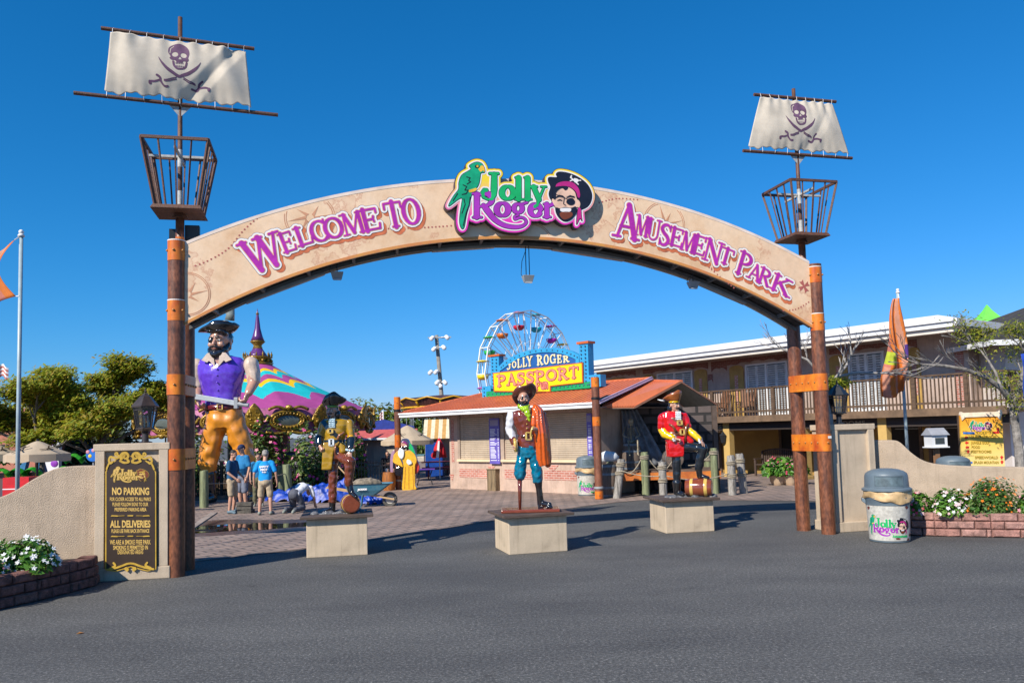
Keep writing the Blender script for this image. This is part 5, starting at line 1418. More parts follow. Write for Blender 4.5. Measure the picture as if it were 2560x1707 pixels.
def rope(label,a,b_,sag,r=0.016):
 a,b_=Vector(a),Vector(b_);o_=a.copy()
 mb=MB();mb.tube([a.lerp(b_,k/14)-o_-Vector((0,0,sag*math.sin(PI*k/14)))for k in range(15)],r,6)
 tag(mb.build('hanging_rope',ROPE,smooth=True,loc=o_),label,'rope','ropes slung between the piles')
rope('low rope from the leaning grey pile to the pile behind the pedestal',(3.05,23.2,0.80),(4.14,22.95,0.62),0.06)
rope('deep looped rope at the left end of the deck',(3.05,23.9,0.98),(3.78,23.95,1.08),0.35)
rope('rope looping behind the red pirate',(4.0,23.95,1.08),(4.75,24.0,1.05),0.35)
rope('rope between the two green piles on the right',(5.2,24.1,0.85),(5.86,24.0,1.16),0.10)
rope('thin rope running to the pair of grey piles',(4.32,22.95,0.62),(6.17,23.25,0.62),0.14)
mb=MB();mb.loft([(-0.22,0,0.0,0.1,0.13),(0,0,0.05,0.15,0.17),(0.22,0,0.03,0.13,0.15),(0.34,0,-0.02,0.06,0.07)],side=(0,1,0),n=14)
tag(mb.build('rope_bundle',mat('white sailcloth',(0.62,0.66,0.70),0.8,0.1,5),smooth=True,loc=(2.72,23.7,1.15)),'rolled white sailcloth resting on the barrel by the kiosk post','cloth')
MR=math.atan2(-0.81,0.585)
MO=Vector((8.27,31.66,0))
MW0=Wall(MO,MR);MW1=Wall(MO,MR,1.5)
def m5(x,y):return MW1(*crop(1480,760,3.733)(x,y))
def m6w(x,y):return MW1(*crop(2000,700,3.266)(x,y))
def m6(x,y):return MW0(*crop(2000,700,3.266)(x,y))
motel=thing('balcony_building','long two-storey building with white eaves and brown balcony','building',MO,MR)
MWALL=mat('mauve beige stucco',(0.48,0.37,0.31),0.9,0.12,1.2,0.3,40,streak=0.35)
YWALL=mat('shade-lowered ochre wall',(0.30,0.18,0.045),0.85,0.12,1.0)  # ochre lowered so the colour carries the shade under the balcony
DKBR=mat('dark brown timber',(0.105,0.062,0.035),0.75,0.25,4,0.2,30,stretch=(1,4,4))
U0,U1=-9.0,10.4
wr=m6w(1390,800)[0]
mb=MB();mb.box(((U0+wr)/2,3.5,3.6),(wr-U0,4.0,2.5));mb.build('upper_wall',MWALL,motel)
mb=MB();mb.box(((U0+U1)/2,3.9,1.18),(U1-U0,3.2,2.36));mb.build('ground_wall',YWALL,motel)
mb=MB();mb.box(((U0+U1)/2,0.72,2.24),(U1-U0,1.6,0.14));mb.build('balcony_floor',DKBR,motel)
mb=MB();mb.box(((U0+U1)/2,-0.10,2.24),(U1-U0,0.06,0.24));mb.build('deck_fascia',mat('lit brown fascia',(0.17,0.105,0.06),0.75,0.2,3),motel)
mb=MB();mb.box(((U0+U1)/2,0.25,1.98),(U1-U0,0.12,0.34));sgb=mb.build('sign_beam',mat('near black beam',(0.03,0.02,0.016),0.7),motel)
def beamtxt(s_,px,w_):
 u_=MW0(px,1105)[0];mb=MB();add_text(mb,s_,0.2,lambda x,y:(u_+x,0.185,1.90+y),w_,0.003);mb.build('lettering',flat('dull gold lettering',(0.32,0.26,0.17)),sgb)
beamtxt('GUEST SERVICES',1735,2.6);beamtxt('RESTROOMS',2100,1.7)
U2=U1;U1=MW0(2404,900)[0]+0.38
mb=MB();mb.box(((U0+U1)/2-0.2,2.3,4.82),(U1-U0-0.4,5.0,0.02));mb.build('soffit',mat('pale soffit',(0.62,0.53,0.44),0.8),motel)
mb=MB();mb.box(((U0+U1)/2-0.2,-0.22,4.94),(U1-U0-0.4,0.06,0.24));mb.box(((U0+U1)/2-0.2,-0.27,5.02),(U1-U0-0.4,0.1,0.09));mb.box((U1-0.38,2.3,4.96),(0.06,5.0,0.22));mb.build('fascia',FASC,motel)
mb=MB();mb.box(((U0+U1)/2-0.2,0.0,4.74),(U1-U0-0.6,0.28,0.14));mb.build('eave_beam',mat('cream eave beam',(0.66,0.60,0.52),0.6,0.05,2),motel)
mb=MB();mb.rings([[(U0,-0.2,5.075),(U1-0.38,-0.2,5.075),(U1-0.38,4.8,5.075),(U0,4.8,5.075)],[(U0,0.4,5.30),(U1-1.2,0.4,5.30),(U1-1.2,4.2,5.30),(U0,4.2,5.30)]]);mb.build('roof',mat('white roof membrane',(0.72,0.72,0.72),0.5,0.05,2),motel)
U1=U2
mb=MB();mb.box(((U0+U1)/2,-0.06,3.38),(U1-U0,0.11,0.05));mb.box(((U0+U1)/2,-0.06,2.52),(U1-U0,0.05,0.07));mb.box((U1-0.05,0.7,3.38),(0.1,1.5,0.05));mb.build('handrail',DKBR,motel)
mb=MB();k=U0
while k<U1:
 mb.box((k,-0.075,2.86),(0.035,0.035,1.04));k+=0.125
for j in range(11):mb.box((U1-0.05,0.05+0.125*j,2.9),(0.035,0.035,0.95))
bl=mb.build('balusters',DKBR,motel);bl['kind']='stuff'
for px in(1783,1936,2289,2420):
 u_=MW0(px,1000)[0];mb=MB();mb.box((u_,-0.06,2.85),(0.11,0.11,1.12));mb.build('railing_post',DKBR,motel)
WFR=mat('white door frame',(0.68,0.68,0.68),0.45,0.04,3)
DGL=mat('dark window glass',(0.045,0.055,0.06),0.06,0.1,2)
def sdoor(a,b_,zt,glassright=False):
 z0=2.36
 mb=MB();y=1.46
 for x0,x1,q0,q1 in((a,b_,zt-0.07,zt),(a,b_,z0,z0+0.1),(a,a+0.07,z0+0.1,zt-0.07),(b_-0.07,b_,z0+0.1,zt-0.07),((a+b_)/2-0.04,(a+b_)/2+0.04,z0+0.1,zt-0.07)):
  mb.box(((x0+x1)/2,y,(q0+q1)/2),(x1-x0,0.06,q1-q0))
 d=mb.build('sliding_door',WFR,motel)
 mb=MB();mb.box(((a+b_)/2,1.485,(z0+zt)/2),(b_-a-0.1,0.01,zt-z0-0.1));mb.build('pane',DGL,d)
 mb=MB();n_=4;w_=(b_-a-0.2)/n_
 for q in range(n_):
  x0=a+0.08+q*w_+(0.04 if q>=2 else 0);
  for x in(x0+0.03,x0+w_-0.03):mb.box((x,1.468,(z0+zt)/2),(0.055,0.02,zt-z0-0.2))
  z=z0+0.16
  while z<zt-0.14:
   mb.box((x0+w_/2,1.468,z),(w_-0.06,0.016,0.055),M=Matrix.Rotation(0.5,3,'X'));z+=0.085
 mb.build('louvre',mat('pale louvre',(0.60,0.62,0.63),0.5),d)
for(a,za),b_ in((m5(612,655),m5(945,650)[0]),(m5(1437,590),m5(1830,570)[0]),(m6w(395,625),m6w(690,610)[0])):sdoor(a,b_,4.45)
def yp(a,b_):
 mb=MB();n_=10;c=(a+b_)/2;r_=(b_-a)/2
 poly=[(a,2.36),(b_,2.36),(b_,4.32)]+[(c+r_*math.cos(PI*k/n_),4.32+0.14*math.sin(PI*k/n_))for k in range(1,n_)]+[(a,4.32)]
 mb.prism(poly,1.46,1.499,fmap=lambda x,y,z:(x,z,y));p_=mb.build('shutter_panel',mat('ochre shutter paint',(0.44,0.27,0.07),0.7,0.12,3),motel)
 mb=MB();mb.box((c,1.45,3.45),(0.16,0.016,1.2));mb.build('exposed_brick',REDBR,p_)
for a,b_ in((m5(958,640)[0],m5(1075,640)[0]),(m5(1285,610)[0],m5(1415,610)[0]),(m5(480,690)[0],m5(590,690)[0]),(m6w(240,640)[0],m6w(385,640)[0]),(m6w(890,700)[0],m6w(985,700)[0]),(m5(130,720)[0],m5(330,720)[0])):yp(a,b_)
rnd=random.Random(11)
DRED=mat_brick('dark red brick print',(0.20,0.055,0.042),(0.26,0.09,0.065),(0.30,0.2,0.17),1.0,0.22,0.075,0.012,axis=(R(90),0,0),bump=0.2)
def ragged(a,b_,z0,z1,n_=14):
 top=[(a+(b_-a)*k/n_,z1)for k in range(n_+1)];bot=[(b_-(b_-a)*k/n_,z0-0.06*(k%3==0)+0.1*math.sin(PI*k/n_))for k in range(n_+1)]
 mb=MB();mb.prism(top+bot,1.482,1.4995,fmap=lambda x,y,z:(x,z,y));mb.build('exposed_brick',DRED,motel)
for x0,x1 in((475,1085),(1265,1880),(1115,1260)):
 ragged(m5(x0,620)[0],m5(x1,620)[0],4.5 if x1-x0>300 else 4.35,4.72,14 if x1-x0>300 else 6)
ragged(m6w(240,600)[0],m6w(960,600)[0],4.5,4.72);ragged(m5(130,690)[0],m5(410,690)[0],4.5,4.72)
ragged(m5(1085,720)[0],m5(1130,720)[0],3.9,4.2,5)
mb=MB();mb.box((wr-0.3,1.49,3.4),(0.28,0.012,1.9));mb.build('exposed_brick',REDBR,motel)
YCOL=mat('ochre column',(0.52,0.34,0.11),0.85,0.1,2)
for px in(1813,2003,1700,2205):
 u_=MW0(px,1190)[0];mb=MB();mb.box((u_,0.32,1.06),(0.30,0.30,2.12));mb.box((u_,0.32,0.06),(0.36,0.36,0.12));mb.build('column',YCOL,motel,bevel=0.008)
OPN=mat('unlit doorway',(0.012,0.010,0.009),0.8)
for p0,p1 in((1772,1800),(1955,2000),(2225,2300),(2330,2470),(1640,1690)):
 W2=Wall(MO,MR,2.3);a,b_=W2(p0,1100)[0],W2(p1,1100)[0];mb=MB();mb.box(((a+b_)/2,2.29,1.0),(b_-a,0.03,2.0));d=mb.build('door',OPN,motel)  # near-black panel paints the unlit depth of an opening
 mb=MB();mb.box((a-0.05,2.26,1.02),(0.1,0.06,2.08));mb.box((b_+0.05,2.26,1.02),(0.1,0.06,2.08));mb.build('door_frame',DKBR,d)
W2=Wall(MO,MR,2.3)
a,b_=W2(1745,1120)[0],W2(1768,1120)[0];mb=MB();mb.box(((a+b_)/2,2.27,1.25),(b_-a,0.04,1.1));nb=mb.build('notice_board',mat('brown notice',(0.15,0.075,0.03),0.7),motel)
mb=MB()
for k in range(7):mb.box(((a+b_)/2,2.245,1.65-0.12*k),((b_-a)*(0.7 if k%2 else 0.5),0.006,0.04))
mb.build('notice_lines',flat('notice lines',(0.45,0.35,0.2)),nb)
for px in(1804,1985):
 u_=MW0(px,1100)[0];r_=thing('wall_lantern',('black wall lantern on the ochre column left of the bench','black wall lantern on the ochre column behind the right posts')[px>1900],'lantern',MO+MW0.u*u_+MW0.n*0.10+Vector((0,0,1.5)),MR,'wall lanterns under the balcony')
 mb=MB();mb.lathe([(0.05,-0.2),(0.09,-0.15),(0.13,0.1),(0.15,0.12),(0.06,0.22),(0.02,0.28)],n=6);mb.build('lamp_body',LBLK,r_);mb=MB();mb.bar((0,0.0,0.15),(0,0.12,0.05),0.03);mb.build('bracket',LBLK,r_)
bp=MO+MW0.u*MW0(1890,1180)[0]+MW0.n*1.2;bp.z=0
bench=thing('park_bench','dark wooden bench with curved slatted back under the balcony','bench',bp,MR)
BW=mat('dark bench wood',(0.07,0.045,0.035),0.7,0.2,4)
mb=MB()
for k in range(4):mb.box((0,-0.2+0.12*k,0.45),(1.6,0.1,0.03))
mb.build('seat',BW,bench)
mb=MB();top=lambda x:0.95+0.10*(1-(x/0.8)**2)
for k in range(17):x=-0.76+1.52*k/16;mb.bar((x,0.24,0.5),(x,0.30,top(x)),0.05,0.02)
mb.tube([(-0.8+1.6*k/12,0.30,top(-0.8+1.6*k/12))for k in range(13)],0.03,6);mb.build('backrest',BW,bench)
for x in(-0.76,0.76):
 for y in(-0.22,0.25):mb=MB();mb.box((x,y,0.33 if y<0 else 0.48),(0.07,0.07,0.66 if y<0 else 0.96));mb.build('leg',BW,bench)
 mb=MB();mb.box((x,0.0,0.67),(0.08,0.56,0.04));mb.build('armrest',BW,bench)
for i,px in enumerate((1760,1826)):
 u_=MW0(px,1000)[0];q=MO+MW0.u*u_+MW0.n*0.9;r_=thing('balcony_chair',('brown slatted chair at the left on the balcony','brown slatted chair at the right on the balcony beside the lantern')[i],'chair',(q.x,q.y,2.31),MR+(0.3 if i else-0.3),'balcony chairs')
 CH=mat('red-brown chair wood',(0.20,0.085,0.04),0.7,0.2,4)
 mb=MB();mb.box((0,0,0.42),(0.6,0.55,0.04));mb.build('seat',CH,r_)
 mb=MB()
 for k in range(5):mb.bar((-0.24+0.12*k,0.25,0.42),(-0.28+0.14*k,0.42,1.12),0.1,0.025)
 mb.build('backrest',CH,r_)
 for x in(-0.28,0.28):
  for y in(-0.24,0.24):mb=MB();mb.box((x,y,0.3),(0.06,0.06,0.6));mb.build('leg',CH,r_)
  mb=MB();mb.box((x,0,0.62),(0.09,0.6,0.03));mb.build('armrest',CH,r_)
TERR=mat('pale terracotta',(0.50,0.36,0.24),0.8,0.1,4)
for i,p in enumerate((gnd(*c8(1460,978)),gnd(*c8(1558,978)))):
 r_=thing('potted_plant',('leafy pot with pink flowers, left of the pair in front of the building','leafy pot with pink flowers, right of the pair nearer the posts')[i],'potted plant',(p.x,p.y,0),0,'potted plants')
 mb=MB();mb.lathe([(0.17,0),(0.25,0.12),(0.27,0.28),(0.29,0.30),(0.29,0.35),(0.25,0.35),(0.22,0.30)],n=18);mb.build('pot',TERR,r_,angle=40)
 leafcloud('leaves',r_,700,mound(0.50,0.42,0.52,0.34),0.10,LEAFG,20+i);blossoms('blossoms',r_,40,mound(0.46,0.4,0.52,0.36,0.1),0.035,[PINKF,REDF],30+i)
rb=thing('white_building','white stucco building with a dark shingled hip roof at the right edge','building',(14.55,24.5,0))
mb=MB();mb.box((4.6,3.0,2.15),(8.0,6.0,4.3));mb.build('wall',mat('white stucco',(0.66,0.60,0.56),0.9,0.08,1.5,0.3,40),rb)
SHN=mat_brick('dark shingles',(0.06,0.052,0.047),(0.036,0.032,0.03),(0.018,0.017,0.016),1.0,0.34,0.16,0.012,bump=0.6,rough=0.95)
mb=MB();mb.rings([[(-0.3,-0.9,4.3),(9.6,-0.9,4.3),(9.6,7,4.3),(-0.3,7,4.3)],[(4.4,3.0,6.15),(6.6,3.0,6.15),(6.6,3.2,6.15),(4.4,3.2,6.15)]]);mb.build('roof',SHN,rb)
mb=MB();mb.box((4.65,-0.93,4.23),(10.0,0.06,0.16));mb.box((-0.33,3.0,4.23),(0.06,7.9,0.16));mb.build('fascia',FASC,rb)
mb=MB();mb.box((4.6,-0.012,4.0),(8.0,0.02,0.35));mb.build('frieze_band',mat('grey frieze',(0.30,0.31,0.33),0.7),rb)
gp=at(2470,808,58)
gc=thing('tower_canopy','lime green peaked canopy beyond the shingled roof','canopy',(gp.x,gp.y,0))
mb=MB();zz=gp.z
prof=[(1.05,0.0),(0.95,0.12),(0.55,0.45),(0.22,0.95),(0.03,1.35)]
mb.rings([[(r_*1.0*sx,r_*sy,zz+z)for sx,sy in((-1,-1),(1,-1),(1,1),(-1,1))]for r_,z in[(1.05,-0.25)]+prof]);mb.build('fabric_roof',mat('lime canopy fabric',(0.16,0.62,0.08),0.6,0.05,2),gc)
mb=MB()
for sx,sy in((-1,-1),(1,-1),(1,1),(-1,1)):mb.box((sx*0.95,sy*0.95,zz/2),(0.12,0.12,zz))
mb.build('support_post',FASC,gc)
p=at(2343,1162,18.2)
r_=thing('leaflet_box','small white house-shaped box with grey roof on a timber post','box',(p.x,p.y,0),0.1)
z0=at(2343,1117,18.2).z;
mb=MB();mb.box((0,0,z0/2),(0.10,0.10,z0));mb.box((0.0,-0.03,z0-0.5),(0.16,0.06,0.12));mb.build('post',mat('brown post',(0.26,0.13,0.06),0.8,0.2,4),r_)
mb=MB();mb.box((0,0,z0+0.14),(0.36,0.3,0.26));mb.box((0,0,z0+0.0),(0.42,0.36,0.025));mb.build('box_body',WFR,r_)
mb=MB();mb.rings([[(-0.22,-0.2,z0+0.27),(0.22,-0.2,z0+0.27),(0.22,0.2,z0+0.27),(-0.22,0.2,z0+0.27)],[(-0.2,-0.02,z0+0.43),(0.2,-0.02,z0+0.43),(0.2,0.02,z0+0.43),(-0.2,0.02,z0+0.43)]]);mb.build('box_roof',mat('grey box roof',(0.30,0.31,0.34),0.6),r_)
mb=MB();mb.box((0,-0.152,z0+0.14),(0.22,0.012,0.14));mb.build('window',DGL,r_)
p=at(2457,1160,19.0)
db=thing('direction_board','orange scroll direction board with red arrows behind the right wall','sign',(p.x,p.y,0),-0.12)
DW=Wall((p.x,p.y,0),-0.12);c6=crop(2000,700,3.266)
dm=DW.fit(c6,[(1305,1070),(1650,1065),(1320,1510),(1670,1510),(1480,1300)])
DP=lambda x,y,z=0:(dm(x,y)[0],-z,dm(x,y)[1])
def mat_board():
 m=mat('board print',(0.85,0.60,0.16),0.5,0.1,3);m2=bpy.data.materials.new('scroll print');m2.use_nodes=True;t=m2.node_tree;b=t.nodes['Principled BSDF']
 tc=t.nodes.new('ShaderNodeTexCoord');sp=t.nodes.new('ShaderNodeSeparateXYZ');t.links.new(tc.outputs['Generated'],sp.inputs[0]);r=t.nodes.new('ShaderNodeValToRGB');t.links.new(sp.outputs['Z'],r.inputs[0])
 e=r.color_ramp.elements;e[0].position=0.1;e[0].color=(0.80,0.62,0.25,1);e[1].position=0.95;e[1].color=(0.80,0.30,0.01,1);x=e.new(0.6);x.color=(0.82,0.50,0.06,1);t.links.new(r.outputs[0],b.inputs['Base Color']);b.inputs['Roughness'].default_value=0.5
 return m2
mb=MB();mb.prism([(1306,-1100),(1648,-1090),(1676,-1560),(1326,-1560)],-0.06,0.0,fmap=lambda x,y,z:DP(x,y,z));mb.build('panel',mat_board(),db)
mb=MB();mb.prism([(1304,-1098),(1310,-1074),(1330,-1082),(1610,-1074),(1640,-1060),(1648,-1088),(1630,-1140),(1600,-1112),(1345,-1120),(1320,-1146)],-0.06,0.03,fmap=lambda x,y,z:DP(x,y,z));mb.build('scroll_top',mat('cream scroll',(0.80,0.66,0.50),0.6),db)
mb=MB()
for x in(1335,1640):u_=dm(x,-1400)[0];mb.box((u_,0.10,1.05),(0.09,0.07,2.1))
mb.build('post',DKBR,db)
e=thing('emblem',None,None);e.parent=db;e.location=(0,0,0)
ke=205/1760
emblem(e,lambda x,y,z:DP(1372+(x-160)*ke,-1140+(y+80)*ke,0.004+z*0.001),ECOL,h=12,base_thick=0,run=30)
REDA=flat('red arrow print',(0.62,0.02,0.015));OLIV=flat('olive gold lettering',(0.33,0.22,0.01));BLUP=flat('blue print',(0.02,0.15,0.5))
mb=MB()
def arrow(cx,cy,s_,a):
 pts=[(0,1),(0.95,0.05),(0.45,0.05),(0.45,-0.8),(-0.45,-0.8),(-0.45,0.05),(-0.95,0.05)]
 ca,sa=math.cos(a),math.sin(a);mb.add([DP(cx+(x*ca-y*sa)*s_,-cy+(x*sa+y*ca)*s_,0.006)for x,y in pts],[tuple(range(7))])
for cx,cy,a in((1358,1285,PI/2),(1362,1328,PI/2),(1366,1365,PI/2),(1372,1400,0),(1646,1447,0),(1648,1484,0),(1615,1222,0)):arrow(cx,cy,17,a)
mb.prism([(1572,-1252),(1626,-1252),(1626,-1236),(1572,-1236)],0.006,0.0065,fmap=DP)
mb.build('arrow_print',REDA,db)
mb=MB()
for s_,cx,cy,w_ in(('TICKETS',1498,1255,120),('GUEST SERVICES',1498,1290,210),('JUNGLE GOLF',1470,1338,150),('FOOD',1435,1374,70),('RESTROOMS',1480,1410,165),('SPEEDWORLD',1522,1458,190),('SPLASH MOUNTAIN',1520,1498,205)):
 add_text(mb,s_,26,lambda x,y,cx=cx,cy=cy:DP(cx+x,-cy+y,0.008),w_,0.9,height=22)
mb.build('lettering',OLIV,db)
mb=MB();mb.prism([(1330,-1256),(1425,-1256),(1425,-1240),(1330,-1240)],0.006,0.007,fmap=DP);mb.prism([(1352,-1497),(1408,-1497),(1408,-1482),(1352,-1482)],0.006,0.007,fmap=DP);mb.build('blue_print',BLUP,db)
SKIN=mat('skin',(0.50,0.27,0.185),0.55,0.1,6)
SSKIN=gloss('painted skin',(0.50,0.27,0.185),0.3)
SHAIR=gloss('painted black',(0.012,0.011,0.012),0.12)
EYEW=flat('eye white',(0.7,0.68,0.64),0.2);EYED=flat('eye dark',(0.02,0.012,0.01),0.2);LIPS=flat('lips',(0.32,0.10,0.08),0.4)
V=Vector
def hand(mb,w_,d,n,s=1.0,curl=0.6,side=1):
 0
 w_,d,n=V(w_),V(d).normalized(),V(n)
 n=(n-d*n.dot(d)).normalized();u=d.cross(n)*side
 M=Matrix((u,n,d)).transposed()
 mb.ball(w_+d*0.05*s,(0.042*s,0.019*s,0.056*s),10,8,M=M)
 for i in range(4):
  L_=(0.034,0.038,0.036,0.028)[i]*s;p=w_+d*0.09*s+u*(0.031-0.0205*i)*s;a=0.25*curl;pts=[(*p,0.0098*s)]
  for k in range(3):
   a+=curl*0.75;q=p+(d*math.cos(a)+n*math.sin(a))*L_*(1-0.16*k);pts.append((*q,(0.0095-0.001*k)*s));p=q
  mb.chain(pts,8)
 p=w_+d*0.03*s+u*0.034*s;q=p+(d*0.6+u*0.75+n*0.3).normalized()*0.042*s;r_=q+(d*0.85+u*0.05+n*0.6*curl).normalized()*0.036*s
 mb.chain([(*p,0.0145*s),(*q,0.012*s),(*r_,0.010*s)],8)
def head(mb,c,r,yaw=0.0,pitch=0.0):
 0
 c=V(c);Rm=Matrix.Rotation(yaw,3,'Z')@Matrix.Rotation(pitch,3,'X')
 T=lambda x,y,z:c+Rm@V((x*r,y*r,z*r))
 mb.ball(T(0,0.10,0.22),(0.70*r,0.84*r,0.78*r),16,12,M=Rm);mb.ball(T(0,-0.12,-0.38),(0.55*r,0.60*r,0.60*r),14,10,M=Rm)
 mb.ball(T(0,-0.55,-0.80),(0.24*r,0.20*r,0.18*r),10,8,M=Rm)
 mb.chain([(*T(0,-0.70,0.12),0.09*r),(*T(0,-0.90,-0.20),0.13*r)],10)
 for sg in(1,-1):
  mb.ball(T(0.72*sg,0.12,-0.02),(0.09*r,0.16*r,0.24*r),8,8,M=Rm);mb.ball(T(0.34*sg,-0.56,-0.22),(0.24*r,0.2*r,0.22*r),10,8,M=Rm)
  mb.ball(T(0.27*sg,-0.66,0.20),(0.24*r,0.1*r,0.07*r),8,6,M=Rm)
 return T,Rm
def face(par,T,Rm,r,hairm=SHAIR,beard=0,moust=0,patch=0,eyes=True,lips=True,brow=True):
 def bl(name,items,m):
  mb=MB()
  for p,s_ in items:mb.ball(T(*p),tuple(q*r for q in s_),10,8,M=Rm)
  return mb.build(name,m,par,smooth=True)
 for sg in(1,-1):
  if patch!=sg and eyes:
   e=bl('eye',[((0.27*sg,-0.70,0.04),(0.13,0.07,0.075))],EYEW);bl('pupil',[((0.26*sg,-0.765,0.04),(0.06,0.03,0.062))],EYED).parent=e
  if brow:
   mb=MB();mb.tube([T(0.08*sg,-0.80,0.19),T(0.28*sg,-0.78,0.30),T(0.48*sg,-0.62,0.22)],[0.035*r,0.05*r,0.025*r],6);mb.build('eyebrow',hairm,par,smooth=True)
 if patch:
  bl('eyepatch',[((0.27*patch,-0.74,0.04),(0.20,0.07,0.17))],SHAIR)
  mb=MB();mb.tube([T(0.27*patch,-0.78,0.08),T(-0.02*patch,-0.80,0.34),T(-0.5*patch,-0.55,0.62)],0.025*r,5);mb.tube([T(0.3*patch,-0.76,0.06),T(0.70*patch,-0.1,0.10)],0.025*r,5);mb.build('patch_cord',SHAIR,par)
 if lips:bl('lips',[((0,-0.80,-0.52),(0.20,0.06,0.05))],LIPS)
 if beard:
  mb=MB()
  for x,y,z,q in((0,-0.54,-0.90,0.36),(0.26,-0.46,-0.78,0.34),(-0.26,-0.46,-0.78,0.34),(0.44,-0.28,-0.58,0.30),(-0.44,-0.28,-0.58,0.30),(0.56,-0.06,-0.36,0.22),(-0.56,-0.06,-0.36,0.22),(0.66,0.04,-0.1,0.12),(-0.66,0.04,-0.1,0.12),(0,-0.66,-0.72,0.16)):
   mb.ball(T(x,y,z-0.12*(beard>1)*(abs(x)<0.3)),q*r*(1.0 if beard else 0),10,8)
  mb.blob('beard',hairm,par,r*0.07,2)
 if moust:
  mb=MB()
  for sg in(1,-1):mb.tube([T(0,-0.86,-0.38),T(0.16*sg,-0.86,-0.40),T(0.36*sg,-0.74,-0.46),T(0.50*sg,-0.60,-0.34 if moust>1 else-0.55)],[0.06*r,0.085*r,0.06*r,0.02*r],8)
  mb.build('moustache',hairm,par,smooth=True)
def hairmass(par,T,Rm,r,m,items,name='hair'):
 mb=MB()
 for p,s_ in items:mb.ball(T(*p),tuple(q*r for q in s_),12,10,M=Rm)
 return mb.blob(name,m,par,r*0.075,2,r*0.05,9/r)
def tricorn(par,c,rx,ry,brim,crown,m,rot=None,th=0.012):
 0
 Rm=rot or Matrix.Identity(3);c=V(c);n=48
 A=[b[0]for b in brim]
 def it(a,j):
  a%=360
  for k in range(len(brim)):
   a0,a1=A[k],A[(k+1)%len(brim)]+(360 if k==len(brim)-1 else 0)
   aa=a if a>=a0 or k<len(brim)-1 else a+360
   if a0<=aa<=a1:
    t=(aa-a0)/(a1-a0);t=t*t*(3-2*t);return brim[k][j]*(1-t)+brim[(k+1)%len(brim)][j]*t
  return brim[0][j]
 rg=[]
 for f in(0.95,1.0,0.35,0.7,1.0):
  pass
 rows=[]
 for t in(0,0.25,0.5,0.75,1.0):
  row=[]
  for k in range(n):
   a=360*k/n;q=1+(it(a,1)-1)*t;row.append(c+Rm@V((rx*q*math.cos(R(a)),ry*q*math.sin(R(a)),it(a,2)*t**1.6)))
  rows.append(row)
 mb=MB();mb.rings(rows,False);o=mb.build('hat_brim',m,par,smooth=True);so_=o.modifiers.new('s','SOLIDIFY');so_.thickness=th;so_.offset=0
 mb=MB();mb.rings([[c+Rm@V((rx*1.01*k_*math.cos(2*PI*k/n),ry*1.01*k_*math.sin(2*PI*k/n),crown*h_))for k in range(n)]for k_,h_ in((1,-0.05),(0.98,0.4),(0.9,0.75),(0.65,0.95),(0.2,1.02))]);mb.build('hat_crown',m,par,smooth=True)
class Stat:
 def __init__(s,ped,k,ox,oz,name_label,h=None,cat='statue'):
  r_,F_,rz,wd=ped
  u=V((math.cos(rz),math.sin(rz),0));n=V((-u.y,u.x,0));c=F_+u*wd/2+n*0.42
  s.base=c;s.k=k;s.ox=ox;s.oz=oz
  s.root=thing('pirate_statue',name_label,cat,(c.x,c.y,h),0,'pirate statues on pedestals')
 def __call__(s,cx,cy,y=0.0):return((cx-s.ox)*s.k,y,(s.oz-cy)*s.k)
 def c(s,pts):return[(*s(p[0],p[1],p[2]),p[3]*s.k)for p in pts]
 def l(s,pts):return[(*s(p[0],p[1],p[4]if len(p)>4 else 0.0),p[2]*s.k,p[3]*s.k)for p in pts]
ROCK=mat('grey rock paint',(0.20,0.20,0.21),0.35,0.6,9,0.8,25,col2=(0.04,0.045,0.05),fine=0.4)
def rockbase(par,x0,x1,z,rnd_):
 mb=MB();rnd=random.Random(rnd_)
 for k in range(16):mb.ball((x0+(x1-x0)*rnd.random(),rnd.uniform(-0.16,0.16),z),(rnd.uniform(0.07,0.13),rnd.uniform(0.07,0.12),rnd.uniform(0.03,0.06)),10,6)
 mb.box(((x0+x1)/2,0,z-0.01),(x1-x0,0.34,0.03));mb.blob('rocky_base',ROCK,par,0.014,1,0.02,14)
def keg(par,c,r,h,dirv,m,band,endm):
 d=V(dirv).normalized();M=d.to_track_quat('Z','Y').to_matrix();c=V(c)-d*h/2
 bul=lambda t:r*(0.84+0.16*math.sin(PI*t)**0.8)
 def L_(mb,prof,**kw):mb.rings([[c+M@V((q*math.cos(2*PI*k/26),q*math.sin(2*PI*k/26),z))for k in range(26)]for q,z in prof],**kw);return mb
 b=L_(MB(),[(bul(k/10),h*k/10)for k in range(11)]).build('keg',m,par,angle=40)
 for t in(0.24,0.78):L_(MB(),[(bul(t-0.06)+0.003,h*(t-0.06)),(bul(t)+0.007,h*t),(bul(t+0.06)+0.003,h*(t+0.06))],cap=False).build('keg_band',band,b,smooth=True)
 L_(MB(),[(bul(1)*0.9,h+0.002),(bul(1)*0.9,h+0.004)]).build('keg_end',endm,b)
REDW=gloss('keg red-brown',(0.21,0.05,0.02));GOLDT=gloss('gold trim',(0.62,0.42,0.10),0.2);DKEND=gloss('keg dark end',(0.10,0.03,0.018))
LACE=gloss('lace white',(0.68,0.72,0.74),0.3)
def jabot(par,S_,x,y0,y1,w_,yd,m=LACE):
 mb=MB()
 for k in range(5):
  yy=y0+(y1-y0)*k/4
  for j in range(4):mb.ball(S_(x+(j-1.5)*w_/2.4,yy+2*math.sin(j*3+k),yd-0.006*(k%2)),(w_*0.30*S_.k,0.022,(y1-y0)/7*S_.k),8,6)
 mb.build('jabot',m,par,smooth=True)
def strap(par,pts,w_,m,name,t=0.012):
 mb=MB()
 for a,b in zip(pts,pts[1:]):mb.bar(a,b,w_,t,up=(0,1,0))
 return mb.build(name,m,par,bevel=0.003)
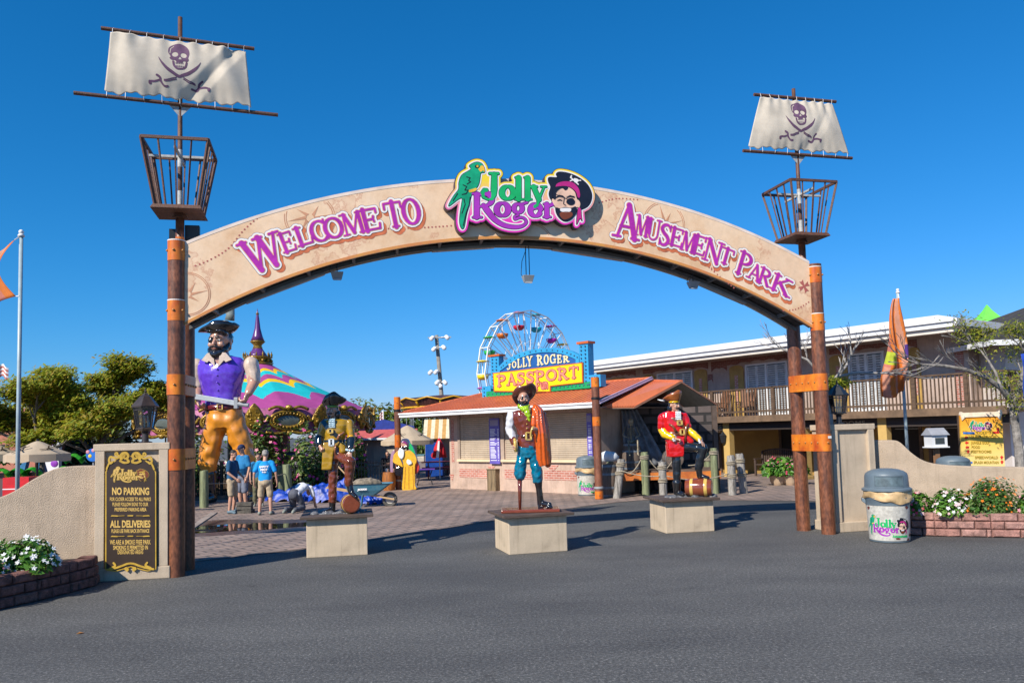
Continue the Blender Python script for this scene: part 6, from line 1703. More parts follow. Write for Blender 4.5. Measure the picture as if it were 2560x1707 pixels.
def buckle(par,c,w_,h_,m,name='buckle'):
 mb=MB();c=V(c)
 for x,z,a,b in((0,h_/2,w_,0.016),(0,-h_/2,w_,0.016),(w_/2,0,0.016,h_),(-w_/2,0,0.016,h_)):mb.box(c+V((x,0,z)),(a+0.016,0.016,b))
 mb.build(name,m,par)
def boot(mb,S_,pts,toe,r_):
 mb.chain(S_.c(pts));a=V(S_(*pts[-1][:3]));t=V(S_(*toe));
 mb.chain([(*(a+V((0,0.03,-0.0))),r_*1.0),(*a.lerp(t,0.5),r_*0.95),(*t,r_*0.8)])
s2=Stat(PED2,0.00154,390,1440,'peg-legged pirate statue in brown vest and blue breeches with orange cape',0.645+0.05)
r2=s2.root
BRV=gloss('brown vest paint',(0.155,0.030,0.016));TEAL=gloss('teal breeches paint',(0.0,0.135,0.22));ORC=gloss('orange cape paint',(0.62,0.10,0.008),0.16);WSL=gloss('white sleeve paint',(0.66,0.66,0.68),0.25);LIME=gloss('lime scarf paint',(0.32,0.52,0.01));HATB=gloss('brown hat paint',(0.125,0.030,0.018),0.25)
mb=MB();mb.box((0,0,-0.025),(0.98,0.5,0.05));mb.build('base_board',gloss('red-brown board paint',(0.22,0.05,0.028)),r2,bevel=0.012)
mb=MB();T,Rm=head(mb,s2(350,232,-0.02),0.128,0.12)
mb.chain(s2.c([(356,290,0,40),(365,370,0.02,46),(385,560,0.02,60),(385,760,0.02,62)]));mb.chain(s2.c([(345,780,0,40),(290,1060,-0.02,36)]));mb.chain(s2.c([(430,780,0,40),(480,1110,-0.02,34),(495,1300,-0.02,26)]))
mb.chain(s2.c([(220,410,0,34),(190,560,0.0,28),(222,720,-0.08,22)]));mb.chain(s2.c([(530,410,0,34),(555,560,0.0,28),(470,580,-0.17,24)]))
hand(mb,s2(222,735,-0.09),(0.15,-0.2,-1),(1,0,0),1.0,1.4,1)
mb.chain(s2.c([(475,575,-0.17,28),(445,562,-0.22,26)]));mb.blob('body',SSKIN,r2,0.0095,2)
face(r2,T,Rm,0.128,SHAIR,1,1,-1)
mb=MB();mb.loft(s2.l([(372,355,90,55),(372,375,165,72),(372,410,172,88),(378,480,150,92),(382,560,122,84),(382,640,108,78),(384,700,118,84),(386,772,118,86)]),n=28);mb.blob('vest',BRV,r2,0.012,2,0.010,16)
mb=MB();mb.chain(s2.c([(205,405,0,46),(182,560,0,44),(218,660,-0.05,42)]));mb.blob('sleeve',WSL,r2,0.012,3,0.018,14)
mb=MB();mb.chain(s2.c([(216,672,-0.06,40),(222,715,-0.08,30)]));mb.blob('gauntlet',BRV,r2,0.010,2)
mb=MB();mb.loft(s2.l([(383,628,112,84),(383,665,110,83)]),n=28);mb.build('belt',gloss('dark belt paint',(0.06,0.018,0.012)),r2,smooth=True)
buckle(r2,s2(392,645,-0.14),0.08,0.12,GOLDT)
mb=MB()
for y in(460,512,560,605):mb.ball(s2(378,y,-0.142),0.012,8,6)
mb.build('button',GOLDT,r2,smooth=True)
mb=MB();mb.loft(s2.l([(384,750,112,80),(384,830,118,84),(384,880,110,80)]),n=24);mb.chain(s2.c([(325,850,-0.01,62),(290,1000,-0.03,64),(290,1060,-0.03,66),(290,1085,-0.03,56)]));mb.chain(s2.c([(440,850,-0.01,62),(470,1020,-0.03,62),(478,1090,-0.03,64),(480,1130,-0.03,58)]));mb.blob('breeches',TEAL,r2,0.012,2,0.020,14)
mb=MB();mb.chain(s2.c([(288,1085,-0.03,52),(284,1110,-0.03,34)]));mb.build('leg_cuff',SHAIR,r2,smooth=True)
mb=MB();mb.tube([s2(284,1100,-0.03),s2(280,1260,-0.03),s2(276,1440,-0.03)],[0.042,0.033,0.024],14);mb.build('peg_leg',gloss('peg paint',(0.15,0.035,0.018)),r2,smooth=True)
mb=MB();boot(mb,s2,[(484,1120,-0.03,52),(492,1220,-0.02,36),(500,1310,-0.02,36),(506,1390,0.0,40)],(600,1400,-0.10),0.055);mb.box(s2(506,1424,0.0),(0.10,0.10,0.05));mb.box(s2(600,1428,-0.09),(0.11,0.11,0.035));mb.blob('boot',SHAIR,r2,0.010,2)
mb=MB();mb.chain(s2.c([(300,310,-0.05,24),(345,345,-0.12,32),(400,310,-0.06,24)]));mb.chain(s2.c([(375,345,-0.12,40),(395,410,-0.135,34),(408,480,-0.14,10)]));mb.blob('neckerchief',LIME,r2,0.009,2,0.014,24)
mb=MB();rg=[]
for cx,cy,hw,dp,y in((470,320,50,70,0.02),(500,370,62,80,0.0),(505,450,66,78,-0.03),(505,520,78,78,-0.05),(525,620,70,66,-0.08),(535,760,68,56,-0.08),(545,900,72,50,-0.06),(560,975,64,44,-0.05)):
 c=V(s2(cx,cy,y));rg.append([c+V((hw*s2.k*math.cos(a)*(1+0.10*math.sin(a*7+cy*0.01)),dp*s2.k*math.sin(a)*(1+0.16*math.sin(a*9+cy*0.008)),0.02*math.cos(a)))for a in[2*PI*k/60 for k in range(60)]])
mb.rings(rg);mb.chain(s2.c([(480,330,-0.02,36),(455,440,-0.12,28),(450,520,-0.15,28)]));mb.chain(s2.c([(560,420,0.05,44),(590,620,0.04,44),(605,900,0.02,40),(600,965,0.0,36)]));mb.blob('cape',ORC,r2,0.010,1)
mb=MB();mb.tube([s2(448,548,-0.24),s2(428,570,-0.26),s2(418,610,-0.25),s2(424,645,-0.24),s2(440,640,-0.24)],[0.018,0.016,0.014,0.011,0.004],8);mb.build('hook',GOLDT,r2,smooth=True)
mb=MB();mb.tube([s2(240,680,-0.12),s2(243,720,-0.13),s2(252,815,-0.12)],[0.022,0.028,0.032],10);mb.ball(s2(240,682,-0.12),0.028,10,8);mb.build('pistol_grip',GOLDT,r2,smooth=True)
Rh=Matrix.Rotation(-0.35,3,'Y')@Matrix.Rotation(-0.62,3,'X')
tricorn(r2,s2(360,185,0.03),0.115,0.13,[(0,2.05,0.05),(60,1.9,0.03),(120,2.1,-0.02),(180,1.8,0.04),(235,1.6,0.07),(290,1.6,0.03),(330,2.1,0.06)],0.12,HATB,Rh)
hairmass(r2,T,Rm,0.128,SHAIR,[((0,0.3,0.3),(0.76,0.76,0.75)),((0,0.45,-0.2),(0.62,0.5,0.5))])
s1=Stat(PED1,0.00151,250,1405,'pirate statue in mustard coat and black hat with one boot on a keg',0.69)
r1=s1.root
MUST=gloss('mustard coat paint',(0.38,0.22,0.010));BROT=gloss('brown trouser paint',(0.17,0.042,0.020));NAVYB=gloss('blue-black paint',(0.010,0.020,0.032));JABB=gloss('bluish lace paint',(0.42,0.58,0.66),0.3)
rockbase(r1,-0.40,0.40,0.0,2)
mb=MB();T,Rm=head(mb,s1(207,238,-0.02),0.125,-0.35)
mb.chain(s1.c([(215,290,0,38),(235,360,0.02,44),(230,560,0.02,60),(240,720,0.02,58)]));mb.chain(s1.c([(215,740,0,40),(205,1000,0,34),(195,1300,0,26)]));mb.chain(s1.c([(290,750,-0.02,40),(430,830,-0.2,36),(415,1060,-0.16,28),(430,1160,-0.18,24)]))
mb.chain(s1.c([(100,400,0,32),(55,560,-0.02,26),(75,640,-0.1,22)]));mb.chain(s1.c([(405,390,0,32),(430,560,-0.05,26),(425,700,-0.2,22)]))
hand(mb,s1(75,640,-0.11),(0.25,-0.3,-0.5),(0.8,0,-0.6),1.05,1.5,-1);hand(mb,s1(428,705,-0.21),(0.1,-0.25,-1),(0,0.9,-0.2),1.05,0.35,-1);mb.blob('body',SSKIN,r1,0.0095,2)
face(r1,T,Rm,0.125,SHAIR,0,2,0)
mb=MB();mb.ball(T(0,-0.84,-0.86),(0.022,0.014,0.032),8,8);mb.build('goatee',SHAIR,r1,smooth=True)
mb=MB();mb.loft(s1.l([(245,330,90,50),(245,350,150,66),(245,400,165,88),(240,480,135,90),(232,560,118,84),(228,640,122,86)]),n=28)
rg=[]
for cy,x0,x1,d0,d1 in((600,110,300,-0.13,0.12),(700,98,235,-0.14,0.13),(800,92,220,-0.14,0.13),(912,86,205,-0.13,0.14)):rg.append([s1(x0,cy,d1),s1(x0-6,cy,0),s1(x0+8,cy,d0),s1(x1,cy,d0),s1(x1+4,cy,d0+0.05),s1((x0+x1)/2,cy,d0+0.07)])
mb.rings(rg);mb.chain(s1.c([(310,640,-0.04,50),(335,700,-0.07,44)]));mb.loft(s1.l([(400,620,45,40,0.06),(405,760,42,30,0.14),(400,900,40,22,0.16)]))
mb.chain(s1.c([(95,400,0,46),(60,545,-0.01,44)]));mb.chain(s1.c([(405,385,0,46),(425,540,-0.04,44)]));mb.blob('coat',MUST,r1,0.012,2,0.008,14)
mb=MB();mb.chain(s1.c([(58,548,-0.02,52),(62,610,-0.07,46)]));mb.chain(s1.c([(428,575,-0.07,50),(428,670,-0.16,40)]));mb.blob('cuff',NAVYB,r1,0.012,2)
mb=MB();mb.tube([s1(395,545,-0.08),s1(430,540,-0.09),s1(462,552,-0.06)],0.035,8);mb.build('yellow_cuff',gloss('yellow cuff paint',(0.62,0.32,0.006)),r1,smooth=True)
mb=MB()
for k in range(10):mb.ball(s1(428+38*math.cos(k*0.7),695+8*math.sin(k),-0.19+0.05*math.sin(k*0.7)),0.022,8,6)
mb.build('lace_cuff',JABB,r1,smooth=True)
jabot(r1,s1,222,340,425,42,-0.14,JABB)
strap(r1,[s1(100,345,-0.05),s1(150,410,-0.135),s1(210,470,-0.15),s1(290,545,-0.135)],0.075,NAVYB,'bandolier');buckle(r1,s1(205,470,-0.165),0.07,0.07,GOLDT)
mb=MB();mb.loft(s1.l([(230,572,124,92),(230,635,124,92)]),n=26);mb.build('belt',NAVYB,r1,smooth=True);buckle(r1,s1(212,600,-0.145),0.065,0.11,LACE)
mb=MB();mb.tube([s1(360,490,-0.13),s1(310,520,-0.16),s1(285,570,-0.165)],[0.02,0.022,0.026],8);mb.tube([s1(262,630,-0.15),s1(250,720,-0.15)],0.016,8);mb.build('pistol',gloss('pistol bronze',(0.35,0.14,0.06)),r1,smooth=True)
mb=MB();mb.loft(s1.l([(240,640,105,72),(240,740,112,76),(245,800,100,70)]));mb.chain(s1.c([(215,780,0,58),(205,950,0,56),(200,1100,0,50),(195,1260,0,48)]));mb.chain(s1.c([(290,760,-0.03,60),(430,820,-0.20,60),(412,950,-0.18,56),(408,1060,-0.16,54)]));mb.blob('trousers',BROT,r1,0.012,2,0.018,14)
mb=MB();boot(mb,s1,[(195,1255,0,44),(192,1330,0,38),(190,1372,0.0,38)],(140,1385,-0.14),0.05);boot(mb,s1,[(410,1065,-0.16,40),(425,1130,-0.17,36),(440,1175,-0.18,38)],(505,1215,-0.30),0.048);mb.blob('boots',SHAIR,r1,0.011,2)
keg(r1,s1(418,1300,-0.12),0.165,0.28,(0.35,-0.92,0),REDW,GOLDT,gloss('keg end',(0.24,0.055,0.022)))
hairmass(r1,T,Rm,0.125,SHAIR,[((0,0.35,0.2),(0.78,0.7,0.8)),((0.75,0.3,-0.6),(0.35,0.4,0.6)),((-0.65,0.3,-0.55),(0.3,0.35,0.5)),((0.2,0.6,-0.6),(0.6,0.4,0.5))])
mb=MB();mb.loft([(*T(0,0.1,0.46),0.104,0.116),(*T(0,0.1,0.74),0.100,0.112)],n=24);mb.build('headscarf',gloss('green scarf paint',(0.10,0.26,0.015)),r1,smooth=True)
tricorn(r1,T(0.1,0.18,0.76),0.102,0.115,[(0,2.3,0.06),(50,2.3,0.12),(120,1.6,0.20),(180,1.9,0.06),(235,1.25,0.19),(300,1.4,0.23),(335,2.2,0.12)],0.14,SHAIR,Matrix.Rotation(-0.1,3,'Y'))
s3=Stat(PED3,0.00179,800,1452,'pirate statue in red coat with yellow sleeves resting a boot on a keg',0.64)
r3=s3.root
REDC=gloss('red coat paint',(0.60,0.006,0.008));YSL=gloss('yellow sleeve paint',(0.80,0.50,0.004));BLKT=gloss('black trouser paint',(0.010,0.014,0.02),0.08);HATO=gloss('tan hat paint',(0.34,0.095,0.018),0.3)
rockbase(r3,-0.30,0.66,0.0,5)
mb=MB();T,Rm=head(mb,s3(774,455,-0.02),0.13,0.55)
mb.chain(s3.c([(766,500,0,34),(760,560,0.01,38),(760,720,0.02,55),(780,860,0.02,55)]));mb.chain(s3.c([(770,880,0,38),(772,1150,0,32),(768,1400,0,24)]));mb.chain(s3.c([(850,890,-0.02,38),(1060,935,-0.16,34),(1000,1140,-0.1,28),(1005,1220,-0.1,22)]))
mb.chain(s3.c([(630,580,0,30),(620,740,0.02,26),(750,815,-0.16,20)]));mb.chain(s3.c([(885,580,0,30),(920,730,-0.04,26),(1020,845,-0.18,20)]))
hand(mb,s3(752,818,-0.17),(0.8,-0.35,-0.15),(0,0.2,-1),1.05,1.3,1);hand(mb,s3(1028,850,-0.19),(0.55,-0.15,-0.8),(-0.6,0.3,-0.5),1.05,0.5,-1);mb.blob('body',SSKIN,r3,0.0095,2)
face(r3,T,Rm,0.13,SHAIR,0,2,0)
mb=MB();mb.ball(T(0,-0.84,-0.84),(0.02,0.014,0.03),8,8);mb.build('goatee',SHAIR,r3,smooth=True)
mb=MB();mb.loft(s3.l([(760,520,70,44),(758,535,125,58),(758,580,140,76),(762,660,125,80),(768,760,108,74),(768,840,112,76)]),n=28)
rg=[]
for cy,x0,x1,d0,d1 in((800,675,850,-0.13,0.12),(900,668,846,-0.14,0.14),(1015,672,838,-0.13,0.15)):rg.append([s3(x0,cy,d1),s3(x0-4,cy,0),s3(x0+12,cy,d0),s3(x1,cy,d0),s3(x1+2,cy,d0+0.06),s3((x0+x1)/2,cy,d0+0.09)])
mb.rings(rg);mb.chain(s3.c([(860,800,-0.03,50),(925,850,-0.06,38)]));mb.chain(s3.c([(628,580,0,42),(622,690,0.01,42)]));mb.chain(s3.c([(880,575,0,40),(912,680,-0.02,38)]));mb.blob('coat',REDC,r3,0.012,2,0.008,14)
mb=MB();mb.chain(s3.c([(628,715,0.015,44),(650,765,-0.03,46),(725,805,-0.13,38)]));mb.chain(s3.c([(920,735,-0.03,40),(960,775,-0.09,40),(1005,825,-0.16,34)]));mb.blob('sleeve_cuffs',YSL,r3,0.012,2,0.008,14)
for cx,cy,y in((740,812,-0.155),(1018,840,-0.18)):
 mb=MB()
 for k in range(9):mb.ball(V(s3(cx,cy,y))+V((0.03*math.cos(k*0.7),0.03*math.sin(k*0.7+1),0.05*math.sin(k*0.7))),0.026,8,6)
 mb.build('lace_cuff',LACE,r3,smooth=True)
jabot(r3,s3,795,530,605,36,-0.14)
LEA=gloss('leather paint',(0.20,0.055,0.02),0.25)
strap(r3,[s3(675,530,-0.06),s3(735,590,-0.13),s3(810,650,-0.145),s3(870,710,-0.12)],0.06,LEA,'bandolier');buckle(r3,s3(805,645,-0.158),0.08,0.08,GOLDT)
mb=MB();mb.loft(s3.l([(768,735,114,82),(768,785,114,82)]),n=26);mb.build('belt',LEA,r3,smooth=True);buckle(r3,s3(830,745,-0.15),0.07,0.10,GOLDT)
mb=MB();mb.tube([s3(690,655,-0.13),s3(730,680,-0.15),s3(760,740,-0.155)],[0.02,0.025,0.03],8);mb.tube([s3(905,660,-0.09),s3(880,690,-0.12),s3(865,760,-0.13),s3(860,850,-0.13)],[0.02,0.024,0.024,0.016],8);mb.build('pistol',LEA,r3,smooth=True)
mb=MB();mb.loft(s3.l([(775,830,95,66),(780,900,98,68),(790,950,85,60)]));mb.chain(s3.c([(772,930,0,54),(770,1080,0,52),(768,1200,0,46),(764,1330,0,38)]));mb.chain(s3.c([(850,905,-0.03,54),(1050,930,-0.16,50),(1015,1040,-0.13,46),(998,1140,-0.1,46)]));mb.blob('trousers',BLKT,r3,0.012,2,0.008,9)
mb=MB();boot(mb,s3,[(764,1300,0,48),(762,1370,0,40),(762,1405,0.02,38)],(812,1425,-0.10),0.055);boot(mb,s3,[(1000,1150,-0.1,38),(1003,1200,-0.1,34),(1005,1228,-0.1,32)],(1085,1250,-0.16),0.05);mb.blob('boots',SHAIR,r3,0.011,2)
keg(r3,s3(990,1352,-0.10),0.178,0.50,(0.93,-0.36,0),REDW,GOLDT,DKEND)
hairmass(r3,T,Rm,0.13,SHAIR,[((0,0.35,0.2),(0.76,0.7,0.78)),((-0.45,0.5,-0.45),(0.4,0.45,0.5)),((0.6,0.4,-0.5),(0.25,0.35,0.5)),((0,0.7,-0.5),(0.5,0.4,0.5))])
mb=MB();mb.loft([(*T(0,0.1,0.42),0.106,0.12),(*T(0,0.1,0.72),0.102,0.115)],n=24);mb.build('headband',YSL,r3,smooth=True)
tricorn(r3,T(0,0.15,0.68),0.104,0.118,[(0,1.3,0.19),(60,1.6,0.17),(120,1.9,0.06),(180,2.15,0.03),(225,1.7,0.12),(290,1.35,0.22)],0.17,HATO,Matrix.Rotation(0.12,3,'Y'))
mb=MB();mb.tube([s3(680,400,0.08),s3(640,392,0.10),s3(600,380,0.10)],[0.02,0.016,0.005],8);mb.build('plume',LACE,r3,smooth=True)
KG=26.0/2000/2.613
gb=gnd(*crop(430,720,2.613)(385,1385));gb.y=26.0
class GS(Stat):
 def __init__(s):s.k=KG;s.ox=335;s.oz=1392
gs=GS();gx=at(430+335/2.613,1250,26.0).x
rg_=thing('giant_pirate_statue','towering eye-patched pirate statue in purple vest and orange trousers','statue',(gx,26.0,0))
PURV=gloss('purple vest paint',(0.115,0.045,0.52),0.18);CRM=gloss('cream shirt paint',(0.62,0.48,0.37),0.35);ORT=gloss('orange trouser paint',(0.64,0.235,0.014),0.4,0.06);MAR=gloss('maroon belt paint',(0.14,0.012,0.02),0.2)
mb=MB();T,Rm=head(mb,gs(322,352,-0.1),0.475,-0.12)
mb.chain(gs.c([(325,420,0,48),(325,500,0.05,70),(330,740,0.05,80)]));mb.chain(gs.c([(290,840,0,50),(245,1150,0,40),(262,1360,0,26)]));mb.chain(gs.c([(400,840,0,50),(475,1130,0,40),(515,1360,0,26)]))
mb.chain(gs.c([(160,520,0,40),(165,640,0.05,38),(185,735,-0.25,27)]));mb.chain(gs.c([(528,510,0,38),(538,625,-0.05,36),(528,690,-0.36,27)]))
hand(mb,gs(188,738,-0.28),(0.4,-0.4,-0.6),(1,0,0),2.9,1.2,-1);hand(mb,gs(524,692,-0.40),(-0.25,-0.3,-1),(-1,0,0.1),3.4,1.25,1);mb.blob('body',SSKIN,rg_,0.028,2)
face(rg_,T,Rm,0.475,SHAIR,1,1,-1)
mb=MB();mb.loft(gs.l([(325,440,62,40),(325,458,135,58),(325,500,160,80),(325,560,155,95),(328,640,132,84),(334,720,114,76),(338,775,116,78)]),n=32);mb.blob('vest',PURV,rg_,0.035,3,0.02,5)
mb=MB();mb.chain(gs.c([(160,500,0.02,50),(160,570,0.03,47),(166,628,0.03,42)]));mb.chain(gs.c([(516,500,0.02,50),(530,560,0.02,48),(537,612,0.0,43)]));mb.blob('shirt_sleeves',CRM,rg_,0.03,2,0.03,4)
mb=MB()
for sg in(1,-1):mb.rings([[gs(325+sg*x,y,d)for x,y in((22,425),(60,430),(98,475),(60,490),(48,478),(10,520))]for d in(-0.36,-0.44)])
mb.build('collar',CRM,rg_,bevel=0.02)
mb=MB();mb.prism([gs(295,440)[::2],gs(352,440)[::2],gs(330,510)[::2]],-0.40,-0.33,fmap=lambda x,y,z:(x,z,y));mb.build('chest',SSKIN,rg_)
mb=MB();mb.loft(gs.l([(338,762,119,82),(338,796,120,83)]),n=32);mb.build('belt',MAR,rg_,smooth=True);buckle(rg_,gs(345,778,-0.43),0.16,0.17,GOLDT)
mb=MB()
for y in(535,575,622,670,718):mb.ball(gs(332,y,-0.47+(y>640)*0.06),0.03,8,6)
mb.build('button',PURV,rg_,smooth=True)
mb=MB();mb.loft(gs.l([(340,792,116,78),(345,860,128,84),(345,920,118,78)]));mb.chain(gs.c([(288,890,0,72),(252,1030,0,66),(240,1130,0,62),(240,1205,0,46),(250,1225,0,34)]));mb.chain(gs.c([(405,890,0,72),(455,1020,0,66),(472,1110,0,60),(500,1200,0,46),(508,1225,0,34)]));mb.blob('trousers',ORT,rg_,0.035,2,0.07,3.2)
mb=MB();boot(mb,gs,[(252,1205,0,42),(260,1310,0,32),(262,1365,0.05,32)],(252,1372,-0.42),0.15);boot(mb,gs,[(506,1205,0,44),(514,1310,0,32),(515,1365,0.05,32)],(512,1372,-0.42),0.15);mb.blob('boots',SHAIR,rg_,0.03,2)
mb=MB();mb.prism([gs(*p)[::2]for p in((452,775),(446,740),(300,712),(140,680),(20,650),(-50,628),(-104,604),(-70,665),(20,692),(140,718),(300,745))],-0.50,-0.45,fmap=lambda x,y,z:(x,z,y));bld=mb.build('sword_blade',gloss('silver blade paint',(0.42,0.45,0.47),0.3),rg_,bevel=0.015)
mb=MB();mb.box(gs(455,757,-0.475),(0.13,0.14,0.36));mb.tube([gs(460,762,-0.475),gs(535,774,-0.46)],0.075,10);mb.build('sword_hilt',GREYM,rg_,bevel=0.02)
hairmass(rg_,T,Rm,0.475,SHAIR,[((0,0.32,0.25),(0.78,0.72,0.78)),((0.55,-0.35,0.55),(0.22,0.28,0.22)),((-0.3,-0.62,0.70),(0.4,0.22,0.16)),((0.25,-0.66,0.68),(0.4,0.2,0.16)),((0,0.5,-0.3),(0.6,0.45,0.4))])
tricorn(rg_,T(0,0.1,0.70),0.385,0.42,[(0,1.6,0.20),(50,1.2,0.36),(130,1.2,0.36),(180,1.85,0.02),(225,1.35,0.16),(270,1.14,0.30),(315,1.25,0.30)],0.38,SHAIR,Matrix.Rotation(0.0,3,'Y'),0.03)
mb=MB();mb.loft([(*gs(362,200,0.25),0.16,0.12),(*gs(368,160,0.25),0.14,0.1),(*gs(358,125,0.25),0.19,0.12),(*gs(352,105,0.25),0.16,0.1)]);mb.build('plume',gloss('grey plume paint',(0.22,0.25,0.22),0.4),rg_,smooth=True)
def person(label,loc,rz,shirt,legs,shoe,hairm,J=None,sc=1.0,trousers=False,cap=None,belly=0.0,facial=0,back_text=None,group=None,stripe=None,pitch=0.25):
 D=dict(pelvis=(0,0,.95),chest=(0,0,1.27),neck=(0,0.01,1.47),head=(0,-0.04,1.63),sh=((-.185,0,1.40),(.185,0,1.40)),el=((-.25,.03,1.12),(.25,.03,1.12)),wr=((-.25,-.05,.88),(.25,-.05,.88)),hip=((-.09,0,.92),(.09,0,.92)),kn=((-.11,-.02,.50),(.11,-.02,.50)),an=((-.11,.03,.09),(.11,.03,.09)),toe=((-.13,-.15,.035),(.13,-.15,.035)),hd=((0,-.2,-1),(0,-.2,-1)))
 D.update(J or{})
 r_=thing('person',label,'person',loc,rz,group);r_.scale=(sc,)*3
 pe,ch,ne,he=(V(D[k])for k in('pelvis','chest','neck','head'))
 mb=MB();T,Rm=head(mb,he,0.118,0,pitch)
 mb.chain([(*ne,.058),(*(ne.lerp(he,.6)),.055)]);mb.chain([(*ne,.06),(*ch,.11),(*pe,.11)])
 for i in(0,1):
  mb.chain([(*D['sh'][i],.05),(*D['el'][i],.038),(*D['wr'][i],.027)]);hand(mb,D['wr'][i],D['hd'][i],(1-2*i,0,0),1.0,0.5,1-2*i)
  mb.chain([(*D['hip'][i],.08),(*D['kn'][i],.052),(*V(D['kn'][i]).lerp(V(D['an'][i]),.35),.056),(*D['an'][i],.036)])
 mb.blob('body',SKIN,r_,0.0115,2)
 face(r_,T,Rm,0.118,hairm,facial,0,0)
 d=(ne-pe).normalized();bk=ch+V((0,-.02,0))
 mb=MB();w0=pe-d*0.10
 mb.loft([(*w0,.175,.125),(*pe,.178,.135),(*(pe.lerp(ch,.5)+V((0,-belly,0))),.172+belly*.6,.125+belly),(*ch,.18,.125),(*ch.lerp(ne,.55),.155,.10),(*(ne-d*0.015),.075,.07)],n=26)
 for i in(0,1):mb.chain([(*V(D['sh'][i]).lerp(ne,.25),.062),(*D['sh'][i],.066),(*V(D['sh'][i]).lerp(V(D['el'][i]),.72),.063)])
 mb.blob('shirt',shirt,r_,0.0125,3,0.010,11)
 if stripe is not None:
  mb=MB();rg=[]
  for t,w_ in((.1,.09),(.45,.11),(.9,.10)):
   c=pe.lerp(ne,t);n_=-d.cross(V((1,0,0))).normalized();rg.append([c-n_*.148+V((w_+.09,0,0)),c-n_*.148+V((.03,0,0)),c-n_*.100+V((.03,0,0)),c-n_*.08+V((w_+.09,0,0))])
  mb.rings(rg);mb.build('shirt_panel',stripe,r_,bevel=0.01)
 mb=MB();mb.loft([(*(pe+d*0.05),.155,.11),(*pe,.165,.122),(*(pe-d*.1),.165,.12)],n=22);mb.ball(pe-d*.06,(.175,.15,.15),16,10)
 for i in(0,1):
  h_,k_,a_=(V(D[q][i])for q in('hip','kn','an'))
  mb.chain([(*h_,.098),(*h_.lerp(k_,.5),.092),(*h_.lerp(k_,.92),.088 if not trousers else .072)]+([(*k_.lerp(a_,.5),.07),(*k_.lerp(a_,.95),.064)]if trousers else[]))
 mb.blob('trousers' if trousers else 'shorts',legs,r_,0.0125,3,0.012,10)
 for i in(0,1):
  a_,t_=V(D['an'][i]),V(D['toe'][i]);mb=MB();mb.chain([(*(a_+V((0,.015,-.035))),.05),(*a_.lerp(t_,.5),.047),(*t_,.04)]);mb.blob('shoe',shoe,r_,0.01,2)
 if cap is not None:
  mb=MB();mb.ball(T(0,.1,.42),(.088,.102,.075),14,10,M=Rm);mb.rings([[T(x,y,z)for x,y in((-.55,-.6),(.55,-.6),(.42,-1.15),(-.42,-1.15))]for z in(.42,.36)]);mb.build('cap',cap,r_,smooth=True)
  hairmass(r_,T,Rm,.118,hairm,[((0,.35,.05),(.74,.66,.5))])
 else:hairmass(r_,T,Rm,.118,hairm,[((0,.22,.42),(.74,.80,.64)),((0,.45,.0),(.68,.52,.55))])
 if back_text:
  mb=MB()
  for s_,z,w_,h_ in back_text:add_text(mb,s_,.1,lambda x,y,z=z:(-x,.147-abs(x)*.10,z+y),w_,.006,height=h_)
  mb.build('shirt_print',WHITEP,r_)
 return r_
BLU1=mat('navy polo',(0.008,0.075,0.17),0.85,0.15,6);BLU2=mat('blue tee',(0.01,0.16,0.36),0.85,0.12,6);BLU3=mat('bright blue tee',(0.0,0.27,0.66),0.85,0.12,5)
KHA=mat('khaki cloth',(0.42,0.33,0.22),0.9,0.12,6);GRYC=mat('grey cloth',(0.085,0.09,0.115),0.9,0.15,6);OLV=mat('olive cloth',(0.14,0.135,0.075),0.9,0.15,6)
DHAIR=mat('dark hair',(0.02,0.015,0.012),0.6,0.2,30);GHAIR=mat('grey hair',(0.28,0.26,0.24),0.7,0.2,30);SHO=mat('slate trainers',(0.10,0.16,0.20),0.7,0.2,8);SHO2=mat('grey trainers',(0.22,0.24,0.21),0.7,0.2,8);NAVC=mat('navy cap',(0.01,0.02,0.07),0.8)
b5=crop(620,1080,6.189)
p=gnd(*b1(815,420))
person('man in navy polo and khaki shorts seen from the side, looking down',(p.x,p.y,0),R(80),BLU1,KHA,SHO,DHAIR,dict(el=((-.24,-.02,1.12),(.24,-.05,1.12)),wr=((-.18,-.22,.96),(.18,-.24,.98)),hd=((.2,-.6,-.7),(-.2,-.6,-.7))),0.98,pitch=0.5)
p=gnd(*b1(885,388))
person('man in navy cap and blue shirt with round belly behind the navy polo man',(p.x+.1,p.y,0),R(-35),BLU2,mat('pale grey cloth',(0.16,0.18,0.24),0.9),SHO,DHAIR,None,1.06,cap=NAVC,belly=.07,pitch=0.35)
p=gnd(*b1(1150,432))
person('grey-haired man seen from behind in a bright blue safety first shirt',(p.x,p.y,0),R(184),BLU3,KHA,SHO2,GHAIR,dict(el=((-.29,.02,1.12),(.29,.02,1.12)),wr=((-.31,-.03,.88),(.31,-.03,.88)),an=((-.15,.03,.09),(.15,.03,.09)),kn=((-.13,-.02,.5),(.13,-.02,.5)),toe=((-.18,-.15,.035),(.18,-.15,.035))),0.97,back_text=[('SAFETY',1.28,.25,.055),('FIRST',1.20,.19,.055),('we care',1.145,.11,.03)],pitch=0.4)
p=gnd(*b1(1078,345))
person('man in olive trousers standing hidden behind the bright blue shirt',(p.x,p.y,0),R(20),BLU2,OLV,SHO2,DHAIR,None,0.9,trousers=True,pitch=0.6)
p=gnd(*b5(830,1235))
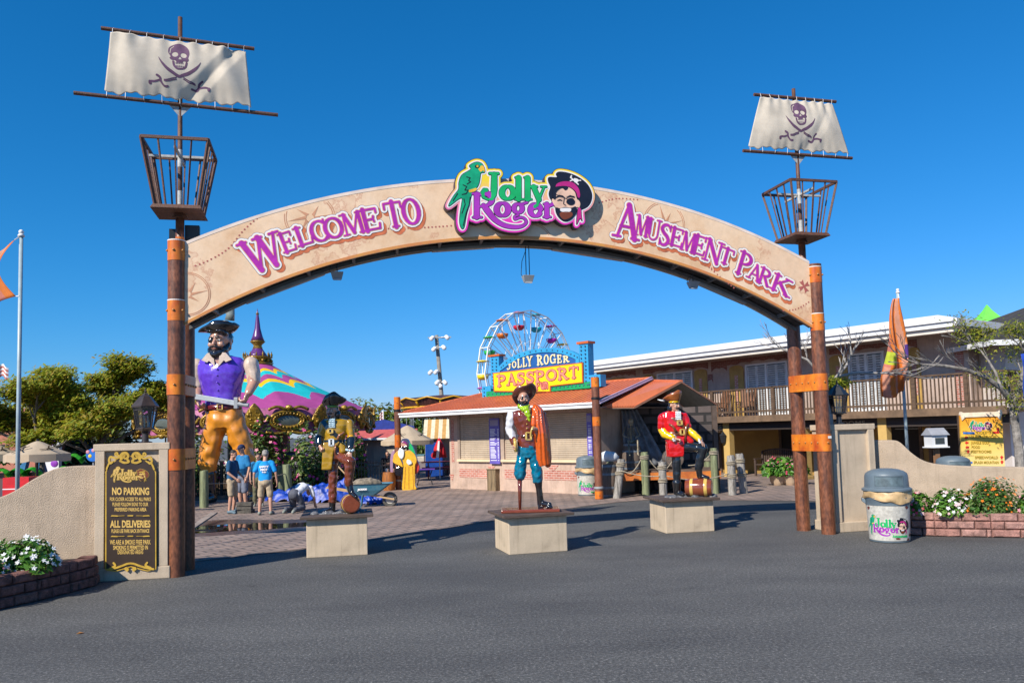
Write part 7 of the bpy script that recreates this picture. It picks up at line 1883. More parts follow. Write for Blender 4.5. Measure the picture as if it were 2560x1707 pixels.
person('man on hands and knees in a white and blue shirt and grey trousers',(p.x-.1,p.y+.1,0),R(163),mat('white shirt',(0.70,0.70,0.74),0.85),GRYC,SHO2,GHAIR,dict(pelvis=(0,.17,.50),chest=(0,-.17,.66),neck=(0,-.38,.62),head=(0,-.53,.52),sh=((-.19,-.30,.62),(.19,-.30,.62)),el=((-.27,-.34,.34),(.27,-.36,.36)),wr=((-.22,-.46,.10),(.22,-.46,.10)),hip=((-.10,.2,.47),(.10,.2,.47)),kn=((-.15,.0,.09),(.15,.0,.09)),an=((-.14,.42,.10),(.14,.42,.10)),toe=((-.14,.52,.04),(.14,.52,.04)),hd=((0,-1,-.2),(0,-1,-.2))),1.0,trousers=True,stripe=BLU1,pitch=0.9)
p=gnd(*crop(940,940,5.225)(140,1370))
person('dark-shirted man sitting beyond the fence with folded arms',(p.x,p.y,0),R(35),mat('black shirt',(0.014,0.016,0.022),0.85),mat('blue jeans',(0.05,0.075,0.13),0.9),DHAIR,DHAIR,dict(pelvis=(0,.05,.5),chest=(0,.0,.82),neck=(0,-.02,1.02),head=(0,-.07,1.18),sh=((-.19,-.01,.95),(.19,-.01,.95)),el=((-.25,-.08,.68),(.25,-.08,.68)),wr=((-.02,-.28,.72),(.02,-.3,.76)),hip=((-.1,0,.48),(.1,0,.48)),kn=((-.13,-.42,.5),(.13,-.42,.5)),an=((-.12,-.42,.09),(.12,-.42,.09)),toe=((-.12,-.58,.04),(.12,-.58,.04)),hd=((.9,-.2,0),(-.9,-.2,0))),1.0,trousers=True)
st=thing('stool','dark low bench seat under the sitting man','stool',(p.x,p.y+.06,0))
MB().box((0,0,.37),(.5,.4,.05)).build('seat',BLACKM,st)
for x in(-.2,.2):
 for y in(-.15,.15):MB().box((x,y,.17),(.04,.04,.35)).build('leg',BLACKM,st)
def PX(px,Y):return(px-1280)/2000*Y
cgy=36.0;cg0=at(645,1030,cgy);CR,CZ,AZ=4.9,cg0.z,at(645,910,cgy).z
car=thing('carousel','purple and turquoise striped carousel tent with gold carved rounding boards','carousel',(cg0.x,cgy,0))
STR=[mat('canopy magenta',(0.38,0.06,0.24),0.6,0.08,2),mat('canopy yellow',(0.85,0.52,0.0),0.6,0.05,2),mat('canopy turquoise',(0.01,0.48,0.50),0.6,0.08,2)]
GLD=mat('carved gold',(0.42,0.25,0.025),0.3,0.5,7,0.8,22,metal=0.35,col2=(0.06,0.035,0.008));PNK=mat('carousel pink',(0.42,0.12,0.25),0.6,0.2,5);PURL=mat('carousel purple',(0.105,0.03,0.16),0.3,0.15,6)
nseg,NS,NT=12,288,130;mb=MB();rows=[]
for j in range(NT+1):
 t=j/NT;r_=0.55+(CR-0.55)*t
 rows.append([(r_*math.cos(2*PI*k/NS),r_*math.sin(2*PI*k/NS),AZ+(CZ-AZ)*(t**0.92)-0.10*t*math.sin(PI*((k*nseg/NS)%1)))for k in range(NS)])
vs=[p for r_ in rows for p in r_]
for j in range(NT):
 for k in range(NS):
  f=(k*nseg/NS+0.35)%1;sc_=abs(2*f-1);t=(j+.5)/NT;w_=t-0.15*sc_**2.4*(0.25+t)
  mi=0
  for lo,hi,m_ in((.10,.15,1),(.15,.23,2),(.33,.40,1),(.40,.62,2)):
   if lo<=w_<hi:mi=m_
  k2=(k+1)%NS;mb.f.append([j*NS+k,j*NS+k2,(j+1)*NS+k2,(j+1)*NS+k]);mb.m.append(mi)
mb.v=[tuple(p)for p in vs];mb.build('canopy',STR,car,smooth=True)
z=AZ-0.02
mb=MB();mb.lathe([(0.60,z-.1),(0.70,z+.05),(0.52,z+.1),(0.6,z+.26),(0.66,z+.32),(0.45,z+.36)],n=24)
for k in range(14):
 a=2*PI*k/14;mb.lathe([(.04,z+.3),(.025,z+.38),(.05,z+.44),(.015,z+.5),(0,z+.6)],(.62*math.cos(a),.62*math.sin(a),0),6);mb.ball((.6*math.cos(a),.6*math.sin(a),z+.15),.075,8,6)
mb.build('crown_gallery',GLD,car,smooth=True)
sp=z+.34;TZ=at(642,770,cgy).z
mb=MB();mb.lathe([(.45,sp),(.38,sp+.12),(.26,sp+.30),(.21,sp+.38)],n=20);mb.lathe([(.30,sp+.74),(.22,sp+.95),(.13,sp+1.3),(.08,sp+1.75),(.05,TZ-.3),(.0,TZ)],n=16);mb.build('finial',PURL,car,smooth=True)
mb=MB();mb.lathe([(.2,sp+.36),(.22,sp+.4),(.18,sp+.5),(.2,sp+.56),(.31,sp+.66),(.34,sp+.7),(.26,sp+.75)],n=20);mb.lathe([(.05,TZ-.32),(.08,TZ-.27),(.05,TZ-.22)],n=10);mb.build('finial_ring',GLD,car,smooth=True)
mb=MB();mb.lathe([(CR-.03,CZ-.95),(CR+.02,CZ-.05),(CR-.1,CZ),(CR-.12,CZ-.95)],n=72,cap=False);mb.build('rounding_board',PNK,car,smooth=True)
OVG=mat('oval mirror',(0.10,0.12,0.11),0.1)
for k in range(nseg):
 a=2*PI*k/nseg-PI/2+0.02;M=Matrix.Rotation(a+PI/2,3,'Z');c=V(((CR+.06)*math.cos(a),(CR+.06)*math.sin(a),CZ-.5))
 if math.sin(a)>0.5:continue
 mb=MB()
 def Q(x,zz,y=0.0):return c+M@V((x,y,zz))
 for rr,th in((1.0,.07),(.72,.06)):mb.tube([Q(.72*rr*math.cos(t),.36*rr*math.sin(t))for t in[2*PI*q/28 for q in range(29)]],th,6)
 for q in range(26):t=2*PI*q/26;mb.ball(Q(.6*math.cos(t),.28*math.sin(t),-.06),.05,6,5)
 for sg in(1,-1):
  mb.tube([Q(sg*(.75+.3*t),.15*math.cos(5*t)+.2*t,-.03)for t in[q/10 for q in range(11)]],.06,6);mb.tube([Q(sg*(.1+.7*t),.42+.12*math.sin(PI*t),-.03)for t in[q/10 for q in range(11)]],.06,6);mb.tube([Q(sg*(.1+.8*t),-.44-.08*math.sin(PI*t),-.03)for t in[q/10 for q in range(11)]],.06,6)
 mb.ball(Q(0,.5,-.04),(.16,.1,.12));mb.ball(Q(0,-.5,-.04),(.14,.08,.1));fr=mb.build('oval_frame',GLD,car,smooth=True)
 mb=MB();mb.ball(Q(0,0,.0),(.52,.03,.24),16,6,M=M);mb.build('mirror',OVG,fr,smooth=True)
 a2=a+PI/nseg;M=Matrix.Rotation(a2+PI/2,3,'Z');c=V(((CR+.12)*math.cos(a2),(CR+.12)*math.sin(a2),CZ-.45));mb=MB()
 mb.loft([(*Q(0,-.45),.1,.06),(*Q(0,-.15,-.06),.36,.1),(*Q(0,.2,-.1),.34,.1),(*Q(0,.45,-.16),.2,.07),(*Q(0,.62,-.24),.04,.03)],side=M@V((1,0,0)),n=14)
 rnd=random.Random(k)
 for q in range(26):mb.ball(Q(rnd.uniform(-.28,.28),rnd.uniform(-.35,.35),-.14),rnd.uniform(.04,.09),6,5)
 mb.build('carved_shield',GLD,car,smooth=True)
mb=MB();mb.lathe([(1.3,.35),(1.3,CZ-.3)],n=20,cap=False);mb.build('centre_drum',mat('dim drum',(0.12,0.07,0.05),0.6,0.4,3),car)
mb=MB();mb.lathe([(CR-.3,.1),(CR-.3,.35),(0,.36)],n=48);mb.build('platform',DKBR,car)
rnd=random.Random(9)
for k in range(12):
 a=2*PI*k/12+.1;
 if math.sin(a)>.3:continue
 x,y=3.9*math.cos(a),3.9*math.sin(a)
 MB().tube([(x,y,.3),(x,y,CZ)],.035,8).build('pole',GLD,car)
 t=a+PI/2;d=V((math.cos(t),math.sin(t),0));c=V((x,y,1.15+.15*math.sin(k*2)));mb=MB();up=V((0,0,1))
 mb.chain([(*(c-d*.35),.17),(*(c+d*.3),.18)]);mb.chain([(*(c+d*.35+up*.1),.12),(*(c+d*.6+up*.5),.09),(*(c+d*.85+up*.42),.06)])
 for s_ in(.35,-.4):mb.chain([(*(c+d*s_),.08),(*(c+d*(s_*1.35)-up*.35),.05),(*(c+d*s_*1.2-up*.62),.045)])
 mb.chain([(*(c-d*.48),.05),(*(c-d*.75-up*.35),.04)]);mb.build('horse',mat('horse paint %d'%(k%3),((0.5,0.48,0.44),(0.05,0.06,0.1),(0.32,0.2,0.1))[k%3],0.3),car,smooth=True)
BUSH=[mat('shrub green %d'%i,c,0.6,0.2,8,trans=0.2)for i,c in enumerate([(0.09,0.17,0.02),(0.055,0.11,0.016),(0.15,0.19,0.035)])]
for i,(px,Y,rx,h,lb)in enumerate([(500,29.4,1.0,2.4,'crape myrtle bush behind the left posts and the giant pirate'),(650,30.6,1.0,2.6,'crape myrtle bush between the giant pirate and the grey-haired man'),(770,30.2,.85,2.5,'crape myrtle bush with bright pink blossom left of the mustard-coated pirate'),(880,31.2,.55,2.2,'thin flowering bush right of the mustard-coated pirate')]):
 r_=thing('flowering_shrub',lb,'shrub',(PX(px,Y),Y,0),0,'crape myrtles by the carousel')
 sh_=mound(rx,.7,h-.5,.5,.8);leafcloud('leaves',r_,1700,lambda q:(lambda p,o:(V((p.x,p.y,p.z*(0.35+.65*q.random())if q.random()<.5 else p.z)),o))(*sh_(q)),.10,BUSH,40+i);blossoms('blossoms',r_,70,mound(rx,.7,h-.5,.45,.1),.085,[MAGF,PINKF,MAGF],50+i)
 mb=MB()
 for k in range(6):mb.tube([(.12*math.cos(k),.12*math.sin(k),0),(.4*math.cos(k),.3*math.sin(k),.9),(.6*math.cos(k+.4),.4*math.sin(k),1.7)],[.03,.025,.012],6)
 mb.build('stems',mat('pale bark',(0.2,0.15,0.11),0.85),r_)
FA,FB=V((-16.5,27.6,0)),V((-4.7,30.6,0))
fn=thing('iron_fence','black iron picket fence in front of the carousel','fence',FA);d=FB-FA;n_=110;FH=1.02
mb=MB()
for k in range(n_+1):q=d*k/n_;mb.box((q.x,q.y,FH/2+.05),(.025,.025,FH))
o=mb.build('pickets',BLACKM,fn);o['kind']='stuff'
mb=MB()
for z in(.14,.98,.84):mb.bar((0,0,z),(d.x,d.y,z),.035)
mb.build('rail',BLACKM,fn)
for k in range(9):q=d*k/8;mb=MB();mb.box((q.x,q.y,.6),(.1,.1,1.2));mb.box((q.x,q.y,1.22),(.14,.14,.05));mb.build('fence_post',BLACKM,fn)
p=gnd(*b1(530,360));q=gnd(*b1(1385,265))
pile('greenish wooden bollard left of the navy polo man',p.x,p.y,1.10,.125,GPILE,(),(0,0));pile('greenish wooden bollard right of the grey-haired man',q.x,q.y+.1,1.12,.13,GPILE,(),(-.1,0))
pile('dark shaded bollard behind the grey-haired man',q.x-.5,q.y+.8,1.05,.13,GPILE,(),(0,0))
rope('slack rope between the two greenish bollards',(p.x,p.y-.12,.72),(q.x-.1,q.y-.05,.82),.10,.014)
p=gnd(*b5(2150,1150));wb=thing('wheelbarrow','blue wheelbarrow of sand with pale wooden handles','wheelbarrow',(p.x-.62,p.y,0),0.12);
TUB=mat('worn blue tub',(0.02,0.15,0.23),0.45,0.35,6,col2=(0.10,0.22,0.28));WOOD=mat('ash handle',(0.55,0.36,0.18),0.6,0.15,5)
def rr(x0,x1,y,z):return[(x0,-y*.8,z),(x0+.06,-y,z),(x1-.06,-y,z),(x1,-y*.7,z),(x1,y*.7,z),(x1-.06,y,z),(x0+.06,y,z),(x0,y*.8,z)]
mb=MB();rg=[rr(-.34,.30,.2,.33),rr(-.46,.52,.28,.48),rr(-.54,.76,.34,.66),rr(-.57,.80,.37,.665)];mb.rings(rg+[rr(-.5,.72,.31,.64),rr(-.32,.28,.18,.36)]);mb.build('tub',TUB,wb,smooth=False,bevel=.01)
for s_ in(-.22,.22):MB().bar((-1.05,s_,.60),(.82,s_*.45,.20),.045).build('handle',WOOD,wb)
mb=MB();mb.tube([(.70+.17*math.cos(t),0,.19+.17*math.sin(t))for t in[2*PI*k/20 for k in range(21)]],.045,8);mb.build('tyre',mat('tyre',(0.10,0.095,0.085),0.85),wb,smooth=True)
mb=MB();mb.lathe([(.12,-.03),(.12,.03)],n=16);mb.v=[(x+.70,z,y+.19)for x,y,z in mb.v];mb.build('rim',mat('cream rim',(0.5,0.47,0.4),0.6),wb)
for s_ in(-.22,.22):MB().tube([(-.3,s_,.45),(-.28,s_*1.1,.02),(-.1,s_*1.1,.02),(-.05,s_,.38)],.016,6).build('leg',TUB,wb)
mb=MB();add_text(mb,'Jackson',.1,lambda x,y:(-.05+x,-.305+y*.35-.012,.50+y),.26,.004);mb.build('lettering',WHITEP,wb)
mb=MB();mb.ball((0,0,0),(.42,.24,.16),20,10);tag(mb.blob('sand_heap',mat('damp sand',(0.23,0.19,0.14),0.95,0.3,12,0.6,40),None,.03,1,.03,9),'heap of damp sand filling the wheelbarrow','sand').location=(p.x-.55,p.y,.66)
sv=thing('shovel','shovel with a long pale handle leaning out of the wheelbarrow','shovel',(p.x-1.0,p.y+.05,.75));MB().tube([(0,0,0),(-.62,.1,.66)],.02,8).build('shaft',WOOD,sv);MB().prism([(-.02,.0),(.12,-.05),(.2,-.2),(.06,-.16)],-.01,.01,fmap=lambda x,y,z:(x,z,y)).build('blade',GREYM,sv)
def heap(name,label,cat,c,ax,ay,h,m,seed,n=46):
 mb=MB();f=lambda x,y:h*max(0,1-(x*x+y*y))**.6*(.55+.45*abs(mnoise.noise(V((x*2.3+seed,y*2.3,0))))+.3*mnoise.noise(V((x*6,y*6,seed))))
 mb.add([(ax*(2*i/n-1),ay*(2*j/n-1),.012+max(0,f(2*i/n-1,2*j/n-1)))for j in range(n+1)for i in range(n+1)],[(j*(n+1)+i,j*(n+1)+i+1,(j+1)*(n+1)+i+1,(j+1)*(n+1)+i)for j in range(n)for i in range(n)if((2*i/n-1)**2+(2*j/n-1)**2)<.98+.25*mnoise.noise(V((i*.2,j*.2,seed)))])
 return tag(mb.build(name,m,smooth=True,loc=c),label,cat)
TARP=mat('blue tarpaulin',(0.004,0.05,0.40),0.45,0.3,5,0.3,14)
p=gnd(*b5(560,1080));heap('tarpaulin','crumpled blue tarpaulin behind the kneeling man','tarpaulin',(p.x+.45,p.y+.5,0),1.3,.6,.55,TARP,3)
p=gnd(*b5(1320,1100));heap('tarpaulin','tall fold of blue tarpaulin behind the mustard pirate keg','tarpaulin',(p.x-.1,p.y+.6,0),.95,.5,.85,TARP,8)
p=gnd(*b5(1900,1120));heap('tarpaulin','small blue tarpaulin piece under the wheelbarrow','tarpaulin',(p.x,p.y+.3,0),.5,.3,.3,TARP,5)
p=gnd(*b1(945,415));mb=MB();rnd=random.Random(2)
for k in range(3):mb.box((rnd.uniform(-.02,.02),rnd.uniform(-.02,.02),.05+.1*k),(.40,.24,.095),rnd.uniform(-.15,.15))
tag(mb.build('paver_stack',mat('dark concrete paver',(0.10,0.09,0.075),0.9,0.3,8,.4,40),loc=(p.x,p.y,0),bevel=.008),'small stack of dark pavers between the two men','pavers')
p=gnd(*b1(395,585));q=gnd(*b1(590,505));mb=MB();mb.bar((0,0,.03),(q.x-p.x+.1,q.y-p.y,.22),.16,.04)
tag(mb.build('plank',mat('grey plank',(0.30,0.24,0.2),0.85,0.2,4),loc=(p.x,p.y,0)),'loose grey plank sticking out behind the left posts','plank')
p=gnd(*crop(940,940,5.225)(440,1485));yf=thing('pirate_figure','flat painted pirate figure in a long yellow coat with green parrot','statue',(p.x,p.y,0),-.1);k4=p.y/2000/5.225
Y4=lambda pts:[((x-440)*k4,(1485-y)*k4)for x,y in pts]
def ycut(name,pts,m,y0,y1,sm=4):
 mb=MB();mb.prism(smooth_poly(Y4(pts),sm)if sm else Y4(pts),y0,y1,fmap=lambda x,y,z:(x,z,y));return mb.build(name,m,yf,bevel=.012)
YC=gloss('figure yellow paint',(0.72,0.40,0.01),0.4);RDP=gloss('figure red paint',(0.55,0.03,0.02),0.4)
ycut('coat',[(385,985),(440,975),(500,1000),(540,1060),(545,1130),(525,1180),(520,1400),(538,1470),(480,1480),(355,1485),(365,1300),(372,1150),(350,1050)],YC,-.12,.12);YD=gloss('figure fold paint',(0.45,0.17,0.005),0.4)
for a in(395,440,490):ycut('coat_fold',[(a,1180),(a+9,1180),(a+(a-440)*.25+4,1470),(a+(a-440)*.25-5,1470)],YD,-.128,-.115,0)
ycut('sleeve',[(250,1030),(300,980),(340,1000),(330,1060),(370,1180),(330,1170),(240,1120),(245,1060)],YC,-.16,.06)
ycut('cape',[(520,1100),(560,1130),(570,1210),(540,1270),(520,1260)],RDP,-.02,.14);ycut('cutlass',[(240,970),(205,1030),(195,1180),(210,1340),(235,1360),(232,1200),(240,1050),(262,985)],gloss('figure blade',(0.35,0.2,0.3),0.4),-.1,-.04)
ycut('shirt_ruffle',[(320,960),(380,950),(385,1040),(350,1080),(310,1030)],LACE,-.18,-.1);ycut('hand',[(430,1095),(470,1100),(490,1140),(450,1160),(420,1130)],LACE,-.18,-.1);ycut('face',[(355,870),(410,860),(430,900),(410,950),(370,950),(350,910)],SSKIN,-.16,.05);ycut('beard',[(352,920),(390,925),(425,915),(405,962),(370,962)],SHAIR,-.18,-.15)
ycut('hat',[(345,860),(375,818),(430,830),(455,880),(450,930),(430,890),(390,855),(355,870)],gloss('figure hat',(0.05,0.05,0.1),0.3),-.16,.08);ycut('bandana',[(355,868),(390,852),(430,880),(425,900),(395,880)],gloss('figure purple',(0.25,0.01,0.16),0.3),-.18,-.1)
ycut('parrot',[(440,890),(470,885),(500,930),(530,1020),(500,1000),(460,960),(445,930)],gloss('figure green',(0.01,0.40,0.10),0.3),-.14,-.02);ycut('knee',[(265,1200),(360,1185),(360,1290),(270,1290)],SHAIR,-.1,.1)
tag(MB().lathe([(.20,0),(.24,.2),(.25,.42),(.22,.66)],n=16).build('wooden_tub',mat('orange tub wood',(0.36,0.12,0.02),0.6,0.3,6,stretch=(6,6,.4)),loc=(p.x-.75,p.y+.05,0),angle=40),'orange wooden tub under the raised foot of the yellow pirate figure','tub')
UMB=mat('tan umbrella canvas',(0.52,0.41,0.285),0.9,0.08,2,trans=.12);DPRT=flat('palm print',(0.08,0.06,0.04))
def umbrella(label,px,ytop,yrim,hw,Y,rz=.3):
 t=at(px,ytop,Y);zr_=at(px,yrim,Y).z;r0=hw/2000*Y;r_=thing('patio_umbrella',label,'umbrella',(t.x,Y,0),rz,'tan patio umbrellas');n_=8
 def ring(r,z,w_=0):return[(r*math.cos(2*PI*k/32)*(1-.06*abs(math.sin(2*PI*k/32*n_/2))),r*math.sin(2*PI*k/32)*(1-.06*abs(math.sin(2*PI*k/32*n_/2))),z+w_*(1 if k%4 in(1,2,3)else 0))for k in range(32)]
 mb=MB();mb.rings([ring(.02,t.z),ring(.18*r0,t.z-.12*(t.z-zr_)),ring(.6*r0,zr_+.38*(t.z-zr_)),ring(r0,zr_),ring(r0*1.005,zr_-.16,-.03)],False);mb.build('canopy',UMB,r_,angle=35)
 mb=MB()
 for a in(-2.2,-.9):
  for j in range(5):b=a+.05;c_=V((.66*r0*math.cos(b),.66*r0*math.sin(b),zr_+.335*(t.z-zr_)+.03));e=V((.2*math.cos(j*1.25),.2*math.sin(j*1.25),-.08*math.sin(j*1.25+a)));mb.bar(c_,c_+e,.035,.012)
 mb.build('palm_print',DPRT,r_)
 MB().tube([(0,0,0),(0,0,t.z+.05)],.03,8).build('pole',BLACKM,r_);return r_
umbrella('tan patio umbrella behind the yellow pirate figure',1018,1063,1101,66,34);umbrella('tan patio umbrella behind the left curved wall',94,1102,1135,75,20);umbrella('tan patio umbrella cut by the left picture edge',-15,1108,1135,60,22)
CM=mat('dark red picnic paint',(0.16,0.02,0.03),0.6,0.15,4)
def picnic(label,x,y,rz):
 r_=thing('picnic_table',label,'picnic table',(x,y,0),rz,'dark red picnic tables')
 mb=MB()
 for k in range(4):mb.box((0,-.3+.2*k,.74),(2.0,.18,.045))
 mb.build('tabletop',CM,r_)
 for s_ in(-.75,.75):MB().box((0,s_,.45),(2.0,.28,.045)).build('seat',CM,r_)
 for x_ in(-.7,.7):
  mb=MB();mb.bar((x_,-.2,.72),(x_,-.65,0),.05,.1);mb.bar((x_,.2,.72),(x_,.65,0),.05,.1);mb.bar((x_,-.8,.42),(x_,.8,.42),.05,.1);mb.build('leg',CM,r_)
 return r_
picnic('dark red picnic table, nearer one left of the kiosk',-3.2,36.4,.1);picnic('dark red picnic table, farther one behind the red umbrella',-2.6,39.5,.1)
t=at(1098,1095,35.5);ru=thing('closed_umbrella','closed red and white striped umbrella by the picnic tables','umbrella',(t.x,35.5,0));za,zb=t.z,at(1098,1143,35.5).z
RED=mat('red canvas',(0.52,0.01,0.02),0.8)
mb=MB();mb.rings([[((r0*(1+.2*math.sin(8*a)))*math.cos(a),r0*(1+.2*math.sin(8*a))*math.sin(a),z)for a in[2*PI*k/32 for k in range(32)]]for r0,z in((.03,za),(.1,za-.15),(.2,(za+zb)/2),(.27,zb))]);mb.build('canopy',RED,ru,smooth=True)
mb=MB();mb.prism([(-.03,za-.12),(.04,za-.12),(.0,zb),(-.13,zb)],-.30,-.10,fmap=lambda x,y,z:(x,z,y));mb.build('white_stripe',WHITEP,ru);MB().tube([(0,0,0),(0,0,za+.05)],.025,8).build('pole',WHITEP,ru)
t=at(1086,1110,38);dc=thing('drinks_cooler','blue drinks cooler left of the closed red umbrella','cooler',(t.x,38,0));MB().box((0,0,.8),(.8,.7,1.6)).build('cabinet',mat('cooler blue',(0.01,0.06,0.30),0.3),dc,bevel=.03);MB().lathe([(.14,-.005),(.14,.005)],n=18).build('round_mark',RED,dc).rotation_euler=(PI/2,0,0);dc.children[-1].location=(0,-.355,1.0)
t=at(1052,1150,37.2);dc=thing('picnic_cooler','white ice chest with teal lid on the picnic table','ice chest',(t.x,36.4,.76));MB().box((0,0,.13),(.55,.35,.26)).build('chest',mat('ivory plastic',(0.55,0.5,0.42),0.5),dc,bevel=.03);MB().box((0,0,.30),(.57,.37,.08)).build('lid',mat('teal lid',(0.08,0.2,0.25),0.5),dc,bevel=.02)
t=gnd(*crop(940,940,5.225)(640,1420));ft=thing('folding_table','small folding table with purple edge beside the yellow figure','table',(t.x,t.y,0),.1);MB().box((0,0,.62),(.8,.4,.04)).build('tabletop',mat('purple edge',(0.12,0.04,0.35),0.5),ft)
for x in(-.3,.3):MB().tube([(x,-.15,0),(x*.7,0,.35),(x,.15,.6)],.02,6).build('leg',BLACKM,ft)
CREAM=mat('cream stall wall',(0.42,0.33,0.26),0.85,0.1,2)
sb=thing('snack_building','low stall with red roof edge, blue gable and closed shutters','building',(PX(935,42),42,0));zr_=at(935,1094,42).z
MB().box((.3,1,zr_/2),(3.2,2.4,zr_)).build('wall',CREAM,sb);MB().box((.8,-.22,.95),(1.7,.04,1.3)).build('shutter',SHUT,sb);MB().box((-.8,-.22,.8),(.7,.04,1.6)).build('brick_panel',REDBR,sb)
mb=MB();quad(mb,(-1.6,-.7,zr_),(2.2,-.7,zr_),(2.2,.2,zr_+.42),(-1.6,.2,zr_+.42));mb.build('roof_edge',mat('pink red roof',(0.48,0.10,0.09),0.6),sb);mb=MB();mb.prism([(-1.2,zr_+.3),(2.0,zr_+.3),(2.0,zr_+.55),(.4,zr_+.95),(-1.2,zr_+.55)],.2,.5,fmap=lambda x,y,z:(x,z,y));mb.build('gable',mat('ultramarine gable',(0.015,0.04,0.28),0.5),sb);MB().box((.3,-.72,zr_-.06),(3.8,.06,.1)).build('fascia',FASC,sb)
t0=at(1075,1095,39);aw=thing('awning_stall','stall under a cream and tan striped awning beyond the picnic tables','stall',(PX(1105,39),39,0));mb=MB();za=at(1100,1048,39).z
for k in range(10):
 x0=-.9+.18*k;mb.rings([[(x0,-.9,t0.z),(x0+.18,-.9,t0.z),(x0+.18,-.1,za),(x0,-.1,za)],[(x0,-.9,t0.z-.03),(x0+.18,-.9,t0.z-.03),(x0+.18,-.1,za-.03),(x0,-.1,za-.03)]],mi=k%2)
mb.build('awning',[mat('awning cream',(0.66,0.56,0.40),0.8),mat('awning tan',(0.48,0.27,0.08),0.8)],aw);MB().box((0,.3,.9),(1.8,.8,1.8)).build('stall_body',CREAM,aw)
sw=thing('swing_ride','scalloped gold and brown crown of the swing ride behind the kiosk','ride',(PX(1110,46),46,0));z0=at(1060,1020,46).z;mb=MB();n_=96
zig=lambda k:.16*(1-abs((k%8)/4-1))
mb.rings([[(rr_*math.cos(2*PI*k/n_),rr_*math.sin(2*PI*k/n_),z)for k,z in[(k,zz+(zig(k)if top else 0))for k in range(n_)]]for rr_,zz,top in((2.45,z0,0),(2.75,z0+.35,1),(2.6,z0+.35,1),(.6,z0+.7,0),(.4,z0,0))]);mb.build('crown_panel',mat('crown brown',(0.10,0.035,0.03),0.5,0.4,3),sw)
mb=MB();mb.tube([(2.77*math.cos(2*PI*k/n_),2.77*math.sin(2*PI*k/n_),z0+.37+zig(k))for k in range(n_+1)],.045,6);mb.tube([(2.47*math.cos(2*PI*k/n_),2.47*math.sin(2*PI*k/n_),z0)for k in range(n_+1)],.06,6)
for k in range(12):a=2*PI*k/12;mb.bar((2.47*math.cos(a),2.47*math.sin(a),z0),(2.78*math.cos(a),2.78*math.sin(a),z0+.4),.12,.06)
mb.build('gold_edge',mat('crown yellow',(0.62,0.33,0.01),0.4),sw,smooth=True)
mb=MB()
for k in range(12):
 for j in(.0,.06):a=2*PI*k/12+.15+j;mb.tube([(2.2*math.cos(a),2.2*math.sin(a),z0),(2.2*math.cos(a),2.2*math.sin(a),z0-2.2)],.015,4)
mb.build('swing_chain',GREYM,sw);MB().lathe([(.35,0),(.35,z0)],n=16).build('mast',mat('ride mast',(0.2,0.08,0.05),0.5),sw)
b=at(1107,1010,48);t=at(1091,838,48);lp=thing('floodlight_mast','tall grey wooden mast with clusters of white floodlights','mast',(b.x+.2,48,0));ox=t.x-b.x-.2
mb=MB();mb.tube([(0,0,0),(ox,0,t.z)],[.15,.11],10);mb.build('pole',mat('grey mast wood',(0.25,0.23,0.2),0.85,0.2,3),lp,smooth=True);MB().bar((ox-.5,-.1,t.z-.15),(ox+.9,-.1,t.z-.15),.08).build('crossarm',GREYM,lp)
for px,py,dr in((1083,845,-1),(1117,843,1),(1088,872,-1),(1109,868,1),(1079,930,-1),(1093,929,-1),(1096,955,-1),(1112,955,1),(1100,963,1)):
 c=at(px,py,48);c=V((c.x-b.x-.2,-.25,c.z));mb=MB();mb.ball(c,(.13,.11,.12),10,8);mb.ball(c+V((dr*.07,-.1,-.08)),(.13,.1,.13),10,8);mb.bar(c,(ox*c.z/t.z,0,c.z),.05);mb.build('lamp',FASC,lp,smooth=True)
fy=75;fc=at(1322,941,fy);fw=thing('ferris_wheel','white ferris wheel with coloured tub gondolas behind the passport sign','ferris wheel',(fc.x,fy,0),R(46));FR=6.2;fz=fc.z;NG=16
FWH=mat('white ride steel',(0.78,0.78,0.78),0.4,0.03,2);a0=R(101)
rp=lambda a,y,r_=FR:(r_*math.cos(a),y,fz+r_*math.sin(a))
for y in(-.5,.5):
 mb=MB()
 for k in range(NG):
  a,b_=a0+2*PI*k/NG-PI/NG,a0+2*PI*(k+1)/NG-PI/NG;mb.bar(rp(a,y),rp(b_,y),.10);mb.bar(rp(a,y,FR-.28),rp(b_,y,FR-.28),.05);mb.bar(rp(a,y*.4,.4),rp(a,y),.08);mb.bar(rp(a,-y*.5,FR*.2),rp(b_,y,FR*.98),.045);mb.bar(rp(b_,y*.3,.6),rp((a+b_)/2,y,FR*.97),.04);mb.bar(rp(a,y,FR*.55),rp(b_,y,FR*.5),.035)
 mb.build('rim',FWH,fw)
mb=MB()
for k in range(NG):a=a0+2*PI*k/NG-PI/NG;mb.bar(rp(a,-.5),rp(a,.5),.07)
mb.build('crossbar',FWH,fw);mb=MB();mb.lathe([(.7,-1),(.7,1)],n=20);mb.v=[(x,z,y+fz)for x,y,z in mb.v];mb.build('hub',FWH,fw)
for y in(-1.5,1.5):mb=MB();mb.bar((-2.8,y,0),(0,y*.8,fz),.25);mb.bar((2.8,y,0),(0,y*.8,fz),.25);mb.build('support_leg',FWH,fw)
GCOL=[mat('gondola %d'%i,c,0.35,0.05,3)for i,c in enumerate([(0.50,0.01,0.03),(0.62,0.14,0.01),(0.02,0.38,0.07),(0.75,0.55,0.01),(0.35,0.01,0.30),(0.0,0.35,0.45)])]
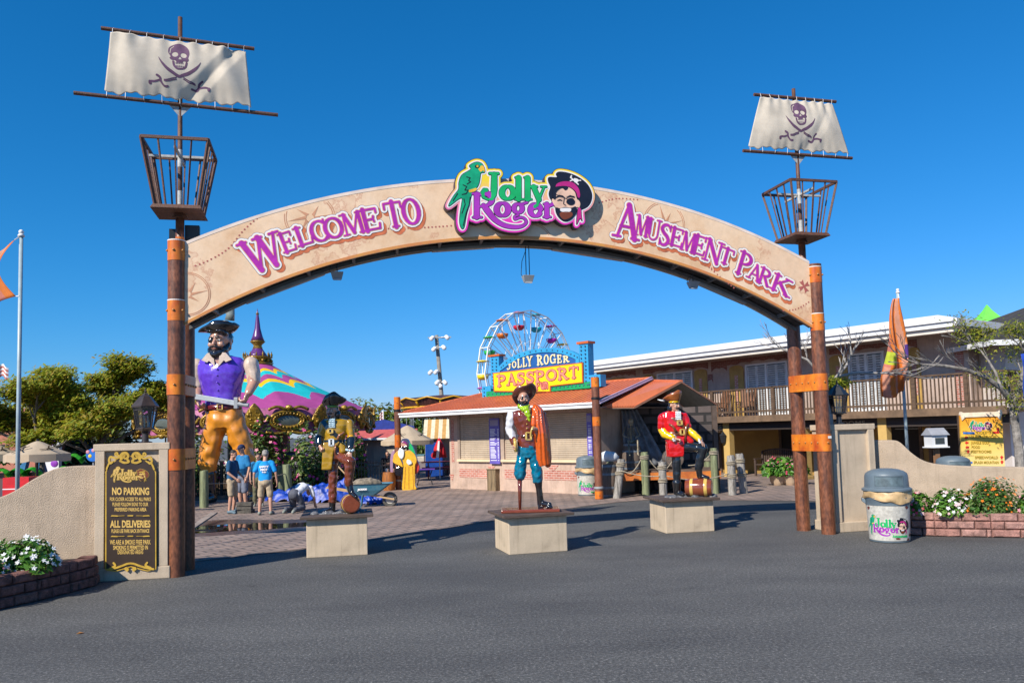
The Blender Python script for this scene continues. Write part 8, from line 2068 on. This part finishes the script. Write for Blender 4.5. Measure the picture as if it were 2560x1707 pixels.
for k,ci in enumerate([0,1,2,3,4,5,0,1,2,3,4,5,2,3,4,5]):
 a=a0+2*PI*k/NG;x,_,z=rp(a,0,FR-.1)
 if z<2.2:continue
 g=MB();g.lathe([(.0,z-1.72),(.3,z-1.70),(.5,z-1.52),(.54,z-1.28),(.48,z-1.28),(.4,z-1.45)],(x,0,0),14,cap=False);o=g.build('gondola',GCOL[ci],fw,smooth=True)
 MB().lathe([(.54,z-.1),(.58,z-.05),(.3,z+.04),(0,z+.06)],(x,0,0),14).build('gondola_canopy',GCOL[ci],fw,smooth=True);MB().tube([(x,0,z-1.6),(x,0,z+.05)],.05,6).build('gondola_post',FWH,o)
POLE=mat('blue grey pole',(0.33,0.42,0.46),0.4,0.1,4);OFL=mat('orange flag cloth',(0.85,0.27,0.05),0.8,0.1,2,trans=.45);PFL=mat('peach flag cloth',(0.80,0.42,0.28),0.8,0.12,2,trans=.45);RFL=mat('rose flag cloth',(0.76,0.28,0.20),0.8,0.1,2,trans=.45);LFL=mat('lime flag cloth',(0.62,0.70,0.06),0.8,trans=.4);VFL=mat('violet flag cloth',(0.10,0.04,0.28),0.8,trans=.4)
def flag(label,x,y,ztop,fn,NU,NV,mi,mats,r=.034):
 r_=thing('flagpole',label,'flag',(x,y,0));mb=MB();mb.lathe([(r,0),(r*.9,ztop)],n=14);mb.build('pole',POLE,r_,smooth=True);mb=MB();mb.lathe([(.05,ztop),(.05,ztop+.03),(.03,ztop+.05)],n=12);mb.ball((0,0,ztop+.08),.04);mb.build('truck',FASC,r_,smooth=True)
 mb=MB();mb.v=[tuple(fn(i/NU,j/NV))for j in range(NV+1)for i in range(NU+1)]
 for j in range(NV):
  for i in range(NU):mb.f.append([j*(NU+1)+i,j*(NU+1)+i+1,(j+1)*(NU+1)+i+1,(j+1)*(NU+1)+i]);mb.m.append(mi((i+.5)/NU,(j+.5)/NV))
 o=mb.build('flag_cloth',mats,r_,smooth=True);o.modifiers.new('s','SOLIDIFY').thickness=.003
 mb=MB();mb.tube([fn(1,1),(0,0,ztop+.02)],.01,5);mb.tube([fn(1,0),(0,-.03,fn(1,0)[2])],.01,5);mb.build('tie',FASC,r_);return r_
FYL=13.0;t=at(53,592,FYL);zb=at(50,748,FYL).z
flag('tall pole with an orange and peach flag at the left picture edge',t.x,FYL,t.z,lambda u,v:(-.06-(1-u)*.85-.30*math.sin(PI*v)*u*(1 if v<.9 else 1),-.05+.13*math.sin(u*7+v*3)*(1-u*.6),zb+(t.z-.12-zb)*v-(1-u)*.32-.05*math.sin(u*5)),28,20,lambda u,v:0 if u>.86 else(2 if v<.3 else 1),[OFL,PFL,RFL])
FYR=20.0;tr=at(2244,733,FYR);zb2=at(2232,985,FYR).z;xr=at(2268,1110,FYR).x
def rf(u,v):
 w_=(.14+.40*(1-v)**.8);x=-.02-(1-u)*w_*(1+.10*math.sin(v*7+1))+.13*u**3*math.sin(PI*v)**2;return(tr.x-xr-.0+x+(xr-tr.x)*(1-v)*.45,-.10+.12*math.sin(u*9+v*4)*(1-v*.7)+.04*math.sin(v*9+u*3),zb2+(tr.z-.15-zb2)*v-.10*math.sin(u*4)*(1-v))
def rmi(u,v):return 4 if(u>.9 and .34<v<.5)else(3 if(.32<v<.44 and u<.55)else(0 if(u+v*.6)%.42<.2 else(2 if v>.3 and u<.4 and v<.62 else 1)))
flag('leaning pole with a limp orange, lime and violet flag behind the right wall',xr,FYR,tr.z,rf,28,40,rmi,[OFL,PFL,RFL,LFL,VFL],.04).children[0].rotation_euler=(0,math.atan2(tr.x-xr,tr.z),0)
r_=bpy.data.objects['flagpole.001'];r_.children[1].location=(tr.x-xr,0,0)
fp=at(1,1200,30)
for i,(px,y0,y1,Y,lb,ms)in enumerate(((-3,915,945,34,'faded red and white flag beyond the trees at the left edge',(RFL,WHITEP)),(958,1030,1052,55,'tiny striped flag above the red-roofed stall',(RFL,WHITEP)))):
 a,b_=at(px,y0,Y),at(px,y1,Y);r_=thing('small_flag',lb,'flag',(a.x,Y,0));MB().tube([(0,0,0),(0,0,a.z+.1)],.04,6).build('pole',WHITEP,r_);mb=MB();w_=25/2000*Y*(1 if i==0 else-.35)
 for k in range(6):z0=b_.z+(a.z-b_.z)*k/6;z1=b_.z+(a.z-b_.z)*(k+1)/6;mb.rings([[(w_*q/6,.06*math.sin(q),z0+.1*math.sin(q*.8)),(w_*q/6,.06*math.sin(q),z1+.1*math.sin(q*.8)),(w_*q/6,.06*math.sin(q)+.02,z1+.1*math.sin(q*.8))]for q in range(7)],mi=k%2)
 mb.build('flag_cloth',list(ms),r_)
t=at(2560,885,15.5);bn=thing('banner','blue banner at the right picture edge','banner',(t.x,15.5,0));mb=MB();zt,zb=t.z,at(2560,1055,15.5).z
mb.add([(-.05+.5*i/10+.02*math.sin(j),.04*math.sin(i),zb+(zt-zb)*j/10+.1*i/10)for j in range(11)for i in range(11)],[(j*11+i,j*11+i+1,j*11+i+12,j*11+i+11)for j in range(10)for i in range(10)]);o=mb.build('banner_cloth',mat('banner blue',(0.01,0.05,0.36),0.7),bn,smooth=True);o.modifiers.new('s','SOLIDIFY').thickness=.004
MB().tube([(.5,.03,0),(.5,.03,zt+.3)],.03,8).build('pole',POLE,bn)
lbz=thing('ride_facade','pink and orange painted ride building behind the left trees','building',(PX(20,30),30,0));MB().box((-1.5,1.5,1.7),(5.0,3,3.4)).build('wall',mat('salmon facade paint',(0.45,0.17,0.10),0.8,0.35,1.2,col2=(0.25,0.09,0.08)),lbz);MB().box((-.8,-.03,1.75),(1.6,.05,.6)).build('dark_panel',BLACKM,lbz);mb=MB();mb.box((1.75,-.1,1.5),(.5,.2,3.0));sg=mb.build('tall_panel',WFR,lbz);mb=MB()
for k in range(5):mb.ball((1.75+.1*math.sin(k*2),-.21,.9+.4*k),(.14,.03,.13),8,6)
mb.build('flower_print',mat('violet print',(0.25,0.03,0.4),0.5),sg)
ra=thing('arm_ride','blue steel ride arms rising behind the tan umbrella','ride',(PX(75,28),28,0));MB().bar((-.3,0,.9),(.05,0,2.4),.2,.2).bar((.5,0,.9),(.05,0,2.4),.2,.2).build('arm',mat('ride blue',(0.03,0.16,0.33),0.4),ra)
FRD=[mat('frond green %d'%i,c,0.4,0.2,5)for i,c in enumerate([(0.02,0.26,0.02),(0.05,0.36,0.03)])]
jr_=thing('jungle_ride','kiddie ride with rows of drooping green plastic banana leaves','ride',(PX(100,22),22,0));zf=at(100,1150,22).z;mb=MB();rnd=random.Random(8)
for row,zz in((0,zf+.05),(1,zf-.28)):
 for k in range(11):
  x0=-1.7+.42*k+.2*row;sgn=rnd.choice((-1,1))
  mb.rings([[V((x0+sgn*.5*q/6,-.2-.1*row-w_*(1 if w_ else 0)*.0,zz+.16*math.sin(PI*q/7)-.18*(q/6)**2-abs(w_)*.35))+V((0,w_,0))for w_ in(-.17,0,.17)]for q in range(7)],False,rnd.randrange(2),close=False)
mb.build('leaf_canopy',FRD,jr_);mb=MB();mb.box((.3,.1,(zf-.3)/2),(4.4,.5,zf-.35));mb.build('ride_base',mat('ride base shade',(0.03,0.06,0.12),0.5,0.5,2,col2=(0.12,0.05,0.02)),jr_);mb=MB()
for k in range(10):mb.ball((-1.6+.42*k,-.2,zf-.38),(.1,.08,.08),8,6)
mb.build('banana_bunch',mat('plastic banana',(0.62,0.36,0.01),0.4),jr_,smooth=True)
t=at(45,1215,17);rc=thing('red_counter','red counter with white cross lines behind the left wall','counter',(t.x,17,0));zt=at(45,1193,17).z;MB().box((-.05,.2,zt/2),(.55,.4,zt)).build('counter_body',mat('counter red',(0.55,0.01,0.015),0.4),rc);mb=MB();mb.box((-.05,-.003,zt-.24),(.55,.006,.02));mb.box((-.0,-.004,zt-.2),(.02,.006,.4));mb.build('white_lines',WHITEP,rc)
t=at(232,1137,17.5);rs=thing('round_sign','small round blue balloon sign beside the no parking pillar','sign',(t.x,17.5,0));mb=MB();mb.lathe([(.14,-.02),(.14,.02)],n=24);mb.v=[(x,z,y+t.z)for x,y,z in mb.v];mb.build('disc',mat('sign blue',(0.01,0.14,0.52),0.4),rs);mb=MB()
for x,z,q in((-.1,.07,0),(.1,.08,1),(.02,.1,0),(-.05,-.02,1)):mb.ball((x,-.022,t.z+z),(.04,.01,.04),10,6,mi=q)
mb.build('balloon_print',[PINKF,flat('balloon yellow',(0.75,0.5,0.02))],rs);MB().tube([(0,.03,0),(0,.03,t.z)],.02,6).build('post',GREYM,rs)
t=at(257,1090,26);gl_=thing('globe_lamp','acorn glass street lamp between the left trees','lamp',(t.x,26,0));MB().lathe([(.05,0),(.05,t.z-.22),(.11,t.z-.2),(.08,t.z-.14)],n=12).build('post',LBLK,gl_);MB().lathe([(.08,t.z-.14),(.13,t.z),(.10,t.z+.12),(.05,t.z+.18),(0,t.z+.24)],n=14).build('globe',mat('milk glass',(0.42,0.44,0.44),0.2),gl_,smooth=True)
BARK=mat('grey bark',(0.155,0.13,0.11),0.9,0.35,9,0.8,30,stretch=(1,1,.35));TWIG=mat('pale twig bark',(0.30,0.28,0.26),0.9,0.2,8)
LOC=[mat('locust leaf %d'%i,c,0.6,0.2,6,trans=.45)for i,c in enumerate([(0.29,0.33,0.018),(0.20,0.27,0.018),(0.36,0.36,0.022),(0.36,0.26,0.022)])]
BRI=[mat('spring leaf %d'%i,c,0.6,0.2,6,trans=.45)for i,c in enumerate([(0.26,0.30,0.015),(0.19,0.25,0.015),(0.33,0.31,0.03)])]
def tree(label,loc,limbs,seed,nleaf,leafm,size=.07,depth=4,spread=.5,leafy=lambda p:True,twig=.007,flatk=.35,group='honey locust trees',kids=(2,3),bark=None):
 rnd=random.Random(seed);r_=thing('locust_tree',label,'tree',loc,0,group);mb=MB();tips=[]
 def grow(p,d,L_,rad,n_):
  pts=[p];q=p
  for k in range(4):d=(d+V((rnd.uniform(-1,1),rnd.uniform(-1,1),rnd.uniform(-.5,.6)))*.17).normalized();q=q+d*L_/4;pts.append(q)
  e=max(rad*.55,twig);mb.tube(pts,[rad+(e-rad)*k/4 for k in range(5)],6 if rad>.02 else 4)
  if n_<=2:tips.extend([(x,d)for x in pts[2:]])
  if n_==0:return
  for _ in range(rnd.randint(*kids)):grow(pts[rnd.choice((3,4,4))],(d+V((rnd.uniform(-1,1),rnd.uniform(-1,1),rnd.uniform(-.35,.5)))*spread*1.5).normalized(),L_*rnd.uniform(.62,.85),e,n_-1)
 for pts,r0,r1 in limbs:
  P=[V(p)for p in pts];mb.tube(P,[r0+(r1-r0)*k/(len(P)-1)for k in range(len(P))],10)
  for i in range(2,len(P)):
   d=(P[i]-P[i-1]).normalized()
   for _ in range(2 if i<len(P)-1 else 3):grow(P[i],(d+V((rnd.uniform(-1,1),rnd.uniform(-1,1),rnd.uniform(-.2,.8)))*.7).normalized(),rnd.uniform(.5,.8)*spread*2,r1,depth-2)
 mb.build('trunk',bark or BARK,r_);T_=[t for t in tips if leafy(t[0])];lm=MB()
 if T_:
  for _ in range(nleaf):
   p,d=rnd.choice(T_);s_=size*rnd.uniform(.6,1.4);p=p+V((rnd.gauss(0,.26),rnd.gauss(0,.26),rnd.gauss(0,.26*flatk)-.02))*spread*2
   n_=V((rnd.uniform(-1,.5),rnd.uniform(-1.2,.4),.9)).normalized();t=n_.cross(V((rnd.uniform(-1,1),rnd.uniform(-1,1),.2))).normalized();b_=n_.cross(t);a,c=t*s_,b_*s_*.36
   lm.add([p-a,p-c,p+a,p+c],[(0,1,2,3)],rnd.randrange(len(leafm)))
  lm.build('crown',leafm,r_)
 return r_
XA=PX(234,25);tree('honey locust tree behind the bronze lantern',(XA,25,0),[([(0,0,0),(.04,0,.9),(.02,.05,1.7),(.35,0,2.2),(.9,.2,2.7),(1.2,.2,3.0)],.11,.04),([(.02,.05,1.6),(-.3,0,2.0),(-.7,.2,2.4),(-1.0,0,2.8)],.07,.035),([(.02,.05,1.7),(.6,.3,2.1),(1.1,.4,2.4),(1.45,.5,2.6)],.07,.03),([(.02,0,1.7),(.1,.3,2.4),(.3,.3,2.9),(.5,.2,3.4)],.06,.03),([(.02,0,1.6),(-.4,-.3,1.9),(-.9,-.3,2.1),(-1.4,-.2,2.3)],.05,.03)],3,42000,LOC,.075,5,.36,lambda q:not(q.x>.6 and q.z<3.05))
XB=PX(105,23);tree('honey locust tree nearer the left picture edge',(XB,23,0),[([(0,0,0),(-.03,0,.9),(.0,0,1.6),(.25,0,2.1),(.6,.1,2.5)],.10,.035),([(0,0,1.5),(-.4,0,1.9),(-.9,.1,2.2),(-1.5,0,2.5)],.07,.03),([(0,0,1.6),(-.2,.1,2.2),(-.3,.1,2.7),(-.2,0,3.0)],.06,.03),([(0,0,1.5),(.3,-.2,1.8),(.7,-.2,2.0),(1.1,-.1,2.3)],.05,.03)],7,32000,LOC,.075,5,.36)
p=at(2545,1170,17.8);c6=crop(2000,700,3.266)
def L6(pts,Y=17.8):return[tuple(at(*c6(x,y),Y+dy)-V((p.x,17.8,0)))for x,y,dy in pts]
tree('pale-barked locust tree with half bare limbs at the right picture edge',(p.x,17.8,0),[([(.02,0,0)]+L6([(1790,1400,0),(1755,1150,0),(1735,1000,0)]),.10,.08),(L6([(1735,1000,0),(1640,880,-.2),(1510,790,-.3),(1350,730,-.4),(1180,700,-.4),(1000,690,-.5),(870,650,-.5)]),.07,.014),(L6([(1740,1000,0),(1790,880,.2),(1820,760,.3),(1850,640,.3),(1820,560,.2)]),.075,.02),(L6([(1640,880,-.2),(1600,760,-.1),(1540,660,0),(1480,580,.1),(1400,520,.1)]),.035,.012)],5,2600,BRI,.042,4,.26,lambda q:q.x>-.95 and q.z>2.15,.005,.6,bark=mat('lichen bark',(0.26,0.235,0.21),0.9,0.35,8,0.6,30))
p=at(2078,1165,17.8)
tree('small bare-twigged locust tree behind the right posts',(p.x,17.8,0),[([(0,0,0)]+L6([(245,1080,0),(240,900,0),(300,790,0),(385,690,0),(420,600,0)]),.07,.02),(L6([(245,880,0),(160,760,.1),(60,650,.1),(-60,600,.2),(-160,560,.2)]),.04,.012),(L6([(300,790,0),(450,760,-.2),(600,760,-.3),(760,760,-.4),(900,780,-.4)]),.04,.012)],12,3800,BRI,.05,4,.24,lambda q:q.z<2.85 and q.z>2.3 and q.x>-.1,.005,.5,bark=TWIG)
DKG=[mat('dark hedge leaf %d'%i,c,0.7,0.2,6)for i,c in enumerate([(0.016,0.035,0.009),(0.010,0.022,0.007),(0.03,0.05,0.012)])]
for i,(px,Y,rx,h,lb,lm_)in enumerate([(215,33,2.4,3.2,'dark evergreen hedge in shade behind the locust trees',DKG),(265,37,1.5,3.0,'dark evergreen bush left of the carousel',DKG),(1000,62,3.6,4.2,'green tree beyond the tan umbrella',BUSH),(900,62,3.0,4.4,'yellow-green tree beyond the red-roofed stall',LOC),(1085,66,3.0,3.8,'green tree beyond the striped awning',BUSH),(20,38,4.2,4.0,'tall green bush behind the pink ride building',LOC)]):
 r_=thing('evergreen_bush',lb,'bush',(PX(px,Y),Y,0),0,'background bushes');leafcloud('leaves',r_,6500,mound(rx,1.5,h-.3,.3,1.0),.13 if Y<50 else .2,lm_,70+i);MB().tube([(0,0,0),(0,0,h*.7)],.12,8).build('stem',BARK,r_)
bpy.data.scenes.remove(TMP)
def split_loose(o,name):
 me=o.data;par=list(range(len(me.vertices)))
 def fd(i):
  while par[i]!=i:par[i]=par[par[i]];i=par[i]
  return i
 for p in me.polygons:
  v=p.vertices;r=fd(v[0])
  for i in v[1:]:par[fd(i)]=r
 gr={}
 for p in me.polygons:gr.setdefault(fd(p.vertices[0]),[]).append(p)
 if len(gr)<2:o.name=name;return
 for fs in gr.values():
  mp={};vs=[];fl=[]
  for p in fs:
   q=[]
   for i in p.vertices:
    if i not in mp:mp[i]=len(vs);vs.append(tuple(me.vertices[i].co))
    q.append(mp[i])
   fl.append(q)
  m=bpy.data.meshes.new(name);m.from_pydata(vs,[],fl)
  for t in me.materials:m.materials.append(t)
  m.polygons.foreach_set('use_smooth',[p.use_smooth for p in fs]);m.update()
  link(bpy.data.objects.new(name,m),o.parent)
 bpy.data.objects.remove(o)
for o in list(bpy.data.objects):
 b=o.name.split('.')[0]
 n={'boots':'boot','sleeve_cuffs':'sleeve_cuff','shirt_sleeves':'shirt_sleeve','rivet':'rivet','compass_print':'compass_print','lacing':'lacing','cuff':'cuff','bag_tie':'tie','arrow_print':'arrow_print','collar':'collar','button':'button','handrail':'handrail','swing_chain':None}.get(b)
 if n and o.type=='MESH' and o.parent and len(o.children)==0:split_loose(o,n)
